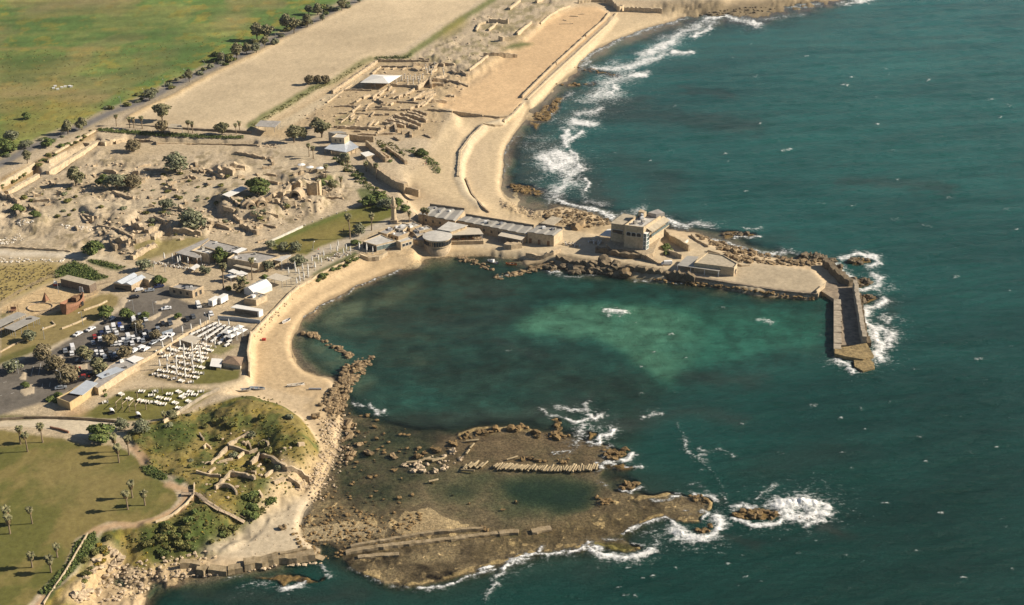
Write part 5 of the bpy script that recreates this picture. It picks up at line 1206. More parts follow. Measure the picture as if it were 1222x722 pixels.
ruin([(122,173.5),(135,170),(150,169)], 5, 3.4, 'tumbled corner tower at the turn of the dry moat', None, STONE2, 'ruined_tower', 'ruin', rag=.5); ruin([(104,176),(112,172)], 5, 3.0, 'low block of masonry beside the turn of the moat', None, STONE2, 'ruined_tower', 'ruin', rag=.5)
for k, (pts, h, m, lab) in enumerate((([(152,157.5),(190,160),(240,163),(300,166)], 0, DARKC, 'shaded inner face of the moat wall under the hedge'), ([(138,172),(160,169.5),(178,170),(188,173)], 2.2, STONE, 'low wall stub standing behind the tamarisk at the moat'), ([(180,171.5),(230,172.5),(280,173),(308,174)], 1.0, STONE, 'long low parapet on the near side of the moat'))):  # inner moat face takes the dark concrete to stand for its shade
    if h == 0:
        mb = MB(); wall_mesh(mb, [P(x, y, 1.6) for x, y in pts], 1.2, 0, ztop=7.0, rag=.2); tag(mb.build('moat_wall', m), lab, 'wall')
    else: ruin(pts, 1.0, h, lab, None, m, 'parapet_wall', 'wall')
# great wall beside the restaurants
q = zm((360, 140), 6.84)
mb = MB(); wall_mesh(mb, [P(x, y, 4.6) for x, y in q((545,395),(600,470),(680,520),(745,565),(850,612))], 3.2, 0, ztop=10.5, rag=1.3); o = tag(mb.build('bastion_wall', STONE), 'high broken bastion wall with a shaded face between the palms and the sand', 'wall')
mb = MB(); wall_mesh(mb, [P(x, y, 4.2) for x, y in q((850,612),(900,622),(960,640))], 1.6, 0, ztop=7.8, rag=.5); tag(mb.build('bastion_wall', STONE), 'lower tail of the bastion wall running to the harbour hall', 'wall')
for pts, zb, zt, lab in ((q((392,196),(470,210),(590,215)), 4, 9.0, 'brown stone wall topped with green behind the white shed roof'), (q((530,240),(600,300),(690,375)), 4.5, 8.6, 'stepped stone wall climbing down beside the green slope'), (q((690,270),(760,320),(800,345),(850,390)), 4, 7.2, 'pale wall of the small court above the sand'), (q((640,300),(720,345)), 4, 6.5, 'short inner wall of the small court'), (q((800,345),(830,375),(855,395)), 3.4, 6.4, 'rounded end wall of the small court')):
    mb = MB(); wall_mesh(mb, [P(x, y, zb) for x, y in pts], 1.4, 0, zb=-1, ztop=zt, rag=.4); tag(mb.build('court_wall', STONE), lab, 'wall')
# arena walls
for pts, th, h, lab in (([(623,117),(642,98),(662.5,78)], 1.0, 2.2, 'near stretch of the dark wall between arena floor and sea track'), ([(663.5,77),(681,61),(698,45.5)], 1.0, 2.2, 'middle stretch of the dark wall between arena floor and sea track'), ([(699,44),(720,26),(727,16)], 1.0, 2.2, 'far stretch of the dark wall between arena floor and sea track'),
        ([(629,119),(655,94),(682,69.5),(705,48),(725,30),(736,16)], 1.4, 1.0, 'pale sunlit sea wall along the arena beach'), ([(625,124),(612,138),(601,146)], 1.6, 1.6, 'low end of the sea wall where it meets the arena beach'),
        ([(577,149),(562,163),(549,181),(546.5,211)], 1.6, .8, 'curved sunlit retaining wall above the near end of the arena beach'), ([(577,148.5),(590,150.5),(600,150)], 1.4, 1.2, 'short shaded cross wall at the end of the curved retaining wall'), ([(556,214),(563,232),(575,247),(584,254)], 1.0, 1.2, 'low kerb wall curving down to the harbour sand'),
        ([(512,131.5),(540,134),(576,138.5)], .9, 1.2, 'low dark wall closing the near end of the arena'), ([(577,138.8),(596,141),(612,139)], .9, 1.2, 'low dark wall from the arena corner to the sea track'),
        ([(645,29),(655,20),(668,12),(680,8)], 1.2, 1.6, 'curved rim wall at the far left of the arena'), ([(617,42),(634,28)], 1.4, 2.4, 'pale straight seat wall on the left of the arena'), ([(560,85),(572,76),(582,68)], 1.2, 2.0, 'sloping bank wall on the near left of the arena'),
        ([(577,67),(595,66.5),(617,68.5)], 1.6, 3.0, 'dark wall jutting into the left side of the arena'), ([(596,49),(606,48)], 4, 4, 'square dark chamber ruin beside the arena lawn'), ([(584,27),(606,28)], 3, 4.0, 'brown walled pit ruin above the arena seats'), ([(583,37),(596,27)], 1.4, 2, 'side wall of the brown pit ruin above the arena seats'), ([(568,38),(572,30),(582,27)], 1.2, 2, 'low bent wall left of the brown pit ruin'),
        ([(745,13.5),(790,15.5)], 2.5, 4.5, 'brown blocky ruin across the head of the beach'), ([(724,4),(733,7),(738,13)], 3, 5, 'dark curved seating bank at the far end of the arena'), ([(690,4),(706,2),(724,3)], 2, 3, 'dark rear wall of the arena head'), ([(738,14),(743,12)], 3, 5, 'square tower stub at the sea end of the arena head'),
        ([(640,4),(648,0)], 2, 3, 'small ruin at the top picture edge left of the arena'), ([(608,12),(620,2)], 2, 2.4, 'pale wall stub by the upper track near the top edge')):
    wall_thing('arena_wall', lab, 'wall', pts, th, h, STONE2 if th > 1.0 else STONE, rag=.25, zb=-3)
for pts, lab in (([(667,29),(684,28.5)], 'faint wall line on the far arena floor'), ([(680,19.5),(690,20)], 'small low wall at the back of the arena floor'), ([(690,17.5),(698,17)], 'second small wall at the back of the arena floor'), ([(672,24),(676,25)], 'tiny wall stub on the far arena floor')): wall_thing('arena_wall', lab, 'wall', pts, .8, .7, STONE, rag=.5)
# palace excavation
q = zm((400, 60), 6.017)
EX = [((310,82),(480,84),(670,88),1.4,2.4),((330,122),(520,127),1,1.8),((560,112),(700,110),(785,118),1.6,2.8),((330,120),(265,176),1.2,1.6),((-20,312),(140,200),(300,88),1.6,2.6),((-60,380),(60,290),(120,250),1,1.2),((400,258),(500,262),(592,272),1.2,2.2),((592,284),(640,252),(682,226),1.6,4.2),((682,228),(690,275),1.4,3.4),((60,292),(120,287),(262,292),.9,1.2),((200,350),(250,330),1,2),((150,375),(220,332),1,1.6),((268,352),(300,322),1.2,2.2),((300,326),(372,280),1,1.6),((302,362),(352,388),1.4,2.4),((378,332),(440,322),1.2,2.2),((410,348),(482,322),1.2,1.8),((450,350),(520,312),1.2,2.2),((500,332),(562,292),1.2,2.0),((368,384),(440,378),1,1.6),((440,374),(520,378),(602,384),1,1.4),((560,364),(640,312),1.4,2.4),((600,334),(702,302),1.4,2.2),((640,352),(722,322),1.4,2.4),((660,374),(702,342),1.2,1.8),((588,414),(652,372),1.2,2),
      ((288,412),(342,414),1.4,1.8),((-10,408),(80,405),(165,408),1,1.4),((120,446),(182,402),1,1.6),((150,458),(242,463),1,1.2),((280,468),(342,468),1.2,1.4),((170,434),(300,428),.8,1),((300,428),(442,434),.8,1.2),((470,434),(542,434),1.4,1.8),((538,424),(602,402),1.2,1.6),((-10,554),(70,556),(150,554),1,1.4),((40,524),(132,452),.8,1),((130,544),(162,558),.9,1.2),((12,566),(160,566),(330,574),1.4,2.4),((160,608),(300,614),1.2,1.4),((330,608),(432,604),1.2,1.6),
      ((350,528),(420,538),(505,556),1.6,2.2),((380,512),(450,524),(532,548),1.8,2.4),((430,482),(520,505),(622,548),1.8,2.6),((470,472),(570,490),(660,518),1.8,2.8),((520,456),(580,468),(642,492),1.6,2.2),((560,442),(612,452),(662,472),1.4,2),((400,506),(500,530),(602,568),1.8,2.4),((360,524),(442,462),1,1.4),((478,602),(540,592),(545,628),1.6,2.2),((360,562),(430,548),(440,592),1.6,2.6),((642,608),(690,632),1.6,1.4),((422,628),(462,652),1.4,1.6),((692,374),(800,378),1.6,2.6),((662,432),(740,436),(842,448),.8,1.6),((800,228),(890,234),2,2.2),((888,238),(962,264),2.2,1.8),((700,218),(800,224),2,2.6),((680,254),(780,254),2,2.4),((720,202),(800,194),1.6,2),((808,328),(862,338),2.6,1.6),((838,152),(868,172),2,2),((902,158),(946,188),1.6,2.2),((780,102),(862,112),1.6,2.2),((600,70),(680,72),1.2,2.0),((705,130),(740,105),1.2,1.6),((690,160),(730,140),1.2,1.4),((620,150),(640,130),1.2,1.4),((545,135),(600,150),1.2,1.6),((410,140),(440,128),1,1.2),((480,142),(510,132),1,1.2),((350,140),(390,128),1,1.2)]
for seg in EX:
    pts, th, h = seg[:-2], seg[-2], seg[-1]
    ruin(q(*pts), th, h, 'low sandstone wall remains of the excavated palace beside the arena', 'ruin walls of the excavated palace', rag=.35)
r = random.Random(5)
for k in range(46):
    a = (r.uniform(20, 640), r.uniform(290, 600)); 
    if a[0] > 560 and a[1] > 420: continue
    d = (r.uniform(25, 60), 0) if r.random() < .5 else (r.uniform(20, 45), -r.uniform(18, 36))
    ruin(q(a, (a[0] + d[0], a[1] + d[1])), r.uniform(.7, 1.2), r.uniform(.8, 1.7), 'low sandstone wall remains of the excavated palace beside the arena', 'ruin walls of the excavated palace', rag=.45)
# white columns in the palace court
cb = MB(); cb.prism([(-.5,-.5),(.5,-.5),(.5,.5),(-.5,.5)], -.4, .3, True, True); cb.lathe([(.38, .3), (.34, 1.6), (.30, 2.9)], 10); cb.prism([(-.5,-.5),(.5,-.5),(.5,.5),(-.5,.5)], 2.9, 3.3, True, True)
me = cb.build('marble_column', WHITEST)
cols = q((440,235),(460,225),(480,215),(500,205),(520,220),(540,215),(560,225),(575,210),(595,225),(610,215),(630,205),(520,240),(560,245),(600,240),(650,140),(660,165),(675,150),(690,175),(700,150),(715,120),(775,160),(780,185))
for k, c in enumerate(cols):
    o = me if k == 0 else me.copy()
    if k: COL.objects.link(o)
    o.location = G(*c); o.scale = (1, 1, 1.1); tag(o, 'white marble column standing in the court of the excavated palace', 'column', 'marble columns of the palace court')
# ruins of the town
q = zm((200, 150), 4.01)
TR = [((355,392),(420,378),(496,362),3,5.0),((500,345),(546,322),2.6,3.4),((546,345),(580,322),(602,304),2.4,4.0),((602,304),(642,294),2.6,5.0),((520,366),(562,404),2,3),((60,405),(110,420),(152,444),2,3),((150,444),(216,484),2.2,3.6),((345,486),(390,498),(432,522),1.6,2.8),((30,506),(90,512),(160,524),1.8,2.6),((248,226),(285,222),(322,230),4,4),((300,204),(340,200),(372,208),3.6,3.6),((320,134),(390,146),(470,160),1.2,2.2),((170,214),(215,232),(272,252),1.8,2.4),((110,480),(160,490),1.6,2.4),((395,430),(450,440),1.4,2),((470,420),(530,440),1.2,1.8),((560,380),(610,372),1.6,2.6),((440,470),(520,490),1,1.2),((270,400),(320,420),1.6,2.2),((320,440),(352,470),1.6,2.4),((240,480),(300,500),1.6,2),((470,235),(520,240),1.2,1.6),((480,270),(530,282),1.2,1.8),((600,240),(650,225),1.4,2),((560,300),(575,340),1.6,2.4),((300,345),(345,385),1.2,1.8),((100,245),(140,255),1.4,1.8),((60,270),(110,262),1.2,1.4),((0,285),(40,270),1.4,1.8),((120,215),(150,225),1.4,1.6),((430,560),(470,545),1,1.0),((640,360),(690,365),1.6,1.6),((770,345),(840,350),1.4,1.4)]
for seg in TR: ruin(q(*seg[:-2]), seg[-2], seg[-1], 'broken sandstone wall in the ruined town left of the mosque lawn', 'ruin walls of the old town', rag=.5)
q4 = zm((0, 150), 4.01)
for seg in (((500,222),(560,230),2,2.4),((560,250),(590,240),2,2.2),((440,300),(520,310),1.6,2),((540,320),(640,350),1.4,1.6),((660,200),(720,190),1.2,1.4),((690,210),(840,220),1,1.2),((640,480),(700,510),2.6,4),((700,520),(760,495),2.6,3.6),((535,565),(560,600),1.6,3.4),((540,560),(625,572),2,4),((630,640),(690,605),(740,575),2.2,3.2),((650,560),(720,540),2,2.6),((730,545),(770,520),2.2,3.2),((470,480),(560,500),(640,540),1.2,1.8),((400,430),(470,440),1.4,1.4),((160,365),(240,360),1.2,2),((0,330),(40,350),2,2.6),((40,345),(90,370),2,2.8),((110,590),(220,595),(340,605),.8,1.4),((0,585),(110,588),.8,1.2),((740,440),(800,470),1.4,2.2),((780,300),(850,310),1.2,1.6),((860,390),(882,420),1.8,2.6),((390,430),(420,470),1.2,1.2),((140,388),(180,410),1.8,2.4)):
    ruin(q4(*seg[:-2]), seg[-2], seg[-1], 'broken sandstone wall in the ruined town left of the mosque lawn', 'ruin walls of the old town', rag=.5)
p = G(374.5, 236); t = thing('ruined_tower', 'tall broken tower of reddish masonry standing in the town ruins', 'ruin', p); mb = MB(); wall_mesh(mb, [Vector((-3.2, 1.8, 0)), Vector((-1, .6, 0)), Vector((2.4, .4, 0))], 2.4, 9.2, rag=.18); mb.build('standing_wall', STONE, t); mb = MB(); wall_mesh(mb, [Vector((2.2, .6, 0)), Vector((3.0, 3.8, 0))], 2.2, 9.6, rag=.15); mb.build('corner_pier', STONE2, t)
r = random.Random(41); c_ = 0; tries = 0
while c_ < 84 and tries < 3000:
    tries += 1
    x, y = r.uniform(20, 410), r.uniform(190, 295)
    if not inside([(20,232),(120,192),(200,200),(300,186),(350,196),(405,218),(405,236),(330,270),(250,280),(195,300),(130,296),(60,262),(0,255)], np.array([x]), np.array([y]))[0] or rugged(x, y) < .3: continue
    c_ += 1; a = .35 + r.choice([0, 1.57]) + r.gauss(0, .15); L_ = r.uniform(4, 11); dx, dy = math.cos(a) * L_, -math.sin(a) * L_ * .42
    ruin([(x, y), (x + dx * .5, y + dy * .5), (x + dx, y + dy)], r.uniform(.8, 1.8), r.uniform(1.0, 3.0), 'broken sandstone wall in the ruined town left of the mosque lawn', 'ruin walls of the old town', rag=.65, seg=1.1)
# vaulted arches: short barrel with a dark mouth
def arch(px, py, w, h, dp, rz, lab):
    t = thing('ruined_vault', lab, 'ruin', G(px, py) - Vector((0, 0, 1.3)), rz); mb = MB(); n = 10; r0, r1 = w / 2, w / 2 + 1.1
    vs = []
    for y in (0, dp):
        for R_ in (r0, r1):
            for k in range(n + 1):
                a = math.pi * k / n; vs.append((R_ * math.cos(a), y, max(-.5, h - r0 + R_ * math.sin(a) * 1.0 if 0 < k < n else -.5)))
    m = n + 1; fs = []
    for k in range(n): fs += [(k, k + 1, m + k + 1, m + k), (m + k, m + k + 1, 3 * m + k + 1, 3 * m + k), (2 * m + k + 1, 2 * m + k, k, k + 1), (3 * m + k, 3 * m + k + 1, 2 * m + k + 1, 2 * m + k)]
    mb.add(vs, fs); mb.build('barrel', STONE, t); mb = MB(); mb.prism([(-r0, dp - .4), (r0, dp - .4), (r0, dp), (-r0, dp)], -.5, h); mb.build('rear_wall', STONE, t)
arch(352, 236, 4.6, 4.2, 6, -.25, 'arched stone vault opening beside the tall broken tower'); arch(300, 249, 3.2, 3.6, 4, .35, 'left arched niche in the retaining wall of the ruins'); arch(313, 246.5, 3.2, 3.6, 4, .35, 'right arched niche in the retaining wall of the ruins'); arch(268, 205, 3.6, 3.2, 5, .2, 'low vault mound under the footpath in the upper ruins'); arch(341, 243, 2.6, 3, 4, .3, 'small dark vault at the foot of the arched ruins')
canopy('viewing_roof', 'flat white shelter roof with two dark panels over the ruins path', 'shelter', [(265,232),(273,235),(296,224.5),(288,222)], 12.2, 8.6, CANVAS)
# hillside ruins above the rocky cove
q = zm((220, 480), 5.157)
for seg in (((160,385),(210,345),(270,280),1.4,2.2),((270,280),(330,240),(395,205),1.6,2.8),((275,285),(340,300),(400,318),(450,300),1.4,2.6),((330,350),(365,320),1.2,2),((375,270),(395,250),1.2,2.2),((400,260),(410,290),1.2,2),((455,270),(490,250),(520,265),1.6,2.4),((490,300),(530,290),1.2,1.8),((410,390),(465,330),1.6,2.6),((465,335),(550,355),1.6,2.6),((545,365),(590,400),(630,415),2.2,4.2),((630,420),(700,435),(770,490),2,3.6),((640,480),(680,500),(720,540),2,3.4),((190,540),(235,500),(290,448),1.6,2.8),((285,455),(370,460),(435,480),1.6,3),((190,530),(250,520),(300,535),(325,570),1.4,2.4),((395,425),(440,445),1.4,2),((495,465),(545,430),1.2,1.8),((75,435),(130,450),(225,460),1.2,1.6),((150,440),(190,410),1.2,1.6),((215,375),(300,355),1,1.6),((460,560),(480,590),1.6,2.2),((95,205),(120,240),1.2,2.2),((120,290),(135,265),(165,290),1.2,1.8),((700,270),(735,260),1.8,2.2),((550,500),(620,480),2,1.8)):
    ruin(q(*seg[:-2]), seg[-2] * .55, seg[-1] * .72, 'ruined stone wall on the green hillside above the rocky cove', 'ruin walls on the green hillside', rag=.4)
# beach and lawn walls
for pts, th, h, lab, m in (([(297.5,450),(298,440),(296,425),(300,402)], .7, 2.8, 'pale wall at the end of the beach club lawn', STONE2), ([(299,402),(312,388),(330,369),(347,351)], 1.0, 1.3, 'tall tan retaining wall between the dirt yard and the beach', STONE2), ([(347,351),(356,344),(372,335)], 1.0, 1.3, 'curved tan beach wall below the parasol terrace', STONE2), ([(372,335),(380,329),(400,319),(428,307)], .5, 1.0, 'long low kerb wall along the parasol terrace', STONE2), ([(430,307),(440,311),(452,310),(462,304)], 1.2, 2.0, 'rounded stone apron under the glazed restaurant', STONE2),
        ([(318,291),(340,281),(361,271)], .9, 1.0, 'pale low wall along the edge of the mosque lawn', WHITEST), ([(165,436),(185,425),(215,405),(249,385)], .5, 1.5, 'pale wall between the car park and the white tables', STONE2), ([(214,493),(228,484),(246,473),(262,466)], .7, 1.4, 'brown boundary wall between table lawn and green hillside', CONC), ([(195,505),(205,499),(214,493)], .7, 1.2, 'low end of the boundary wall beside the small palm', STONE2), ([(0,421),(18,411),(30,406)], .5, .7, 'low stone seat wall on the verge by the car park', STONE), ([(50,394),(66,388),(62,384)], .5, .6, 'pale bench wall on the playground verge', STONE2), ([(100,371),(118,365),(128,360)], .5, .8, 'upper stone planter wall on the verge by the car park', STONE2), ([(74,393),(92,386),(104,380)], .5, .8, 'lower stone planter wall on the verge by the car park', STONE2), ([(60,511),(73,514),(82,517)], .5, .9, 'brown bench wall on the pale forecourt of the lawn', RUST)):
    wall_thing('low_wall', lab, 'wall', pts, th, h, m, rag=.08, zb=-2.5)
wall_thing('long_fence', 'long brown fence along the pale forecourt above the lawn', 'fence', [(-10,503),(30,500),(70,500),(110,502),(143,505)], .25, 1.2, DARKC, rag=.05, seg=3)
for pts, lab in (([(105,638),(92,660),(78,684),(52,722)], 'pale edging wall down the dark hedge at the cliff'), ([(232,578),(231,592),(222,603),(205,616),(186,624)], 'low rail wall on the outer bend of the clay path')): wall_thing('low_wall', lab, 'wall', pts, .4, .9, STONE2, rag=.1)
# wooden steps from the clay path to the cove
t = thing('boardwalk', 'grey wooden stairway winding down the green slope to the cove', 'boardwalk', G(236, 591)); o = t.location
pts = [G(x, y) + Vector((0, 0, .7)) for x, y in ((217,591),(236,591),(246,600),(262,610),(276,616),(292,625))]
mb = MB()
for a, b in zip(pts[:-1], pts[1:]):
    d = (b - a); n = max(2, int(d.length / .45)); s = Vector((-d.y, d.x, 0)).normalized() * .9
    for k in range(n):
        c = a.lerp(b, (k + .5) / n) - o; u = d.normalized() * .19; mb.add([c - s - u, c + s - u, c + s + u, c - s + u, c - s - u - Vector((0, 0, .12)), c + s - u - Vector((0, 0, .12)), c + s + u - Vector((0, 0, .12)), c - s + u - Vector((0, 0, .12))], [(0, 1, 2, 3), (4, 7, 6, 5), (0, 4, 5, 1), (2, 6, 7, 3)])
mb.build('tread', WOODP, t); mb = MB()
for sg in (-1, 1):
    for a, b in zip(pts[:-1], pts[1:]):
        s = Vector((-(b - a).y, (b - a).x, 0)).normalized() * .92 * sg; a1, b1 = a + s - o, b + s - o; mb.tube(a1 + Vector((0, 0, .95)), b1 + Vector((0, 0, .95)), .06); [mb.tube(a1.lerp(b1, f) - Vector((0, 0, 1)), a1.lerp(b1, f) + Vector((0, 0, .95)), .06) for f in (0, .5)]
mb.build('railing', WOODP, t)
# ---- the mole's quay wall and the jetty
mb = MB(); wall_mesh(mb, [P(x, y, 0) for x, y in ((976,356.5),(950,354),(920,350.5),(878,344),(845,338.5),(815,334),(797,331))], 2.0, 0, zb=-2.5, ztop=2.75, rag=.15); tag(mb.build('quay_wall', DARKC), 'dark shaded quay wall of the mole facing the bay', 'quay')  # dark concrete colour stands in for shade on the bay side
mb = MB(); wall_mesh(mb, [P(x, y, 0) for x, y in ((830,337),(800,333.5),(770,329),(742,326),(715,322),(690,320),(664,313))], 3.5, 0, zb=-2, ztop=5.2, rag=2.4, seg=1.2); tag(mb.build('castle_cliff', DARKROCK), 'dark shaded rock face under the castle hotel', 'cliff')  # shade of the rock face put into its dark colour
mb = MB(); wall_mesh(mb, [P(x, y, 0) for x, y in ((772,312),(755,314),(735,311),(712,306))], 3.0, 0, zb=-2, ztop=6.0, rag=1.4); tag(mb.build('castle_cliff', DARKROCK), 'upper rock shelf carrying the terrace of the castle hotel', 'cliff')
wall_thing('quay_wall', 'stone terrace wall behind the harbour groyne', 'quay', [(628,306),(645,309),(660,304),(668,300)], 1.6, 2.4, STONE, rag=.3)
t = thing('jetty', 'ruined concrete jetty with a tall sea wall at the tip of the mole', 'jetty', P(1005, 385, 0)); o = t.location
def jz(pts, z): return [(P(x, y, z) - o).to_2d() for x, y in pts]
mb = MB(); mb.prism(jz([(978,346),(986,336),(1018,342),(1025,365),(1032,412),(996,412),(995.5,357)], 1.7), -3, 1.7); mb.build('deck', DARKC, t)  # deck in darker concrete, standing in for the sea wall's shadow
for k in range(9):
    y0 = 357 + k * 6.6; y1 = y0 + 6.3; mb = MB(); dz = RNG.uniform(-.12, .15); mb.prism(jz([(995, y0), (1003.5 + RNG.uniform(-.6, .8), y0 + .3), (1004.5 + RNG.uniform(-.6, .8), y1), (995, y1)], 2.1), -3, 2.15 + dz); mb.build('quay_block', CONC, t)
mb = MB(); W = [P(x, y, 1.7) - o for x, y in ((984,316),(992,323),(1003,334),(1016,341))]; wall_mesh(mb, W, 3.6, 0, zb=-4, ztop=5.6, rag=1.2, seg=1.4); mb.build('rock_parapet', DARKROCK, t)
mb = MB(); W = [P(x, y, 1.7) - o for x, y in ((1019.5,343),(1023,365),(1027,390),(1031,411))]; wall_mesh(mb, W, 2.2, 0, zb=-4, ztop=5.9, rag=.35, seg=1.5); mb.build('sea_wall', CONC, t)
mb = MB(); W = [P(x, y, .6) - o for x, y in ((1024.5,352),(1028,375),(1032,400),(1037,413))]; wall_mesh(mb, W, 2.2, 0, zb=-3, ztop=3.0, rag=1.3, seg=1.5); mb.build('outer_footing', DARKROCK, t)
mb = MB(); mb.prism(jz([(996,415.5),(1012,414),(1034,411),(1043,424),(1030,428),(1010,425),(996,422)], 1.9), -3, [2.0, 2.2, 2.6, 1.7, 1.6, 1.8, 2.0]); mb.build('end_block', mat('algae_stone', (.25, .185, .085), .4, .8, .95, .9, .4), t)
mb = MB(); mb.prism(jz([(1019,430),(1036,427),(1043,433),(1044,439),(1030,442),(1020,437)], .9), -3, [1.0, 1.2, .9, .8, .7, .9]); mb.build('fallen_block', mat('algae_stone', (.25, .185, .085)), t)
mb = MB(); a, b = P(974, 350, 2.7) - o, P(984, 341, 2.7) - o; wall_mesh(mb, [a, b], .7, 1.4, rag=.1); mb.build('step_wall', STONE2, t)
wall_thing('mole_parapet', 'pale ramp wall on the mole above the parked white car', 'wall', [(816,292),(821,288.5)], .6, 1.4, WHITEST, rag=.02)
for pts, h, lab in (([(793,279),(800,287),(812,294),(822,300)], 3.6, 'old stone wall with shaded face between hotel and mole house'), ([(798,303),(814,309)], 2.6, 'low square stone store beside the white car'), ([(845,300),(858,304),(870,311)], 1.2, 'low parapet behind the mole house'), ([(825,281),(832,288),(846,295)], 1.2, 'curved parapet above the rubble of the mole'), ([(873,312),(885,318),(894,317)], .9, 'broken kerb beside the rubble of the mole')): wall_thing('mole_parapet', lab, 'wall', pts, 1.0, h, STONE2, rag=.2)
t = thing('castle_steps', 'straight stone stairway descending from the glazed stair tower', 'stairs', P(785, 309, 2.6)); o = t.location; a, b = P(771, 303, 5.4) - o, P(797, 319, 2.2) - o; mb = MB(); d = (b - a); n = 14; s = Vector((-d.y, d.x, 0)).normalized() * 1.2
for k in range(n): c = a.lerp(b, (k + .5) / n); u = Vector((d.x, d.y, 0)) / n / 2; mb.prism([(c - s - u).to_2d(), (c + s - u).to_2d(), (c + s + u).to_2d(), (c - s + u).to_2d()], -3, c.z)
mb.build('tread', STONE, t)
REEFQ = mat('sea_quay_stone', (.35, .275, .17), .35, .6, .95, .7, .3, c2=(.20, .15, .08))
# ---- quay remains and columns in the surf
q = zm((200, 600), 5.555)
for pts, th, h, lab in ((q((515,420),(620,405),(730,385)), 4.6, 2.2, 'left half of the flat worn quay block below the pale cove beach'), (q((738,384),(850,372),(968,352)), 4.6, 2.2, 'right half of the flat worn quay block below the pale cove beach'), (q((750,362),(840,345),(920,325)), 1.4, 2.0, 'narrow upper quay slab behind the flat quay block'), (q((405,455),(450,450),(495,440)), 3.6, 1.9, 'broken quay block just left of the flat quay'), (q((270,455),(330,460),(400,470)), 3.6, 2.0, 'cracked quay block in the broken shore wall'), (q((198,458),(235,462),(264,470)), 3.6, 2.0, 'square quay block near the left end of the shore wall'), (q((90,415),(160,420),(222,425)), 2.6, 2.0, 'tilted long slab above the dark shore hollow'), (q((985,365),(1050,378)), 3.0, 1.2, 'fallen block at the right end of the flat quay')):
    wall_thing('quay_block', lab, 'quay', pts, th, h, REEFQ, rag=.2)
q = zm((400, 580), 5.087)
for pts, th, h, lab in ((q((95,372),(300,335),(480,305),(600,290),(760,275),(900,262)), 1.6, 1.3, 'upper pale wall of the long ruined quay on the reef'), (q((60,408),(200,388),(350,368),(480,352)), 2.6, 1.2, 'near left part of the lower quay wall on the reef'), (q((480,352),(600,338),(720,322),(900,300),(1000,290)), 2.2, 1.0, 'long right part of the lower quay wall on the reef'), (q((1000,292),(1060,282),(1110,285)), 3.2, 1.1, 'square block ending the long reef quay'), (q((140,435),(250,425),(390,420)), 2.4, .8, 'low ledge under the left part of the reef quay'), (q((700,325),(800,308)), 3, .8, 'flat slab between the two reef quay walls')):
    wall_thing('reef_quay', lab, 'quay', pts, th * .85, h, REEFQ, rag=.3)
wall_thing('reef_quay', 'lone oblong block on the reef right of the long quay', 'quay', zm((600,580),5.087)((170,282),(230,272),(290,262)), 3.0, 1.1, REEFQ, rag=.3)
r = random.Random(31)
cm = MB(); cm.tube((-2.4, 0, 0), (2.4, 0, 0), .44, .40, 9); cm0 = cm.build('fallen_column', mat('old_marble', (.31, .245, .145), .25, .8, .9, .5, .1, rnd=.15))
COLS = []
q = zm((440, 480), 6.017)
for x, y in ((715,455),(735,455),(755,448),(772,440),(795,455),(812,450),(830,448)): COLS.append(q((x, y))[0])
for x, y in ((310,430),(440,410),(480,410),(500,412),(745,275),(740,315),(710,355),(690,465),(710,490),(1030,402),(465,562),(405,410)): COLS.append(q((x, y))[0])
for k in range(46): f = k / 45; COLS.append((591 + f * 121, 556.3 + 3.2 * math.sin(f * 2.2) + (0 if f < .6 else -(f - .6) * 3) + r.uniform(-.8, .8)))
for k, c in enumerate(COLS):
    o = cm0 if k == 0 else cm0.copy()
    if k: COL.objects.link(o)
    p = P(c[0], c[1], .35); row = (k < 7 or k >= 19); o.location = (p.x, p.y, .42 + r.uniform(-.1, .12)); o.rotation_euler = (0, r.uniform(-.06, .06), (1.05 + (.25 if k > 45 else 0) + r.uniform(-.22, .22)) if row else r.choice([.1, .5, 2.9, 1.2, .2]) + r.uniform(-.1, .1)); o.scale = (r.uniform(.6, 1.15), r.uniform(.8, 1.15), r.uniform(.7, 1.1))
    tag(o, 'fallen stone column lying side by side in the long row across the reef' if row else 'fallen stone column lying loose among the reef rocks', 'column', 'fallen columns laid in a row' if row else 'loose fallen columns on the reef')
# ================================================================== ROCKS
def rocks_on(pts, n, s0, s1, key, label, group, w=4, seed=1, z=None, emb=.25):
    r = random.Random(seed)
    seg = [math.hypot(b[0] - a[0], (b[1] - a[1]) * 2) for a, b in zip(pts[:-1], pts[1:])]; T = sum(seg)
    for _ in range(n):
        f = r.random() * T; k = 0
        while k < len(seg) - 1 and f > seg[k]: f -= seg[k]; k += 1
        t = f / max(seg[k], 1e-6); x = pts[k][0] + (pts[k + 1][0] - pts[k][0]) * t + r.gauss(0, w * .5); y = pts[k][1] + (pts[k + 1][1] - pts[k][1]) * t + r.gauss(0, w * .24)
        p = G(x, y); s = s0 + (s1 - s0) * r.random() ** 1.8
        p.z = max(p.z, -.35) + s * (.5 - emb) * .5 + r.uniform(0, .3) * (1 if z is None else z)
        add_rock(p, s, key, label, group)
def rocks_in(poly, n, s0, s1, key, label, group, seed=1, emb=.25):
    r = random.Random(seed); xs = [p[0] for p in poly]; ys = [p[1] for p in poly]; c = 0; tries = 0
    while c < n and tries < n * 20:
        tries += 1; x, y = r.uniform(min(xs), max(xs)), r.uniform(min(ys), max(ys))
        if not inside(poly, np.array([x]), np.array([y]))[0]: continue
        if 'tumbled building' in label and y > 165 and rugged(x, y) < .3: continue
        c += 1; p = G(x, y); s = s0 + (s1 - s0) * r.random() ** 2.2; p.z = max(p.z, -.35) + s * (.5 - emb) * .5; add_rock(p, s, key, label, group)
for k, m in (('shore', ROCKM), ('pale', PALEROCK), ('reef', REEFROCK), ('dark', DARKROCK), ('white', WHITEST)): rock_set(m, k)
BW = 'rough brown boulder heaped on the rubble breakwater between small beach and bay'
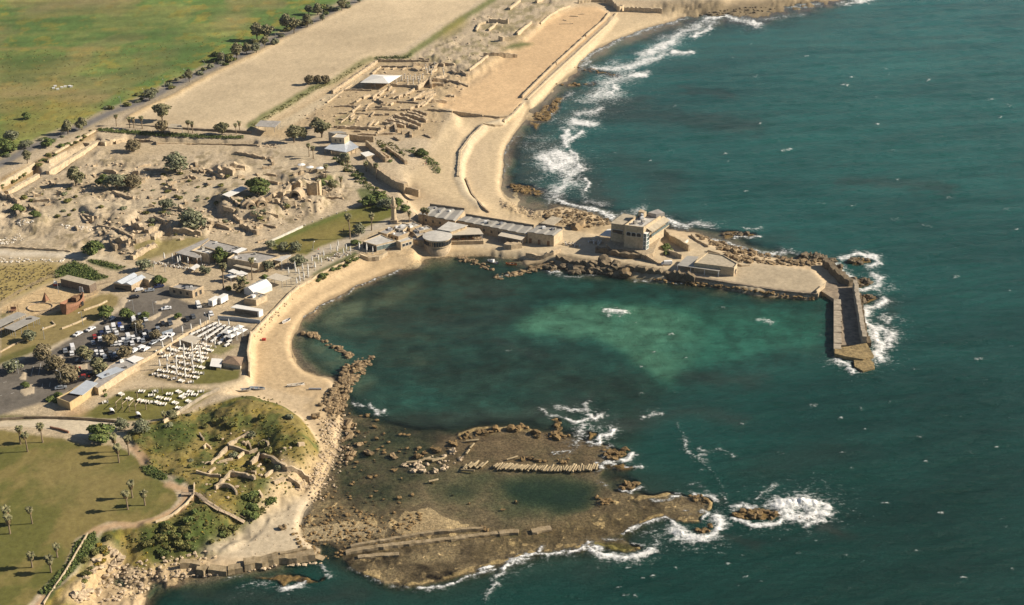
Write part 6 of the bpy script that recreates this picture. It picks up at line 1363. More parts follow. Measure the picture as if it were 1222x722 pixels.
rocks_in([(440,420),(447,426),(440,440),(428,452),(418,466),(410,490),(398,496),(388,486),(386,472),(396,462),(404,450),(414,440),(426,428)], 330, 1.0, 3.3, 'shore', BW, 'boulders of the rubble breakwater', 2)
rocks_in([(415,436),(430,436),(420,455),(405,475),(395,470),(405,452)], 60, 1.8, 3.2, 'shore', BW, 'boulders of the rubble breakwater', 21, emb=-.3)
rocks_on([(359,398),(370,400),(380,403),(390,408),(400,415),(412,423),(420,427)], 70, 1.3, 3.4, 'shore', 'dark boulder in the thin curved groyne closing the small beach pool', 'boulders of the thin groyne', 4, 3)
rocks_on([(550,308),(562,312),(572,318),(582,321)], 46, 1.2, 3.0, 'shore', 'dark boulder in the short groyne before the harbour veranda', 'boulders of the short groyne', 6, 4)
rocks_on([(592,332),(605,330),(620,326),(638,321),(652,316),(658,314)], 80, 1.4, 3.4, 'shore', 'boulder of the groyne sheltering the two moored boats', 'boulders of the boat groyne', 5, 5)
rocks_on([(650,320),(668,323),(690,326),(705,322),(722,326),(740,330)], 44, 1.6, 4.6, 'dark', 'sea worn boulder at the foot of the castle cliff', 'boulders under the castle cliff', 5, 6)
for x, y, s in ((748,327,7.5),(722,313,8.5),(727,322,5),(690,322,6),(735,318,6),(672,320,4),(704,318,4.5),(716,326,3.6)): add_rock(G(x, y) + Vector((0, 0, .8)), s, 'dark' if x < 745 else 'shore', 'huge rounded boulder at the foot of the castle cliff', 'huge boulders under the castle cliff')
rocks_in([(830,280),(850,284),(880,294),(912,303),(945,308),(972,308),(985,312),(975,318),(950,318),(910,315),(885,314),(868,306),(850,294)], 330, 1.2, 3.6, 'shore', 'brown boulder tumbled along the seaward side of the mole', 'boulders along the seaward side of the mole', 7)
rocks_on([(958,308),(972,304),(986,310),(998,325),(1010,335),(1018,340)], 90, 1.6, 4.4, 'dark', 'dark boulder piled at the bend between mole and jetty', 'boulders at the bend of the jetty', 7, 8, 4)
rocks_in([(650,252),(675,247),(700,254),(725,262),(728,268),(700,273),(665,266),(645,258)], 260, .9, 3.0, 'shore', 'brown rock on the stony point behind the harbour block', 'rocks on the stony point', 9)
rocks_in([(596,236),(625,246),(650,254),(640,262),(600,248)], 120, .5, 1.5, 'pale', 'pale stone scattered on the sand behind the harbour row', 'stones on the sand behind the harbour row', 10)
add_rock(G(690, 272) + Vector((0, 0, 1.2)), 8, 'shore', 'big lone rock lump on the sand behind the hotel terrace', 'lone rock lump')
rocks_on([(780,333),(810,338),(840,340),(880,345),(930,352),(975,358)], 110, .8, 2.2, 'reef', 'weedy stone at the foot of the mole quay wall', 'stones at the foot of the mole wall', 3, 11)
rocks_in([(380,498),(400,500),(410,520),(402,545),(388,570),(372,588),(352,585),(372,560),(386,535)], 330, .5, 1.7, 'pale', 'pale stone of the stony slope below the green hillside', 'stones below the green hillside', 12)
rocks_in([(385,470),(412,480),(425,505),(430,530),(412,560),(400,560),(410,520),(395,500),(380,490)], 120, .8, 3.0, 'shore', 'brown rock on the rocky shore south of the breakwater', 'rocks on the shore below the breakwater', 13)
rocks_on([(402,500),(413,520),(405,545),(397,565),(386,583),(374,600)], 170, .4, 1.5, 'pale', 'pale stone spilling from the cove slope into the shallows', 'stones spilling into the cove shallows', 14, 54)
for x, y, s in ((414,508,5),(440,541,4.4),(470,545,3.4),(378,498,4.5),(430,530,3.4),(338,631,3),(417,521,4)): add_rock(G(x, y) + Vector((0, 0, .5)), s, 'shore', 'large lone rock standing out on the rocky cove shore', 'large rocks of the rocky cove')
rocks_in([(120,700),(150,672),(200,664),(262,656),(250,678),(200,692),(160,716),(120,722)], 260, .5, 1.8, 'pale', 'pale stone lying along the broken shore at the bottom edge', 'stones of the broken shore')
rocks_on([(205,690),(240,688),(290,682),(330,676),(380,672)], 60, .7, 2.0, 'pale', 'stone fallen at the foot of the worn quay blocks', 'stones under the quay blocks', 3, 15)
rocks_in([(345,630),(372,612),(400,600),(440,610),(470,620),(500,610),(508,622),(470,645),(420,660),(395,668),(360,655),(352,642)], 420, .5, 1.7, 'reef', 'small brown rock strewn over the stony flat at the cove', 'rocks strewn over the cove flat', 16)
rocks_in([(395,560),(420,540),(470,555),(500,560),(490,600),(440,605),(400,600),(380,600)], 70, .5, 2.0, 'reef', 'small brown rock strewn over the stony flat at the cove', 'rocks strewn over the cove flat', 17)
rocks_in([(415,485),(445,492),(480,508),(500,530),(520,545),(480,548),(440,535),(420,510)], 60, .7, 2.4, 'reef', 'brown rock breaking the water of the shallow bay corner', 'rocks in the shallow bay corner', 18)
rocks_on([(500,545),(520,535),(540,528),(556,520),(575,516),(600,513),(620,510),(645,520),(660,521),(675,522)], 84, .9, 3.4, 'reef', 'tan rock along the northern rim of the reef', 'rocks of the northern reef rim', 7, 19)
rocks_in([(500,548),(545,535),(552,552),(530,562),(500,565),(478,555)], 60, .9, 3.0, 'pale', 'pale rock beside the loose columns on the reef', 'rocks beside the loose columns', 20)
rocks_on([(620,548),(628,546),(645,550),(675,550),(683,548)], 20, .8, 2.6, 'reef', 'brown rock lying on the long row of columns', 'rocks on the row of columns', 3, 21)
for x, y, s in ((492,590,1.8),(476,594,2.4),(516,575,1.6),(600,608,1.8),(616,598,2.2),(575,629,2.4),(580,633,2.6),(470,612,2),(560,600,1.4),(540,590,1.4)): add_rock(G(x, y) + Vector((0, 0, .3)), s, 'reef', 'single rock in the flooded reef pool', 'single rocks in the reef pool')
for a, n, sd in (([(874,613),(895,607),(936,611),(930,619),(885,620)], 44, 22), ([(660,500),(668,500),(668,514),(660,512)], 12, 23), ([(718,536),(752,536),(735,550),(722,546)], 30, 24), ([(820,590),(850,595),(848,606),(830,600)], 26, 25), ([(822,632),(848,628),(845,637),(832,640)], 16, 26), ([(735,578),(760,577),(760,585),(742,586)], 14, 27), ([(712,592),(740,597),(726,606),(708,604)], 22, 28), ([(945,618),(980,615),(965,621)], 8, 29)):
    rocks_in(a, n, .8, 3.0, 'reef', 'jagged brown rock washed by foam at the outer reef', 'foam washed rocks of the outer reef', sd)
for a, n, sd in (([(632,141),(645,130),(672,117),(668,127),(648,148)], 70, 30), ([(606,222),(620,220),(650,229),(640,233),(614,229)], 40, 31), ([(683,80),(710,82),(742,92),(705,87)], 24, 32), ([(655,100),(700,100),(712,98),(690,103)], 20, 33)):
    rocks_in(a, n, 1.0, 3.4, 'reef', 'brown reef rock in the surf of the arena beach', 'reef rocks off the arena beach', sd)
for a, n, sd in (([(1004,312),(1020,306),(1044,309),(1022,318)], 20, 34), ([(1012,336),(1032,332),(1042,338),(1020,344)], 18, 35), ([(1022,352),(1048,354),(1030,362)], 14, 36), ([(832,18),(860,12),(900,8),(930,10),(880,22),(850,20)], 70, 37), ([(856,279),(880,277),(904,280),(880,283)], 24, 38)):
    rocks_in(a, n, 1.2, 4.0, 'dark', 'dark flat rock in the surf on the seaward side', 'surf rocks on the seaward side', sd)
cl = [(132,652),(146,660),(146,680),(128,704),(98,722),(84,716),(100,692),(112,670)]
rocks_in(cl, 70, 1.2, 3.6, 'pale', 'pale block splitting from the sunlit cliff below the lawn', 'cliff blocks below the lawn', 39, emb=.45)
rocks_in([(0,285),(25,278),(30,286),(10,292),(0,292)], 40, .7, 1.8, 'white', 'white stone block stacked in rows at the left edge of the ruins', 'stacked white stone blocks', 40)
rocks_in([(0,308),(18,307),(26,309),(50,309),(82,310),(80,313),(40,313),(0,314)], 60, .6, 1.6, 'white', 'white stone block lying along the pale path', 'white blocks along the pale path', 41)
rocks_in([(70,268),(100,270),(114,271),(110,275),(80,274)], 46, .7, 1.7, 'white', 'white stone block sorted on the mound of the ruins', 'white blocks on the ruins mound', 42)
rocks_in([(20,262),(40,264),(42,266),(22,270)], 26, .7, 2.0, 'white', 'pale block beside the round green tree in the ruins', 'pale blocks in the left ruins', 43)
for a, n, sd in (([(30,230),(60,210),(120,190),(180,195),(230,200),(270,205),(250,230),(200,245),(120,240),(60,245)], 200, 44), ([(190,255),(240,245),(300,240),(360,215),(400,225),(415,240),(370,256),(320,276),(250,284),(200,280)], 300, 45), ([(120,255),(180,270),(190,300),(150,305),(100,290)], 110, 46), ([(0,232),(22,232),(24,244),(0,248)], 26, 47), ([(560,20),(600,8),(600,60),(560,80),(530,70)], 90, 48), ([(300,165),(340,168),(345,178),(305,174)], 40, 49), ([(430,85),(555,90),(555,130),(510,158),(420,155),(330,155),(390,115)], 240, 50)):
    rocks_in(a, n, .6, 2.3, 'pale', 'tumbled building stone scattered over the ruins', 'tumbled stones of the ruins', sd)
rocks_in([(260,520),(300,510),(360,540),(370,560),(300,600),(240,590),(235,560)], 60, .6, 2.0, 'pale', 'grey stone block fallen among the hillside ruins', 'fallen blocks of the hillside ruins', 51)
rocks_in([(250,652),(300,634),(345,600),(372,598),(345,628),(350,650),(300,664)], 60, .25, .7, 'pale', 'pebble on the pale cove beach', 'pebbles on the pale cove beach', 52)
rocks_on([(302,404),(315,390),(332,373),(348,356)], 40, .5, 1.6, 'pale', 'stone lying at the foot of the tall beach wall', 'stones at the foot of the beach wall', 5, 53)
ROCKLIST.sort(key=lambda t: -t[0])
KEEP = ROCKLIST[:295]
rr = random.Random(77)
for k, (px_, p, s, key, label, group) in enumerate(KEEP):
    o = bpy.data.objects.new('boulder', rr.choice(ROCKS[key])); COL.objects.link(o); o.location = p
    o.scale = (s * .5 * rr.uniform(.8, 1.25), s * .5 * rr.uniform(.75, 1.1), s * .5 * rr.uniform(.75, 1.1)); o.rotation_euler = (rr.uniform(-.3, .3), rr.uniform(-.3, .3), rr.uniform(0, 6.28)); tag(o, label, 'boulder', group)
SMALL = {}
for key, m in (('shore', ROCKM), ('pale', PALEROCK), ('reef', REEFROCK), ('dark', DARKROCK), ('white', WHITEST)):
    L_ = [t for t in ROCKLIST[295:] if t[3] == key]
    if not L_: continue
    meshes = [rock_mesh(40 + j, 1, .65, .6) for j in range(7)]; base = []
    for me in meshes:
        v = np.zeros(len(me.vertices) * 3); me.vertices.foreach_get('co', v); f = np.zeros(len(me.polygons) * 3, int); me.loops.foreach_get('vertex_index', f); base.append((v.reshape(-1, 3), f.reshape(-1, 3)))
    VV = []; FF = []; n = 0
    for (px_, p, s, _, _, _) in L_:
        v, f = rr.choice(base); a = rr.uniform(0, 6.28); c, s_ = math.cos(a), math.sin(a); q_ = v * np.array((rr.uniform(.7, 1.3), rr.uniform(.7, 1.1), rr.uniform(.7, 1.1))) * s * .5
        q_ = np.stack([q_[:, 0] * c - q_[:, 1] * s_, q_[:, 0] * s_ + q_[:, 1] * c, q_[:, 2]], 1) + np.array(p); VV.append(q_); FF.append(f + n); n += len(v)
    o = mesh_np({'shore': 'shore_rubble', 'pale': 'pale_rubble', 'reef': 'reef_rubble', 'dark': 'dark_rubble', 'white': 'white_rubble'}[key], np.concatenate(VV), np.concatenate(FF)); o.data.polygons.foreach_set('use_smooth', np.zeros(len(o.data.polygons), bool)); o.data.materials.append(m); o['kind'] = 'stuff'
    o['label'] = {'shore': 'brown rubble between the boulders of breakwater, mole and groynes', 'pale': 'pale rubble and tumbled stones over the ruins and slopes', 'reef': 'small brown rocks strewn over the reef and shallows', 'dark': 'dark rubble under the castle cliff and jetty bend', 'white': 'small white stone blocks lying in the ruins'}[key]; o['category'] = 'rubble'

# ================================================================== VEGETATION
PALMS = [make_palm(1, 8.0, .32, 2.0), make_palm(2, 9.0, .26, 2.1), make_palm(3, 7.2, .4, 1.9), make_palm(4, 11.5, .2, 2.2), make_palm(5, 5.5, .35, 1.9)]
def px_height(px, py, py_top):
    g = G(px, py); d = g.y * CP + (CAMH - g.z) * SP; return (py - py_top) / (F0 / d) / (CP * 1.03)
PL = [  # base, top, label
 ((139,150.5),(136.5),'small palm at the left end of the hedge above the moat'),((155,152.5),(139.5),'left palm of the close pair behind the moat hedge'),((160,152.5),(139.5),'right palm of the close pair behind the moat hedge'),((170,153.5),(138),'lone palm between the palm pair and the eucalyptus'),((225,158.5),(143.5),'left palm of the pair by the thatch coloured shelter'),((230,159),(145),'right palm of the pair by the thatch coloured shelter'),((282,160),(147),'shaggy palm at the right end of the moat hedge'),((286,157),(144),'palm at the tip of the green strip by the sand field'),
 ((369,187),(171),'left palm of the pair before the white shed roof'),((374,189.5),(174),'right palm of the pair before the white shed roof'),((389,212),(196),'stocky palm beside the tall broken tower'),((415,205),(186),'palm close to the shed roof by the moat wall'),((437,205),(192.5),'left palm against the shaded bastion wall'),((449.5,214),(194.5),'right palm against the shaded bastion wall'),((407,224),(210),'palm at the head of the mosque lawn'),
 ((418,285),(254),'tall slim palm in the front of the mosque lawn'),((443.6,275),(253.5),'palm on the mosque lawn nearest the minaret'),((488.5,266),(251),'short palm right of the minaret'),((505,268),(247.5),'left palm before the harbour hall'),((510.5,268),(248),'right palm before the harbour hall'),((267,346),(312),'tall palm between stone hut and white sunshades'),((301,334),(306.5),'palm standing in front of the gallery house'),
 ((24.5,530),(506),'left palm of the three at the lawn forecourt'),((33,539),(513),'front palm of the three at the lawn forecourt'),((51,528),(503),'right palm of the three at the lawn forecourt'),((137.4,539),(516),'left palm of the three beside the clay path'),((142,552),(528),'front palm of the three beside the clay path'),((154,543),(517),'right palm of the three beside the clay path'),((152.5,608),(582),'front palm of the three in the middle of the lawn'),((158,594),(571),'rear palm of the three in the middle of the lawn'),((173,603),(584),'thin ragged palm right of the two in the middle of the lawn'),
 ((12,637),(611),'front palm of the group at the left edge of the lawn'),((9,624),(602),'rear palm of the group at the left edge of the lawn'),((38.5,625),(602),'lone palm near the left edge of the lawn'),((38.5,677),(657),'left palm of the three at the bottom of the lawn'),((61,683),(661),'front palm of the three at the bottom of the lawn'),((68.5,665),(647),'rear palm of the three at the bottom of the lawn'),((196,503),(490),'little bushy palm by the lower table lawn')]
HPAL = (8.0, 9.0, 7.2, 11.5, 5.5)
for k, (b, top, lab) in enumerate(PL):
    h = px_height(*b, top); j = min(range(5), key=lambda i: abs(HPAL[i] * 1.0 - h) + ((k + i) % 3) * .6); s = h / (HPAL[j] + .6)
    dup(PALMS[j], G(*b), RNG.uniform(0, 6.28), (s * .6 + .4 * min(1.25, max(.8, s)), s * .6 + .4 * min(1.25, max(.8, s)), s), lab, 'palm trees' if False else None)
o = dup(PALMS[4], G(289, 347), .5, (1.7, 1.7, 1.15), 'broad feathery palm beside the big white tent')
for p_ in PALMS: remove(p_)
TR = [make_tree('tree', 't', 'tree', LF_OLIVE, 4.0, 7.0, 1.0, 1), make_tree('tree', 't', 'tree', LF_GREY, 4.0, 7.5, 1.0, 2, nb=9), make_tree('tree', 't', 'tree', LF_BROWN, 4.0, 6.4, .9, 3), make_tree('tree', 't', 'tree', LF_GREEN, 4.0, 6.6, .7, 4), make_tree('eucalyptus_tree', 't', 'tree', LF_OLIVE, 3.6, 10.0, 1.8, 5, nb=11, n=1100), make_tree('tree', 't', 'tree', LF_OLIVE, 4.0, 6.6, .9, 6, nb=8)]
TD = [(4.0,7.0),(4.0,7.5),(4.0,6.4),(4.0,6.6),(3.6,10.0),(4.0,6.6)]
def tree(kind, px, py, w, h, lab):
    """w, h: crown width and total height as seen on the picture"""
    g = G(px, py); s = F0 / (g.y * CP + (CAMH - g.z) * SP); R_ = w / s / 2; Hh = h / s / (CP * 1.02)
    a, b = TD[kind]; k = R_ / (a * .80); return dup(TR[kind], g, RNG.uniform(0, 6.28), (k, k, max(.35, Hh / b)), lab)
TL = [
 (0,81,160,15,17,'rounded olive tree at the roadside left of the moat hedge'),(0,98,155,15,15,'darker roadside tree just right of its twin left of the moat'),(1,179,120,12,13,'small dark tree on the verge under the street lamps'),(4,226,98,9,15,'narrow grey tree on the seaward verge of the road'),(4,194,144,19,20,'large eucalyptus rising from the moat hedge'),(2,193,158,14,14,'low brownish tree under the large eucalyptus'),(4,33,195,10,16,'upright olive tree on the verge by the near road'),
 (5,265,160,16,14,'compact dark tree at the end of the moat hedge'),(4,264,74,9,11,'small tree in the first gap of the roadside row'),(4,283,71,13,19,'leaning grey tree near the left end of the roadside row'),(0,294,64,11,13,'bushy tree second in the roadside row'),(1,306,63,10,12,'slim tree in the middle of the roadside row'),(4,316,57,7,13,'thin grey tree by the lamp post in the roadside row'),(4,307,48,15,20,'tall left crown of the big pair behind the road'),(4,319,48,15,18,'tall right crown of the big pair behind the road'),(0,342,36,18,19,'broad crown at the bend of the roadside row'),(4,351,40,14,18,'grey tree leaning over the road in the roadside row'),(0,367,32,14,15,'round grey tree by the far lamp post'),(0,379,18,12,14,'dense dark tree on the far meadow side of the road'),(1,369,17,10,11,'greyish tree left of the dense dark one by the road'),(1,385,25,6,8,'small shrub like tree at the far kerb'),(4,408,13,10,14,'last tall roadside tree near the top edge'),(1,429,3,5,6,'tiny tree at the top edge beside the road'),
 (2,369,101,11,11,'left tree of the three on the sand field'),(2,379,100,10,10,'middle tree of the three on the sand field'),(2,389,100,10,10,'right tree of the three on the sand field'),(4,351,170,18,20,'left bushy tree beside the grey gate ruins'),(0,362,166,12,14,'middle tree in the clump by the gate ruins'),(4,384,164,22,20,'right broad tree in the clump by the gate ruins'),(0,378,152,14,12,'low tree behind the clump by the gate ruins'),
 (0,91,222,22,24,'tall olive tree with long shadow on the dirt near the moat'),(3,124,221,16,13,'dark green shrub tree left of the grey tree in the upper ruins'),(1,140,225,24,17,'grey green tree in the middle of the upper ruins'),(2,158,225,22,15,'brownish tree right of the grey one in the upper ruins'),(1,209,205,28,21,'broad grey tree with long shadow in the upper ruins'),(2,159,181,18,13,'loose brownish tamarisk on the bare ground by the moat'),(1,199,251,18,13,'small grey tree on the slope of the ruins path'),
 (3,21,253,15,10,'round bright green tree at the left edge of the ruins'),(3,42,259,13,8,'low green tree beside the left ruins mound'),(3,112,304,24,17,'large round green tree at the junction of the pale path'),(1,172,323,18,13,'umbrella shaped tree between visitor house and cafe'),(1,228,273,30,22,'big grey tree among the walls above the cafe'),(3,308,231,30,19,'wide dark green tree in the pit of the ruins'),(3,381,227,15,14,'green tree behind the tall broken tower'),(0,396,227,12,13,'shaggy olive tree right of the tall broken tower'),
 (1,323,297,12,10,'left small olive tree on the edge of the mosque lawn'),(1,338,299,12,10,'middle small olive tree on the edge of the mosque lawn'),(1,352,300,15,11,'right small olive tree on the edge of the mosque lawn'),(1,356,318,19,13,'olive tree beside the parasol terrace'),(3,263,313,16,19,'dark tree filling the gap between cafe wing and gallery house'),(1,320,323,12,12,'small tree against the front of the gallery house'),(1,242,326,9,9,'left slim young tree on the cafe forecourt'),(1,248,327,8,8,'right slim young tree on the cafe forecourt'),
 (3,441,246,18,14,'left dark tree of the clump at the head of the lawn'),(3,452,243,20,15,'middle tree of the clump at the head of the lawn'),(1,462,250,18,13,'front grey tree of the clump near the minaret'),(3,474,246,14,10,'right tree of the clump near the minaret'),(1,428,280,15,13,'grey tree between lawn path and terrace restaurant'),(3,483,252,12,8,'small round tree right of the minaret'),(3,424,292,12,6,'dark shrub tree by the parasols of the terrace'),(1,412,196,12,14,'olive tree beside the pillars of the shed roof'),(3,503,187,14,10,'green tree in the court above the sand'),
 (1,36,407,17,13,'small tree on the verge above the seat wall'),(2,51,430,21,18,'brown tinged tree at the kerb of the lower car park'),(1,15,445,20,15,'tree on the triangular island of the car park'),(2,66,443,23,17,'wide brown tree in the middle of the lower car park'),(0,101,430,23,18,'olive tree among the first rows of parked cars'),(0,118,445,24,19,'large tree nearest the service row'),(2,80,457,27,19,'largest brown tree beside the ticket house'),(2,133,411,17,13,'brownish tree between two rows of parked cars'),(2,149,427,18,14,'brown tree at the wall end of the parking rows'),(3,151,381,17,14,'dark green tree at the turn of the upper car park'),(3,126,378,19,14,'green tree on the planter verge'),(2,165,393,14,11,'small bare brown tree in the middle parking row'),(2,186,404,13,10,'bare brown tree near the blue parking bays'),(3,30,462,10,7,'small green tree on the pale traffic island'),(2,320,357,1,1,'')]
TL = [t for t in TL if t[5]]
TL += [(3,173,380,12,8,'dark shrub tree on the kerb island before the stone hut'),(3,213,380,10,7,'bright green shrub tree on the round kerb island'),(3,120,523,33,17,'very broad dark green tree on the pale forecourt'),(2,287,349,15,11,'brown bush tree beside the white container'),(3,190,340,16,12,'leafy tree against the visitor house front'),(0,205,499,16,10,'low olive tree at the end of the lower table lawn'),(1,145,512,16,12,'grey tree between forecourt and green hillside'),(1,168,515,20,13,'rounded grey tree at the top of the green hillside'),(3,32,142,11,8,'lone dark bush tree out in the meadow'),(3,7,182,22,17,'dark clump tree at the left edge by the road'),(1,30,176,15,8,'low grey shrub tree beside the near road'),(3,58,175,15,10,'bright green shrub tree on the verge by the moat'),(1,15,168,18,12,'grey shrub tree behind the dark clump at the left edge')]
for kd, x, y, w, h, lab in TL: tree(kd, x, y, w, h, lab)
for t_ in TR: remove(t_)
BU = [make_bush('shrub', 'b', 'shrub', LF_SCRUB, 2.0, 1.6, 1), make_bush('shrub', 'b', 'shrub', LF_GREEN, 2.0, 1.5, 2), make_bush('shrub', 'b', 'shrub', LF_GREY, 2.0, 1.6, 3), make_bush('shrub', 'b', 'shrub', LF_YELLOW, 1.6, 1.0, 4)]
def shrubs(poly, n, s0, s1, kinds, lab, group, seed):
    r = random.Random(seed); xs = [p[0] for p in poly]; ys = [p[1] for p in poly]; c = 0; tries = 0
    while c < n and tries < n * 20:
        tries += 1; x, y = r.uniform(min(xs), max(xs)), r.uniform(min(ys), max(ys))
        if not inside(poly, np.array([x]), np.array([y]))[0]: continue
        c += 1; b = BU[r.choice(kinds)]; o = b.copy(); COL.objects.link(o); s = r.uniform(s0, s1); o.location = G(x, y); o.rotation_euler = (0, 0, r.uniform(0, 6.28)); o.scale = (s, s * r.uniform(.8, 1.2), s * r.uniform(.7, 1.1)); tag(o, lab, 'shrub', group)
shrubs([(245,72),(300,50),(345,30),(380,12),(420,-4),(425,4),(380,22),(345,44),(300,66),(255,84),(225,95)], 40, 1.4, 2.6, [0, 2, 2, 1], 'grey green shrub in the thicket between meadow and road', 'shrubs between meadow and road', 60)
shrubs([(120,130),(160,115),(200,98),(240,80),(250,86),(205,106),(165,122),(130,136)], 24, .9, 1.8, [0, 2], 'low shrub on the meadow edge of the road', 'shrubs on the meadow edge', 61)
shrubs([(0,222),(40,196),(68,178),(108,156),(112,160),(70,184),(42,202),(0,230)], 30, .6, 1.3, [0, 1, 0], 'dark shrub along the top of the moat bank', 'shrubs along the moat bank', 62)
shrubs([(0,178),(20,172),(60,164),(100,150),(98,154),(60,170),(20,184),(0,190)], 14, .8, 1.8, [1, 2], 'shrub on the meadow side of the near road', 'shrubs beside the near road', 63)
shrubs([(20,235),(120,215),(180,210),(260,205),(340,215),(400,225),(350,255),(280,280),(200,285),(140,250),(60,262)], 80, .5, 1.3, [0, 2, 0], 'small shrub growing between the town ruins', 'shrubs of the town ruins', 64)
shrubs([(240,488),(300,475),(340,488),(366,515),(372,545),(330,570),(280,560),(220,560),(190,545),(175,520),(215,500)], 20, .6, 1.3, [0, 0, 2, 0], 'dense scrub bush on top of the green hillside', 'bushes on top of the green hillside', 65)
shrubs([(170,640),(215,615),(250,606),(285,630),(262,648),(210,660),(175,664)], 34, .6, 1.3, [1, 0, 0], 'leafy bush on the slope above the pale cove beach', 'bushes above the pale cove beach', 66)
shrubs([(285,600),(310,586),(325,600),(298,626)], 14, .8, 1.5, [1, 0], 'dark green bush on the slope beside the wooden stairway', 'bushes beside the stairway', 67)
shrubs([(374,334),(398,321),(424,306),(428,310),(400,324),(380,336)], 22, .6, 1.1, [1, 0], 'green bush on the bank below the parasol terrace', 'bushes below the parasol terrace', 68)
shrubs([(428,240),(470,240),(478,248),(440,250)], 14, .6, 1.2, [1, 1], 'dark green bush at the head of the mosque lawn', 'bushes at the head of the mosque lawn', 69)
shrubs([(450,165),(500,176),(520,190),(480,200),(455,188)], 12, .6, 1.1, [1, 0], 'green bush among the courts above the sand', 'bushes among the courts', 70)
shrubs([(100,665),(130,640),(148,650),(118,684),(96,700)], 16, .6, 1.2, [0, 3], 'yellowish bush along the cliff top', 'bushes along the cliff top', 71)
shrubs([(788,292),(796,290),(802,303),(794,308)], 7, .8, 1.4, [1], 'green bush in the hollow right of the castle hotel', 'bushes by the castle hotel', 72)
shrubs([(118,458),(126,462),(134,470),(124,474)], 5, .6, 1.1, [0, 1], 'bush behind the ticket house', 'bushes behind the ticket house', 73)
shrubs([(48,484),(70,472),(72,482),(60,486)], 6, .9, 1.3, [1], 'clipped green bush at the yellow end wall', 'bushes at the yellow end wall', 74)
shrubs([(270,345),(300,336),(320,328),(322,331),(280,350)], 10, .5, 1.0, [1, 0], 'green bush in the bed behind the white tent', 'bushes behind the white tent', 75)
shrubs([(395,175),(425,200),(440,220),(470,236),(465,240),(420,215),(390,190)], 22, .5, 1.2, [1, 0], 'dark bush along the shaded path below the bastion', 'bushes below the bastion', 76)
for b in BU: bpy.data.objects.remove(b)
# clipped hedges and dense ground cover
def cover(poly, n, size, leaf, name, lab, cat, hgt_=.8, seed=1, zr=None, kind='stuff'):
    r = random.Random(seed); mb = MB(); xs = [p[0] for p in poly]; ys = [p[1] for p in poly]; c = 0
    while c < n:
        x, y = r.uniform(min(xs), max(xs)), r.uniform(min(ys), max(ys))
        if not inside(poly, np.array([x]), np.array([y]))[0]: continue
        c += 1; g = G(x, y); leaves(mb, [(g + Vector((0, 0, hgt_ * r.uniform(.1, .6))), size * r.uniform(.6, 1.3), .6)], 8, .32, r, .2)
    o = mb.build(name, leaf); tag(o, lab, cat); o['kind'] = kind
cover([(65,325),(78,315),(90,311.5),(109,318),(119,327),(129,331),(118,334),(100,333),(80,329),(66,332)], 420, .9, LF_GREEN, 'ground_cover', 'dark green ground cover behind the playground shed', 'ground cover', .8, 2)
cover([(103,310),(121,311),(151,319),(140,321),(125,318),(108,313)], 150, .8, LF_GREEN, 'ground_cover', 'strip of dark ground cover along the pale path', 'ground cover', .6, 3)
cover([(113,635),(90,647),(81,672),(47,707),(57,711),(89,680),(116,646)], 420, .6, LF_GREEN, 'ground_cover', 'dark green hedge mass along the cliff side of the lawn', 'ground cover', .6, 4)
cover([(168,557),(180,556),(198,567),(201,572),(188,572),(174,566)], 150, .6, LF_GREEN, 'ground_cover', 'bright ground cover inside the bend of the clay path', 'ground cover', .5, 5)
cover([(118,153.5),(150,156),(200,159),(250,162),(290,163),(290,166),(240,165),(180,162.5),(118,157)], 900, 1.0, LF_GREEN, 'hedge', 'long dark hedge along the top of the moat wall', 'hedge', 1.4, 6, kind='thing')
cover([(447,68.5),(486,66.5),(490,64),(492,66),(487,70),(447,72)], 140, .9, LF_GREEN, 'hedge', 'short dark hedge at the head of the palace excavation', 'hedge', 1.2, 7, kind='thing')
cover([(478,178),(502,181),(524,196),(526,207),(518,207),(506,190)], 200, .9, LF_GREEN, 'hedge', 'dark hedge round the court above the sand', 'hedge', 1.2, 13, kind='thing')
cover([(448,166),(470,171),(486,186),(470,190),(452,176)], 200, .7, LF_SCRUB, 'ground_cover', 'green slope planting right of the brown moat wall', 'ground cover', .4, 14)
cover([(395,176),(410,186),(430,206),(446,224),(470,238),(462,240),(436,226),(414,206),(398,190)], 260, .8, LF_GREEN, 'ground_cover', 'dark planting along the shaded path under the bastion wall', 'ground cover', .7, 15)
cover([(300,150),(330,130),(372,104),(400,93),(430,75),(434,77),(404,97),(376,108),(334,134),(306,151)], 260, .8, LF_SCRUB, 'ground_cover', 'green weeds of the strip beside the sand field', 'ground cover', .5, 8)
HP = [(240,485),(300,470),(332,478),(362,498),(380,520),(382,545),(360,575),(330,602),(296,630),(268,645),(215,658),(172,664),(138,652),(165,632),(216,612),(232,590),(222,577),(182,560),(158,530),(176,508),(215,496)]
cover(HP, 700, .5, LF_SCRUB, 'hillside_scrub', 'low green scrub covering the hillside above the cove', 'scrub', .3, 9)
cover(HP, 110, .3, LF_YELLOW, 'flowering_scrub', 'yellow flowering weeds on the hillside above the cove', 'scrub', .45, 10)
cover([(0,318),(60,313),(66,330),(30,348),(0,360)], 260, .5, LF_BROWN, 'dry_weeds', 'brown weeds in the golden grass behind the playground', 'weeds', .2, 11)
cover([(0,60),(120,60),(260,40),(380,0),(345,30),(250,78),(150,124),(60,160),(0,180)], 700, .9, LF_SCRUB, 'meadow_weeds', 'low tufts of green weeds across the meadow', 'weeds', .1, 12)
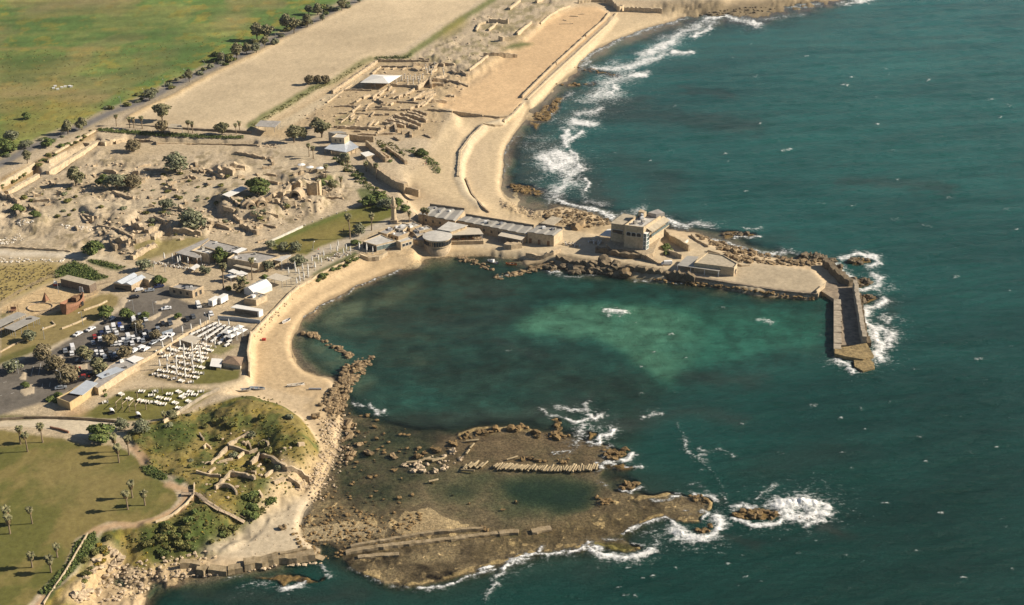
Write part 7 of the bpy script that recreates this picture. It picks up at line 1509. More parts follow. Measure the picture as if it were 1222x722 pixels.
# ================================================================== CARS
def make_car(kind, seed):
    L, Wd, Hc = {'hatch': (4.1, 1.75, 1.5), 'sedan': (4.6, 1.8, 1.45), 'van': (4.9, 1.95, 2.1)}[kind]
    prof = {'hatch': [(-.5,.28),(-.5,.58),(-.46,.62),(-.30,.66),(-.16,1.0),(.30,1.0),(.47,.66),(.5,.58),(.5,.28)], 'sedan': [(-.5,.28),(-.5,.58),(-.47,.62),(-.27,.67),(-.12,1.0),(.20,1.0),(.34,.70),(.48,.66),(.5,.58),(.5,.28)], 'van': [(-.5,.2),(-.5,.45),(-.46,.5),(-.36,.55),(-.26,.98),(.46,1.0),(.5,.92),(.5,.2)]}[kind]
    t = thing('parked_car', 'car', 'car')
    mb = MB(); vs = []; n = len(prof)
    for sgn in (-1, 1):
        for x, z in prof: w = Wd / 2 * (1 if z < .7 else .82); vs.append((x * L, sgn * w, z * Hc))
    fs = [tuple(range(n)), tuple(range(2 * n - 1, n - 1, -1))] + [(i, n + i, n + (i + 1) % n, (i + 1) % n) for i in range(n)]
    mb.add(vs, fs); mb.build('body', WHITE, t)
    # glass band set just proud of the cabin
    z0, z1 = {'hatch': (.70, .95), 'sedan': (.71, .95), 'van': (.6, .9)}[kind]; xa, xb = {'hatch': (-.285, .44), 'sedan': (-.26, .33), 'van': (-.36, .1)}[kind]
    def xs(z): 
        return (xa + (z - z0) / .3 * .10) * L, (xb - (z - z0) / .3 * .12) * L
    a0, b0 = xs(z0); a1, b1 = xs(z1); w0, w1 = Wd / 2 * .90 + .03, Wd / 2 * .82 + .03
    wb = MB(); v = []
    for (a, b, w, z) in ((a0 - .05, b0 + .05, w0, z0), (a1 - .05, b1 + .05, w1, z1)): v += [(a, -w, z * Hc), (b, -w, z * Hc), (b, w, z * Hc), (a, w, z * Hc)]
    wb.add(v, [(0, 1, 5, 4), (1, 2, 6, 5), (2, 3, 7, 6), (3, 0, 4, 7)]); wb.build('window_band', GLASS, t)
    for x in (-.31, .30):
        for y in (-1, 1): w = MB(); w.tube((x * L, y * (Wd / 2 - .18), .32), (x * L, y * (Wd / 2 + .02), .32), .33, .33, 10); w.build('wheel', BLACK, t)
    for y in (-.6, .6): h = MB(); h.box((-.5 * L - .01, y, .52 * Hc), (.06, .35, .14)); h.build('headlight', SILVER, t)
    return t
PAINT = {'white': mat('car_white', (.75, .75, .74), .03, .5, .3, spec=.5), 'silver': mat('car_silver', (.38, .41, .44), .05, .5, .3, metallic=.4, spec=.5), 'grey': mat('car_grey', (.13, .14, .15), .05, .5, .3, metallic=.3, spec=.5), 'black': mat('car_black', (.018, .018, .02), .05, .5, .2, spec=.5), 'navy': mat('car_navy', (.02, .03, .09), .05, .5, .25, spec=.5), 'blue': mat('car_blue', (.03, .06, .28), .05, .5, .25, spec=.5), 'red': mat('car_red', (.30, .03, .02), .05, .5, .3, spec=.5)}
CARS = {k: make_car(k, 1) for k in ('hatch', 'sedan', 'van')}
AK = ang((83, 405), (133, 378)); AP = ang((195, 420), (187, 400))
q3 = zm((60, 360), 7.22); q2 = zm((100, 300), 7.22); q5 = zm((160, 370), 7.22); q4 = zm((0, 400), 7.22)
CL = []
def row(where, lst, a, q):
    for x, y, c, k in lst: CL.append((q((x, y))[0], c, 'hatch' if k == 'van' and RNG.random() < .6 else k, a, where))
row('kerb', [(240,288,'white','sedan'),(350,246,'white','sedan'),(490,180,'black','sedan'),(530,158,'white','hatch')], AK, q3)
row('upper', [(435,402,'black','sedan'),(568,344,'silver','sedan'),(650,310,'navy','sedan'),(475,340,'white','hatch'),(712,500,'white','sedan')], AK * .4, q2)
row('first', [(497,262,'white','van'),(548,235,'white','van'),(572,280,'white','hatch'),(600,212,'blue','hatch'),(660,235,'black','hatch'),(715,160,'white','van'),(770,130,'silver','van'),(822,160,'white','hatch'),(445,285,'navy','hatch'),(385,315,'red','hatch'),(480,300,'black','hatch'),(520,262,'grey','hatch'),(620,240,'white','hatch'),(745,190,'black','hatch'),(800,215,'grey','hatch'),(430,335,'white','hatch'),(370,365,'silver','hatch'),(690,215,'black','sedan')], AP, q3)
row('middle', [(630,340,'white','hatch'),(672,312,'white','van'),(715,318,'white','hatch'),(665,345,'silver','hatch'),(565,368,'white','hatch'),(605,366,'white','sedan'),(530,372,'silver','hatch'),(706,368,'white','van'),(764,338,'white','van'),(815,302,'white','van'),(780,268,'black','hatch'),(825,268,'black','hatch'),(858,275,'grey','hatch'),(740,300,'black','hatch'),(650,370,'grey','hatch'),(580,330,'black','hatch'),(540,335,'grey','hatch'),(800,345,'silver','hatch'),(840,320,'black','hatch')], AP, q3)
row('near', [(398,450,'white','hatch'),(445,452,'white','van'),(470,486,'silver','van'),(520,455,'grey','sedan'),(540,495,'black','hatch'),(425,420,'black','sedan'),(480,420,'black','hatch'),(345,485,'grey','hatch'),(380,470,'black','hatch'),(325,470,'navy','hatch'),(560,470,'white','hatch'),(585,440,'grey','hatch'),(410,500,'black','hatch')], AP, q3)
row('wall', [(726,432,'white','hatch'),(782,408,'white','hatch'),(823,418,'white','hatch'),(700,445,'silver','hatch')], AK, q3)
row('wall', [(170,288,'silver','sedan'),(245,255,'white','sedan'),(285,224,'white','sedan'),(322,226,'white','hatch'),(60,334,'white','hatch'),(100,345,'white','hatch')], AK, q5)
row('bend', [(205,170,'silver','van'),(312,120,'grey','sedan'),(250,125,'black','hatch'),(460,86,'black','sedan'),(510,64,'grey','sedan'),(665,42,'white','van')], AP, q5)
row('lower', [(130,432,'silver','van'),(192,404,'white','van'),(187,455,'white','hatch'),(240,445,'white','hatch')], AP, q3)
row('lower', [(262,516,'grey','sedan'),(310,520,'silver','hatch')], AK * .3, q3)
row('tree', [(290,655,'red','sedan'),(220,590,'red','hatch'),(268,682,'black','hatch'),(155,694,'silver','hatch'),(195,702,'black','hatch'),(335,640,'black','hatch')], AK * .4, q3)
row('tree', [(525,462,'silver','sedan'),(600,415,'silver','hatch')], AK * .3, q4)
WH_ = {'kerb': 'along the upper kerb of the car park', 'upper': 'on the upper drive by the stone hut', 'first': 'in the first parking row below the drive', 'middle': 'in the crowded middle parking row', 'near': 'in the parking row near the service building', 'wall': 'beside the wall of the white table lawn', 'bend': 'at the bend by the blue bays', 'lower': 'by the pale island of the lower car park', 'tree': 'under the brown trees by the ticket house'}
KN = {'hatch': 'hatchback', 'sedan': 'saloon car', 'van': 'van'}
keys = {}
for c in CL: keys.setdefault((c[1], c[2], c[4]), []).append(c)
for (c, k, wv), L_ in keys.items():
    L_.sort(key=lambda t: t[0][0])
    for i, (p, _, _, a, _) in enumerate(L_):
        lab = f"{c} {KN[k]} {WH_[wv]}" + (f", {nth(i, len(L_))}" if len(L_) > 1 else "")
        o = dup(CARS[k], G(*p) + Vector((0, 0, .02)), a + RNG.uniform(-.05, .05) + (math.pi if RNG.random() < .5 else 0), 1.0, lab, 'cars in the car park')
        for ch in o.children:
            if ch.name.startswith('body'): ch.material_slots[0].link = 'OBJECT'; ch.material_slots[0].material = PAINT[c]
for (x, y, k, a, lab) in ((795.5,316,'van',.1,'white pickup van parked on the mole beside the stone store'),(237,366,'van',AP,'white delivery van on the drive below the stone hut')):
    o = dup(CARS[k], G(x, y), a, 1.05, lab)
for c in CARS.values(): remove(c)
# two white containers
for k, (x, y, lab) in enumerate(((256,364,'left white trailer box beside the brown bush tree'),(266,361,'right white trailer box with a rounded roof beside the brown bush tree'))):
    t = thing('box_trailer', lab, 'trailer', G(x, y), AK); mb = MB(); mb.prism([(-2.6,-1.2),(2.6,-1.2),(2.6,1.2),(-2.6,1.2)], .6, 3.2, True, True); mb.build('box', WHITE, t); mb = MB(); mb.slab([(-2.7,-1.3,3.35),(2.7,-1.3,3.35),(2.7,1.3,3.35),(-2.7,1.3,3.35)], .14); mb.build('roof', CANVAS, t); mb = MB(); mb.box((-2.62, 0, 1.8), (.08, 1.2, 1.6)); mb.build('door', GREYM, t)
    for wx in (-1.2, 1.2):
        for wy in (-1.1, 1.1): mb = MB(); mb.tube((wx, wy - .12, .4), (wx, wy + .12, .4), .4, .4, 10); mb.build('wheel', BLACK, t)
# parking bay marks
def paint_mark(pts, name, lab, m, dz=.06):
    mb = MB(); ps = [G(*p) + Vector((0, 0, dz)) for p in pts]; mb.slab(ps, .03); o = mb.build(name, m); o['kind'] = 'structure'
paint_mark([(193,396.5),(206,392),(206,396.5),(195,401)], 'road_marking', '', BLUEP)
LINEP = mat('road_paint', (.5, .48, .43), .1, 1, .8)
mb = MB()
for x0, y0, x1, y1 in ((37,449,40,437),(46,447.5,49,433),(57,440,57,432),(50,463,51,458),(59,462,60,456),(4,457,8,455.5),(0,472.5,2.5,471.5),(13,470,17,468.5),(112,437,115,431),(120,432,123,426),(90,452,92,447)):
    a, b = G(x0, y0), G(x1, y1); d = (b - a); s = Vector((-d.y, d.x, 0)).normalized() * .09; z = Vector((0, 0, .07)); mb.quad(a - s + z, b - s + z, b + s + z, a + s + z)
o = mb.build('road_markings', LINEP); o['kind'] = 'structure'

# ================================================================== BEACH CLUB FURNITURE
t0 = thing('garden_table', 'table', 'table')
mb = MB(); mb.box((0, 0, .74), (1.9, 1.0, .08)); mb.build('tabletop', CREAM, t0)
for y in (-.95, .95): mb = MB(); mb.box((0, y, .45), (1.8, .5, .1)); mb.box((0, y + (.26 if y > 0 else -.26), .7), (1.8, .08, .55)); mb.box((-.75, y, .2), (.1, .42, .42)); mb.box((.75, y, .2), (.1, .42, .42)); mb.build('bench', CREAM, t0)
mb = MB(); mb.box((0, 0, .36), (.25, .25, .7)); mb.box((0, 0, .04), (.9, .6, .06)); mb.build('pedestal', GREYM, t0)
def place_many(proto, pts, a, base, group, jit=.25, sc=1.0, rows=True):
    pts = sorted(pts, key=lambda p: p[1]); R_ = []; cur = [pts[0]]
    for p in pts[1:]:
        if p[1] - cur[0][1] > 3.6: R_.append(cur); cur = [p]
        else: cur.append(p)
    R_.append(cur)
    for j, rw in enumerate(R_):
        rw.sort()
        for i, p in enumerate(rw):
            o = dup(proto, G(*p), a + RNG.uniform(-jit, jit), sc, None, group)
            rn = 'back row' if j == 0 else 'front row' if j == len(R_) - 1 else ORD[j] + ' row from back' if j < len(R_) / 2 else ORD[len(R_) - 1 - j] + ' row from front'
            o['label'] = f"{base}, {rn}" + (f", {nth(i, len(rw))}" if len(rw) > 1 else "")
TP = q5((215,360),(265,408),(288,402),(240,378),(330,388),(365,360),(312,345),(180,558),(228,528),(230,572),(280,582),(280,538),(345,598),(345,548),(410,618),(408,562),(405,510),(350,502),(305,492),(365,448),(420,412),(415,462),(468,578),(490,628),(465,522),(462,472),(470,382),(475,422),(535,588),(580,553),(530,547),(525,492),(585,503),(580,448),(535,437),(545,345),(560,322),(610,382),(615,422),(570,407),(507,352),(560,378),(600,300),(642,320),(660,356),(615,342),(535,300),(410,342),(445,345),(280,330),(335,350),(390,410),(500,400))
place_many(t0, TP, AK + .3, 'white garden table on the beach club lawn', 'white garden tables of the beach club', .5, .9)
ql = zm((100, 440), 7.22)
TP2 = ql((500,203),(615,203),(585,238),(655,258),(585,297),(637,302),(685,313),(725,272),(740,226),(790,303),(820,347),(820,208),(850,252),(920,208),(955,233),(905,290),(882,232),(395,268),(490,283),(1010,205),(530,290),(185,295),(325,228))
place_many(t0, TP2, AK + .3, 'white garden table on the lower lawn', 'white garden tables of the lower lawn', .6, .95)
remove(t0)
# dining rows
d0 = thing('dining_table', 'x', 'table'); mb = MB(); mb.slab([(-1.5,-.55,.76),(1.5,-.55,.76),(1.5,.55,.76),(-1.5,.55,.76)], .06); mb.build('tabletop', CANVAS, d0)
mb = MB(); mb.prism([(-1.42,-.5),(1.42,-.5),(1.42,.5),(-1.42,.5)], .1, .69); mb.build('cloth_skirt', WHITE, d0)
for y in (-.95, .95):
    for x in (-.9, 0, .9): mb = MB(); mb.box((x, y, .42), (.5, .45, .08)); mb.box((x, y + (.2 if y > 0 else -.2), .7), (.5, .06, .55)); mb.box((x, y, .2), (.4, .36, .4)); mb.build('chair', DARK, d0)
# chairs stand on their own: leave the table bare and set the chairs as things
for ch in list(d0.children):
    if ch.name.startswith('chair'): bpy.data.objects.remove(ch)
c0 = MB(); c0.box((0, 0, .43), (.9, .5, .09)); c0.box((0, .24, .72), (.9, .07, .55)); c0.box((-.36, 0, .2), (.07, .44, .42)); c0.box((.36, 0, .2), (.07, .44, .42)); ch0 = c0.build('dining_bench', DARK)
DT = []
for r_ in range(6):
    for k in range(5):
        f = k / 4.0; x0, y0 = 230 + r_ * 8.2, 399.5 + r_ * 2.6; x1, y1 = 256 + r_ * 5.2, 387.5 + r_ * 1.6
        DT.append((x0 + (x1 - x0) * f, y0 + (y1 - y0) * f, r_, k))
for x, y, r_, k in DT:
    if x > 282 and y > 398: continue
    g = G(x, y); a = AK
    dup(d0, g, a, 1.0, f"white clothed dining table, {ORD[r_]} row of the dining terrace, {['nearest', 'second', 'third', 'fourth', 'farthest'][k]} from the lawn", 'dining tables on the terrace')
    for sg in (-1, 1):
        o = ch0.copy(); COL.objects.link(o); o.location = g + Vector((-math.sin(a), math.cos(a), 0)) * 1.0 * sg; o.rotation_euler = (0, 0, a + (0 if sg > 0 else math.pi)); tag(o, 'dark bench set along a white clothed dining table', 'bench', 'dark benches of the dining terrace')
remove(d0); bpy.data.objects.remove(ch0)
for k, (x, y) in enumerate(((272,402),(279,399),(286,396),(276,407),(283,404),(290,400))):
    t = thing('sail_sunshade', f"white peaked sunshade on the dining terrace, {['back left','back middle','back right','front left','front middle','front right'][k]}", 'sunshade', G(x, y), AK, 'peaked sunshades of the dining terrace'); mb = MB()
    c = [(-1.7,-1.7,2.5),(1.7,-1.7,2.5),(1.7,1.7,2.5),(-1.7,1.7,2.5)]; mb.add(c + [(0, 0, 3.2)], [(0, 1, 4), (1, 2, 4), (2, 3, 4), (3, 0, 4)]); mb.build('canopy', CANVAS, t)
    for p in c: mb = MB(); mb.tube((p[0] * .95, p[1] * .95, -.2), (p[0] * .95, p[1] * .95, 2.5), .06); mb.build('post', WHITE, t)
# closed parasols
u0 = thing('closed_parasol', 'u', 'parasol'); mb = MB(); mb.tube((0, 0, 0), (0, 0, 3.9), .06, .05, 6); mb.build('pole', WHITE, u0); mb = MB(); mb.lathe([(.10, 1.3), (.33, 1.5), (.28, 2.6), (.16, 3.6), (.04, 3.95)], 8); mb.build('folded_canopy', CANVAS, u0); mb = MB(); mb.box((0, 0, .08), (.8, .8, .16)); mb.build('base', CONC, u0)
PA = q5((250,352),(318,382),(290,472),(225,512),(368,472),(370,577),(435,432),(440,512),(445,592),(505,362),(510,442),(515,552),(400,332),(330,302),(570,387),(580,482),(625,292),(700,322),(290,545),(370,525),(505,500),(575,435),(435,375))
place_many(u0, PA, 0, 'closed white parasol among the beach club tables', 'closed parasols among the tables', 3, 1.2)
place_many(u0, q5((495,192),(420,212),(575,152),(735,152),(820,152),(862,214),(650,108)), 0, 'closed white parasol around the dining terrace', 'closed parasols around the dining terrace', 3, 1.1)
qp = zm((320, 250), 7.22)
place_many(u0, qp((178,572),(240,562),(265,582),(275,642),(248,662),(310,612),(345,542),(347,587),(405,522),(460,482),(480,422),(540,372),(605,337),(597,382),(650,402),(675,367),(710,387),(785,352),(850,362),(232,520),(300,540),(380,470),(435,460)), 0, 'closed white parasol on the long beach terrace', 'closed parasols on the beach terrace', 3, 1.15)
q6 = zm((180, 270), 7.22)
place_many(u0, q6((190,308),(255,328),(325,342),(402,322),(120,302),(235,335),(435,320)), 0, 'closed white parasol before the cafe porch', 'closed parasols of the cafe', 3, 1.2)
place_many(u0, zm((420, 220), 7.22)((65,565),(128,590),(180,598)), 0, 'closed white parasol at the glazed terrace restaurant', 'closed parasols of the terrace restaurant', 3, 1.0)
remove(u0)
# cafe tables in front of the porch and on the terraces
b0 = thing('cafe_table', 'x', 'table'); mb = MB(); mb.lathe([(.55, .70), (.55, .76)], 10); mb.build('tabletop', BEIGE, b0); mb = MB(); mb.tube((0, 0, 0), (0, 0, .7), .06); mb.box((0, 0, .03), (.5, .5, .05)); mb.build('stand', GREYM, b0)
for k in range(4): a = k * math.pi / 2 + .4; c = Vector((math.cos(a), math.sin(a), 0)) * .95; mb = MB(); mb.box((c.x, c.y, .44), (.45, .45, .07), a); c2 = c * 1.22; mb.box((c2.x, c2.y, .68), (.06, .45, .5), a); mb.box((c.x, c.y, .2), (.36, .36, .4), a); mb.build('seat', WOODP if k % 2 else WHITE, b0)
place_many(b0, q6((150,330),(185,345),(220,355),(265,360),(300,365),(205,330),(245,340),(290,345),(60,318),(90,325),(35,322),(465,340),(330,372),(130,345)), 0, 'small cafe table with seats before the cafe porch', 'cafe tables before the porch', 3)
place_many(b0, qp((520,430),(555,425),(590,400),(630,410),(670,395),(545,440),(600,385),(690,380),(420,400),(450,385),(360,500),(330,580),(290,600),(390,500)), 0, 'small table with seats on the beach terrace', 'tables on the beach terrace', 3)
place_many(b0, zm((600, 240), 7.22)((540,372),(575,380),(600,378),(640,390),(760,355),(790,362),(820,372),(800,350),(840,362)), 0, 'white table with four seats on the castle terrace', 'tables on the castle terrace', 3, 1.3)
remove(b0)
# day beds, pergola, wooden posts on the lower lawn
for k, (x, y) in enumerate(ql((240,385),(468,418),(725,428))):
    t = thing('hooded_daybed', ['left white hooded daybed at the fence of the lower lawn', 'middle white hooded daybed at the fence of the lower lawn', 'right white hooded daybed beside the little palm'][k], 'daybed', G(x, y), .5, 'hooded daybeds'); mb = MB(); n = 8; vs = []
    for j in range(n + 1): a = math.pi * (.02 + .6 * j / n); vs += [(1.3 * math.cos(a), -1.25, 1.9 * math.sin(a)), (1.3 * math.cos(a), 1.25, 1.9 * math.sin(a))]
    mb.add(vs, [(2 * j, 2 * j + 2, 2 * j + 3, 2 * j + 1) for j in range(n)]); mb.add([v for v in vs[1::2]] + [(0, 1.25, .2)], [tuple(range(n + 2))]); mb.build('hood', WHITE, t); mb = MB(); mb.box((-.1, 0, .3), (2.0, 2.3, .35)); mb.build('mattress', BLACK, t)
t = thing('pergola', 'open wooden pergola frame among the tables of the lower lawn', 'pergola', G(146, 482)); o = t.location
PG = [G(*p) + Vector((0, 0, 0)) for p in ql((280,345),(335,357),(395,372),(448,372),(330,300),(380,318),(440,322),(490,318))]
for p in PG: mb = MB(); c = p - o; mb.box((c.x, c.y, 1.3), (.2, .2, 2.8)); mb.build('post', WOODP, t)
for a, b in ((0, 4), (1, 5), (2, 6), (3, 7)): mb = MB(); mb.tube(PG[a] - o + Vector((0, 0, 2.75)), PG[b] - o + Vector((0, 0, 2.75)), .13); mb.build('beam', WOODP, t)
for x, y, h, lab in ((164,475.5,3.0,'tall wooden post by the left lawn tables'),(174.5,489,3.2,'leaning wooden post in the lower lawn'),(194,469,2.6,'wooden post at the upper edge of the lower lawn'),(141.5,504,2.2,'pale gate post at the end of the brown fence')):
    mb = MB(); mb.box((0, 0, h / 2), (.28, .28, h)); mb.box((0, 0, h), (.4, .4, .12)); o = mb.build('wooden_post', WOODP, None, G(x, y)); tag(o, lab, 'post')
# ================================================================== PLAYGROUND
g = G(89, 367); t = thing('playground_ship', 'red brown wooden ship with a raised bow in the sandy playground', 'play ship', g, AK + .15); t.scale = (1.2, 1.25, 1.15)
vs = []; n = 9
for j in range(n + 1):
    u = j / n; x = -6.5 + 13 * u; w = 2.4 * math.sin(math.pi * min(1, .12 + u * .95)) ** .6; zt = 3.0 + 1.5 * (1 - u) ** 3 + .9 * u ** 4; vs += [(x, -w * .6, -.2), (x, -w, zt * .6), (x, -w * 1.05, zt), (x, w * 1.05, zt), (x, w, zt * .6), (x, w * .6, -.2)]
mb = MB(); fs = []
for j in range(n):
    a, b = 6 * j, 6 * j + 6; fs += [(a + k, b + k, b + k + 1, a + k + 1) for k in (0, 1, 3, 4)]
fs += [(0, 1, 2, 3, 4, 5), tuple(6 * n + k for k in (5, 4, 3, 2, 1, 0))]; mb.add(vs, fs); mb.build('hull', RUST, t)
mb = MB(); mb.add([(v[0] * .97, v[1] * .93, 2.1) for v in vs[2::6]] + [(v[0] * .97, v[1] * .93, 2.1) for v in vs[3::6]][::-1], [tuple(range(2 * n + 2))]); mb.build('deck', WOOD, t)
mb = MB(); mb.box((1.5, -2.5, 1.4), (1.2, .3, 1.8)); mb.build('doorway', BLACK, t); mb = MB(); mb.box((1.8, .4, 3.0), (2.4, 2.2, 1.9)); mb.build('cabin', WOOD, t); mb = MB(); mb.tube((5.2, 0, 2), (5.2, 0, 6.8), .14); mb.build('mast', WOODP, t); mb = MB(); mb.add([(5.25, -.9, 4.4), (5.25, .9, 4.4), (5.25, .7, 6.6), (5.25, -.7, 6.6), (5.32, -.9, 4.4), (5.32, .9, 4.4), (5.32, .7, 6.6), (5.32, -.7, 6.6)], [(0, 3, 2, 1), (4, 5, 6, 7), (0, 1, 5, 4), (2, 3, 7, 6), (1, 2, 6, 5), (3, 0, 4, 7)]); mb.build('sail', WHITE, t)
t = thing('climbing_frame', 'brown rope climbing pyramid in the sandy playground', 'climbing frame', G(55, 360)); mb = MB(); [mb.tube((2.2 * math.cos(a), 2.2 * math.sin(a), -.2), (0, 0, 4.6), .12) for a in (0, 1.26, 2.5, 3.77, 5.0)]; mb.build('frame', WOOD, t); mb = MB(); mb.lathe([(1.7, .9), (1.72, 1.0), (1.0, 2.4), (.98, 2.5), (.5, 3.6)], 5); mb.build('net', RUST, t)
t = thing('play_fort', 'small fenced wooden play fort near the grey shelter', 'play fort', G(16, 372)); mb = MB(); [mb.tube((2.3 * math.cos(a), 2.3 * math.sin(a), -.2), (2.3 * math.cos(a), 2.3 * math.sin(a), 2.8), .1) for a in [k * .785 for k in range(8)]]; mb.build('fence', WOOD, t); mb = MB(); mb.box((0, 0, .9), (2.6, 2.2, .25)); mb.box((0, .9, 1.5), (2.4, .15, 1.2)); mb.build('platform', RUST, t)
t = thing('play_car', 'little white and red play car by the playground shed', 'play car', G(67, 341)); mb = MB(); mb.box((0, 0, .7), (2.4, 1.4, .8)); mb.build('body', REDP, t); mb = MB(); mb.box((-.2, 0, 1.5), (1.4, 1.2, 1.0)); mb.build('cab', WHITE, t)
t = thing('sand_ring', 'low ring of half buried wooden stumps round the sand pit', 'sand pit edge', G(48, 367)); mb = MB(); c = t.location
for k in range(16): a = k * .39; p = Vector((5.5 * math.cos(a), 4.5 * math.sin(a), 0)); mb.box((p.x, p.y, .15), (1.9, .35, .6), a + 1.57)
mb.build('rim', WOODP, t)
def fence(pts, lab, h=1.5, m=WOODP, step=2.6):
    t = thing('mesh_fence', lab, 'fence', G(*pts[0])); o = t.location; P3 = []
    for a, b in zip(pts[:-1], pts[1:]):
        A, B = G(*a), G(*b); n = max(1, int((B - A).length / step)); P3 += [A.lerp(B, k / n) for k in range(n)]
    P3.append(G(*pts[-1])); mb = MB(); pb = MB()
    for a, b in zip(P3[:-1], P3[1:]):
        for z in (.2, .6, 1.0, h - .05): mb.tube(a - o + Vector((0, 0, z)), b - o + Vector((0, 0, z)), .045, .045, 4)
        for f in (.2, .4, .6, .8): c = a.lerp(b, f) - o; mb.tube(c, c + Vector((0, 0, h)), .03, .03, 4)
    mb.build('panel', m, t)
    for p in P3[:95]: pb = MB(); c = p - o; pb.tube(c - Vector((0, 0, .4)), c + Vector((0, 0, h + .15)), .09, .09, 5); pb.build('post', m, t)
fence([(0,397),(30,384),(60,371),(90,360),(112,352),(120,346),(134,343)], 'pale fence running along the lower side of the playground')
fence([(-6,368),(12,356),(34,343),(56,333),(70,330)], 'pale fence between the golden grass and the playground')
fence([(112,343),(120,340),(134,336)], 'short fence between playground shed and visitor house', 1.6)
# ================================================================== BOATS
def boat(px, py, z, L, Wd, a, hull, inner, lab, motor=False, cover_=None, name='rowing_boat'):
    t = thing(name, lab, 'boat', P(px, py, z) if z is not None else G(px, py), a); n = 10; vs = []
    for j in range(n + 1):
        u = j / n; x = (u - .5) * L; w = Wd / 2 * (1 - abs(2 * u - 1) ** 2.6 * (.98 if u > .5 else .75)); zt = .75 + .35 * (2 * u - 1) ** 2; vs += [(x, -w * .45, 0), (x, -w, zt), (x, -w * .86, zt), (x, -w * .5, .28), (x, w * .5, .28), (x, w * .86, zt), (x, w, zt), (x, w * .45, 0)]
    mb = MB(); fs = []; ib = MB(); f2 = []
    for j in range(n):
        a_, b = 8 * j, 8 * j + 8; fs += [(a_ + k, b + k, b + k + 1, a_ + k + 1) for k in (0, 1, 5, 6)] + [(a_ + 7, b + 7, b, a_)]; f2 += [(a_ + k, b + k, b + k + 1, a_ + k + 1) for k in (2, 3, 4)]
    fs += [tuple(range(8))]; mb.add(vs, fs); mb.build('hull', hull, t); ib.add(vs, f2); ib.build('inside', inner, t)
    for x in (-.22, .1): mb = MB(); mb.box((x * L, 0, .55), (.3, Wd * .8, .06)); mb.build('thwart', WOODP, t)
    if motor: mb = MB(); mb.prism([(-.1 * L, -Wd * .3), (.2 * L, -Wd * .3), (.2 * L, Wd * .3), (-.1 * L, Wd * .3)], .4, [1.9, 1.4, 1.4, 1.9]); mb.build('cabin', WHITE, t); mb = MB(); mb.box((-.53 * L, 0, .7), (.5, .5, 1.1)); mb.build('outboard_motor', BLACK, t)
    return t
boat(588, 313.5, .02, 6.5, 2.3, 2.5, WHITE, GREYM, 'white motor boat with a small cabin moored by the quay', True, name='motor_boat')
t = boat(610, 316, .02, 5.6, 2.2, 2.9, ORANGE, DARK, 'orange inflatable boat moored inside the boat groyne', name='inflatable_boat')
t = boat(353, 460.5, None, 7.2, 1.9, .25, WHITE, BEIGE, 'white and blue rowing boat lying on the open beach')
boat(289, 466.5, None, 7.0, 2.2, .15, METAL, GREYM, 'grey green boat at the left of the pair by the club wall'); boat(307, 464.5, None, 6.4, 2.0, -.1, SILVER, BLUEP, 'pale blue boat at the right of the pair by the club wall'); boat(342, 384, None, 5.2, 2.0, 1.0, WHITE, GREYM, 'white dinghy leaning on stones below the beach wall')
mb = MB(); mb.box((0, 0, .3), (5.2, .9, .5)); mb.box((0, 0, .62), (5.0, .6, .15)); tag(mb.build('driftwood_beam', GREYM, None, G(376, 465)), 'long grey beam lying on the beach beside the rubble', 'beam')
mb = MB(); mb.box((0, 0, .35), (1.6, 1.2, .7)); mb.box((0, 0, .75), (1.7, 1.3, .12)); tag(mb.build('red_crate', REDP, None, G(315, 406)), 'small red crate on the sand of the main beach', 'crate')
# ================================================================== LAMP POSTS, PEOPLE, SMALL THINGS
def lamp(px, py, h, a, lab):
    t = thing('lamp_post', lab, 'lamp post', G(px, py), a); mb = MB(); mb.tube((0, 0, -.3), (0, 0, h), .13, .08, 6); mb.build('pole', GREYM, t); mb = MB(); mb.tube((0, 0, h), (1.5, 0, h + .25), .06); mb.build('arm', GREYM, t); mb = MB(); mb.box((1.7, 0, h + .24), (.8, .28, .14)); mb.build('lantern', WHITE, t)
for k, (x, y, h) in enumerate(((145,132,8.5),(173,121,8),(197,111,9),(222,98,8.5),(245,86,7.5),(268,75,7.5),(289,64,7.5),(329,46,7.5),(367,30,7.5),(385,20,6),(420,3,6))): lamp(x, y, h, 2.2, f"street lamp on the road beside the meadow, {nth(k, 11) if k not in (0, 10) else ['nearest', 'farthest'][k > 0]}")
for x, y, h, lab in ((74,462,7,'lamp post behind the yellow end wall house'),(160,375,7,'lamp post at the turn of the upper car park'),(183.5,375,6,'lamp post on the kerb island before the stone hut'),(99,388,6.5,'lamp post on the verge above the kerb parked cars'),(163,401,6.5,'lamp post among the middle parking row'),(53,405,6,'lamp post at the verge above the lower car park'),(184,323,5,'lamp post at the cafe forecourt edge'),(197,325,4.5,'lamp post with a white sign on the cafe forecourt'),(247,388,5,'lamp post by the blue screen of the dining terrace'),(22,446,6,'lamp post on the triangular island'),(70,350,6,'thin pole in the middle of the playground'),(374,299,4,'lamp post on the path of the mosque lawn')): lamp(x, y, h, RNG.uniform(0, 6), lab)
PEO = []
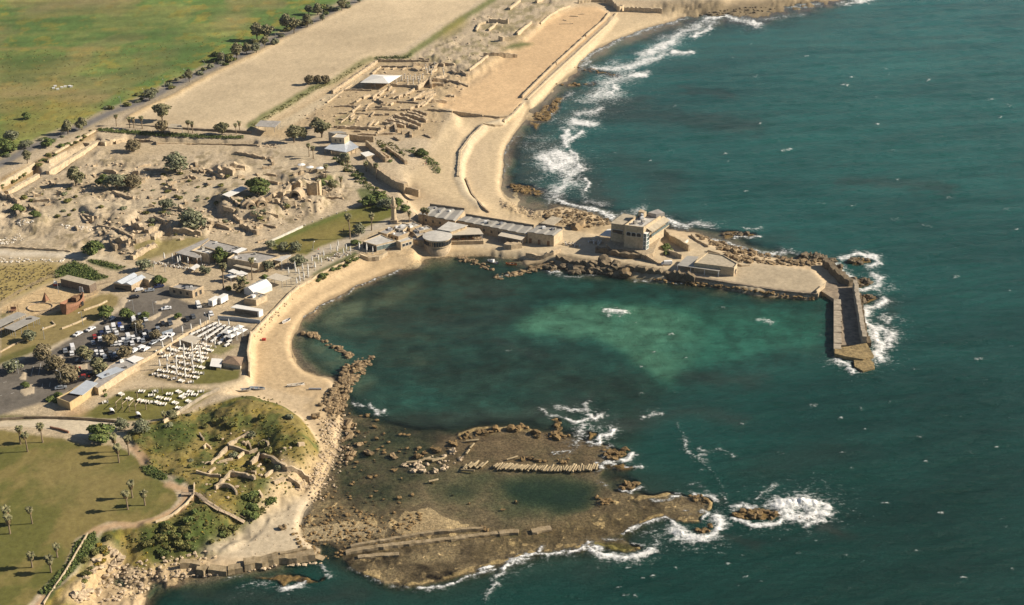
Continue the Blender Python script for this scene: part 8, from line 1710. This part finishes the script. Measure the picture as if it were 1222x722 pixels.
def person(px, py, shirt, trou, lab, a=0, stride=.18):
    bm = bmesh.new(); V = {}; sk = []
    J = {'pelvis': (0, 0, .95, .13), 'waist': (0, 0, 1.12, .12), 'chest': (0, 0, 1.35, .15), 'neck': (0, 0, 1.5, .06), 'head': (0, -.01, 1.66, .10), 'crown': (0, 0, 1.74, .07), 'hipl': (.1, 0, .9, .10), 'kneel': (.11, -stride * .6, .5, .065), 'anklel': (.11, -stride * .4, .09, .045), 'toel': (.11, -stride * .4 - .18, .04, .04), 'hipr': (-.1, 0, .9, .10), 'kneer': (-.11, stride * .3, .5, .065), 'ankler': (-.11, stride * 1.2, .09, .045), 'toer': (-.11, stride * 1.2 - .18, .04, .04), 'shl': (.2, 0, 1.43, .07), 'ell': (.27, .06, 1.15, .05), 'wrl': (.27, -.06, .92, .035), 'hal': (.27, -.1, .82, .04), 'shr': (-.2, 0, 1.43, .07), 'elr': (-.27, .06, 1.15, .05), 'wrr': (-.27, -.04, .92, .035), 'har': (-.27, -.08, .82, .04)}
    E = [('pelvis','waist'),('waist','chest'),('chest','neck'),('neck','head'),('head','crown'),('pelvis','hipl'),('hipl','kneel'),('kneel','anklel'),('anklel','toel'),('pelvis','hipr'),('hipr','kneer'),('kneer','ankler'),('ankler','toer'),('chest','shl'),('shl','ell'),('ell','wrl'),('wrl','hal'),('chest','shr'),('shr','elr'),('elr','wrr'),('wrr','har')]
    names = list(J); me = bpy.data.meshes.new('person'); me.from_pydata([J[n][:3] for n in names], [(names.index(x), names.index(y)) for x, y in E], []); o = bpy.data.objects.new('person', me); COL.objects.link(o)
    m = o.modifiers.new('skin', 'SKIN'); 
    for i, n in enumerate(names): sv = me.skin_vertices[0].data[i]; sv.radius = (J[n][3], J[n][3]); sv.use_root = (n == 'pelvis')
    o.modifiers.new('smooth', 'SUBSURF').levels = 1
    dg = bpy.context.evaluated_depsgraph_get(); ev = o.evaluated_get(dg); me2 = bpy.data.meshes.new_from_object(ev); o.modifiers.clear(); o.data = me2; bpy.data.meshes.remove(me)
    me2.materials.clear()
    for c in (mat('skin', (.42, .26, .17), .05, 1, .7), shirt, trou): me2.materials.append(c)
    for p in me2.polygons:
        z = p.center.z; p.material_index = 0 if (z > 1.47 or (abs(p.center.x) > .22 and z < 1.1)) else 1 if z > .95 else 2; p.use_smooth = True
    o.location = G(px, py); o.rotation_euler = (0, 0, a); tag(o, lab, 'person')
    hb = MB(); hb.lathe([(.105, 1.66), (.115, 1.72), (.09, 1.80), (.02, 1.83)], 8); hb.build('hair', BLACK, o)
person(58, 259.5, GREYM, DARK, 'lone person walking on the dirt track of the ruins', 1.2); person(373, 298, DARK, BLUEP, 'person in dark clothes on the path beside the mosque lawn', 2.0); person(371.5, 300, BLUEP, DARK, 'person in a blue shirt next to the one in dark clothes', 2.2); person(251, 364, WHITE, DARK, 'person in a white shirt on the drive below the stone hut', .5); person(254, 364.5, REDP, DARK, 'person in a red shirt on the drive below the stone hut', .8); person(380, 300, REDP, BLUEP, 'person in red beside the terrace tables', 1); person(410, 276.5, REDP, DARK, 'person in red sitting spot at the front of the mosque lawn', 0, .05); person(349, 427, DARK, DARK, 'dark figure at the water edge of the small beach pool', 1.6); person(403, 190, WHITE, DARK, 'visitor in white under the shed roof', .3); person(486, 243, DARK, DARK, 'figure on the path below the bastion wall', .3)
person(505, 198, DARK, BLUEP, 'visitor at the rounded end of the small court', 0); person(508, 197, REDP, DARK, 'visitor in red at the rounded end of the small court', 1); person(494, 202, WHITE, DARK, 'visitor in white inside the small court', 2)
# white beehive like boxes in the meadow
for k, (x, y) in enumerate(((64,106),(66,103.5),(69,107),(74,105),(78,104),(83,103.5),(85,104))): mb = MB(); mb.box((0, 0, .45), (1.8, 1.2, .8), .3); mb.box((0, 0, .9), (1.95, 1.35, .12), .3); tag(mb.build('white_hive_box', WHITE, None, G(x, y)), 'white hive box standing in the little cluster out in the meadow', 'hive box', 'white hive boxes in the meadow')
for k, (x, y) in enumerate(((364,269),(373,265),(384,261),(393,258),(402,255),(413,252))): mb = MB(); mb.box((0, 0, .2), (.6, .6, .5)); mb.box((0, 0, .48), (.45, .45, .12)); tag(mb.build('stone_marker', WHITEST, None, G(x, y)), 'small pale stone marker along the upper edge of the mosque lawn', 'marker', 'stone markers of the mosque lawn')
for x, y, lab in ((360,201,'left white round sunshade by the garden of the ruins'),(370,204,'middle white round sunshade by the garden of the ruins'),(382,205,'right white round sunshade by the garden of the ruins')):
    t = thing('open_parasol', lab, 'parasol', G(x, y)); mb = MB(); mb.lathe([(2.3, 2.3), (2.25, 2.4), (.1, 3.1)], 10); mb.build('canopy', WHITE, t); mb = MB(); mb.tube((0, 0, 0), (0, 0, 2.6), .07); mb.build('pole', WOODP, t)

# the sea and the land carry on beyond the finely built part
mb = MB(); mb.add([(-1250, -40, -7), (1250, -40, -7), (1250, 2250, -7), (-1250, 2250, -7)], [(0, 1, 2, 3)]); o = mb.build('open_sea', mat('deep_sea', (.007, .05, .044), .3, .01, .2, .3, .6, spec=.2)); o['kind'] = 'structure'
mb = MB(); mb.add([(-1250, 300, -6.5), (-260, 300, -6.5), (-420, 2250, -6.5), (-1250, 2250, -6.5)], [(0, 1, 2, 3)]); o = mb.build('far_land', mat('far_meadow', (.13, .15, .05), .4, .02, .95)); o['kind'] = 'structure'
# ------------------------------------------------------------------ the air between the viewer and the far shore
mb = MB(); mb.prism([(-1300, -60), (1300, -60), (1300, 2300), (-1300, 2300)], -30, 300, True, True)
t = NT("air"); t.t.nodes.remove(t.b); v = t.n("ShaderNodeVolumePrincipled"); v.inputs['Color'].default_value = (.80, .86, .92, 1); v.inputs['Density'].default_value = .000025; v.inputs['Anisotropy'].default_value = .2
t.l(v.outputs[0], t.out.inputs['Volume']); o = mb.build('haze', t.m); o['kind'] = 'stuff'; o['label'] = 'thin pale haze over the coast'; o['category'] = 'haze'
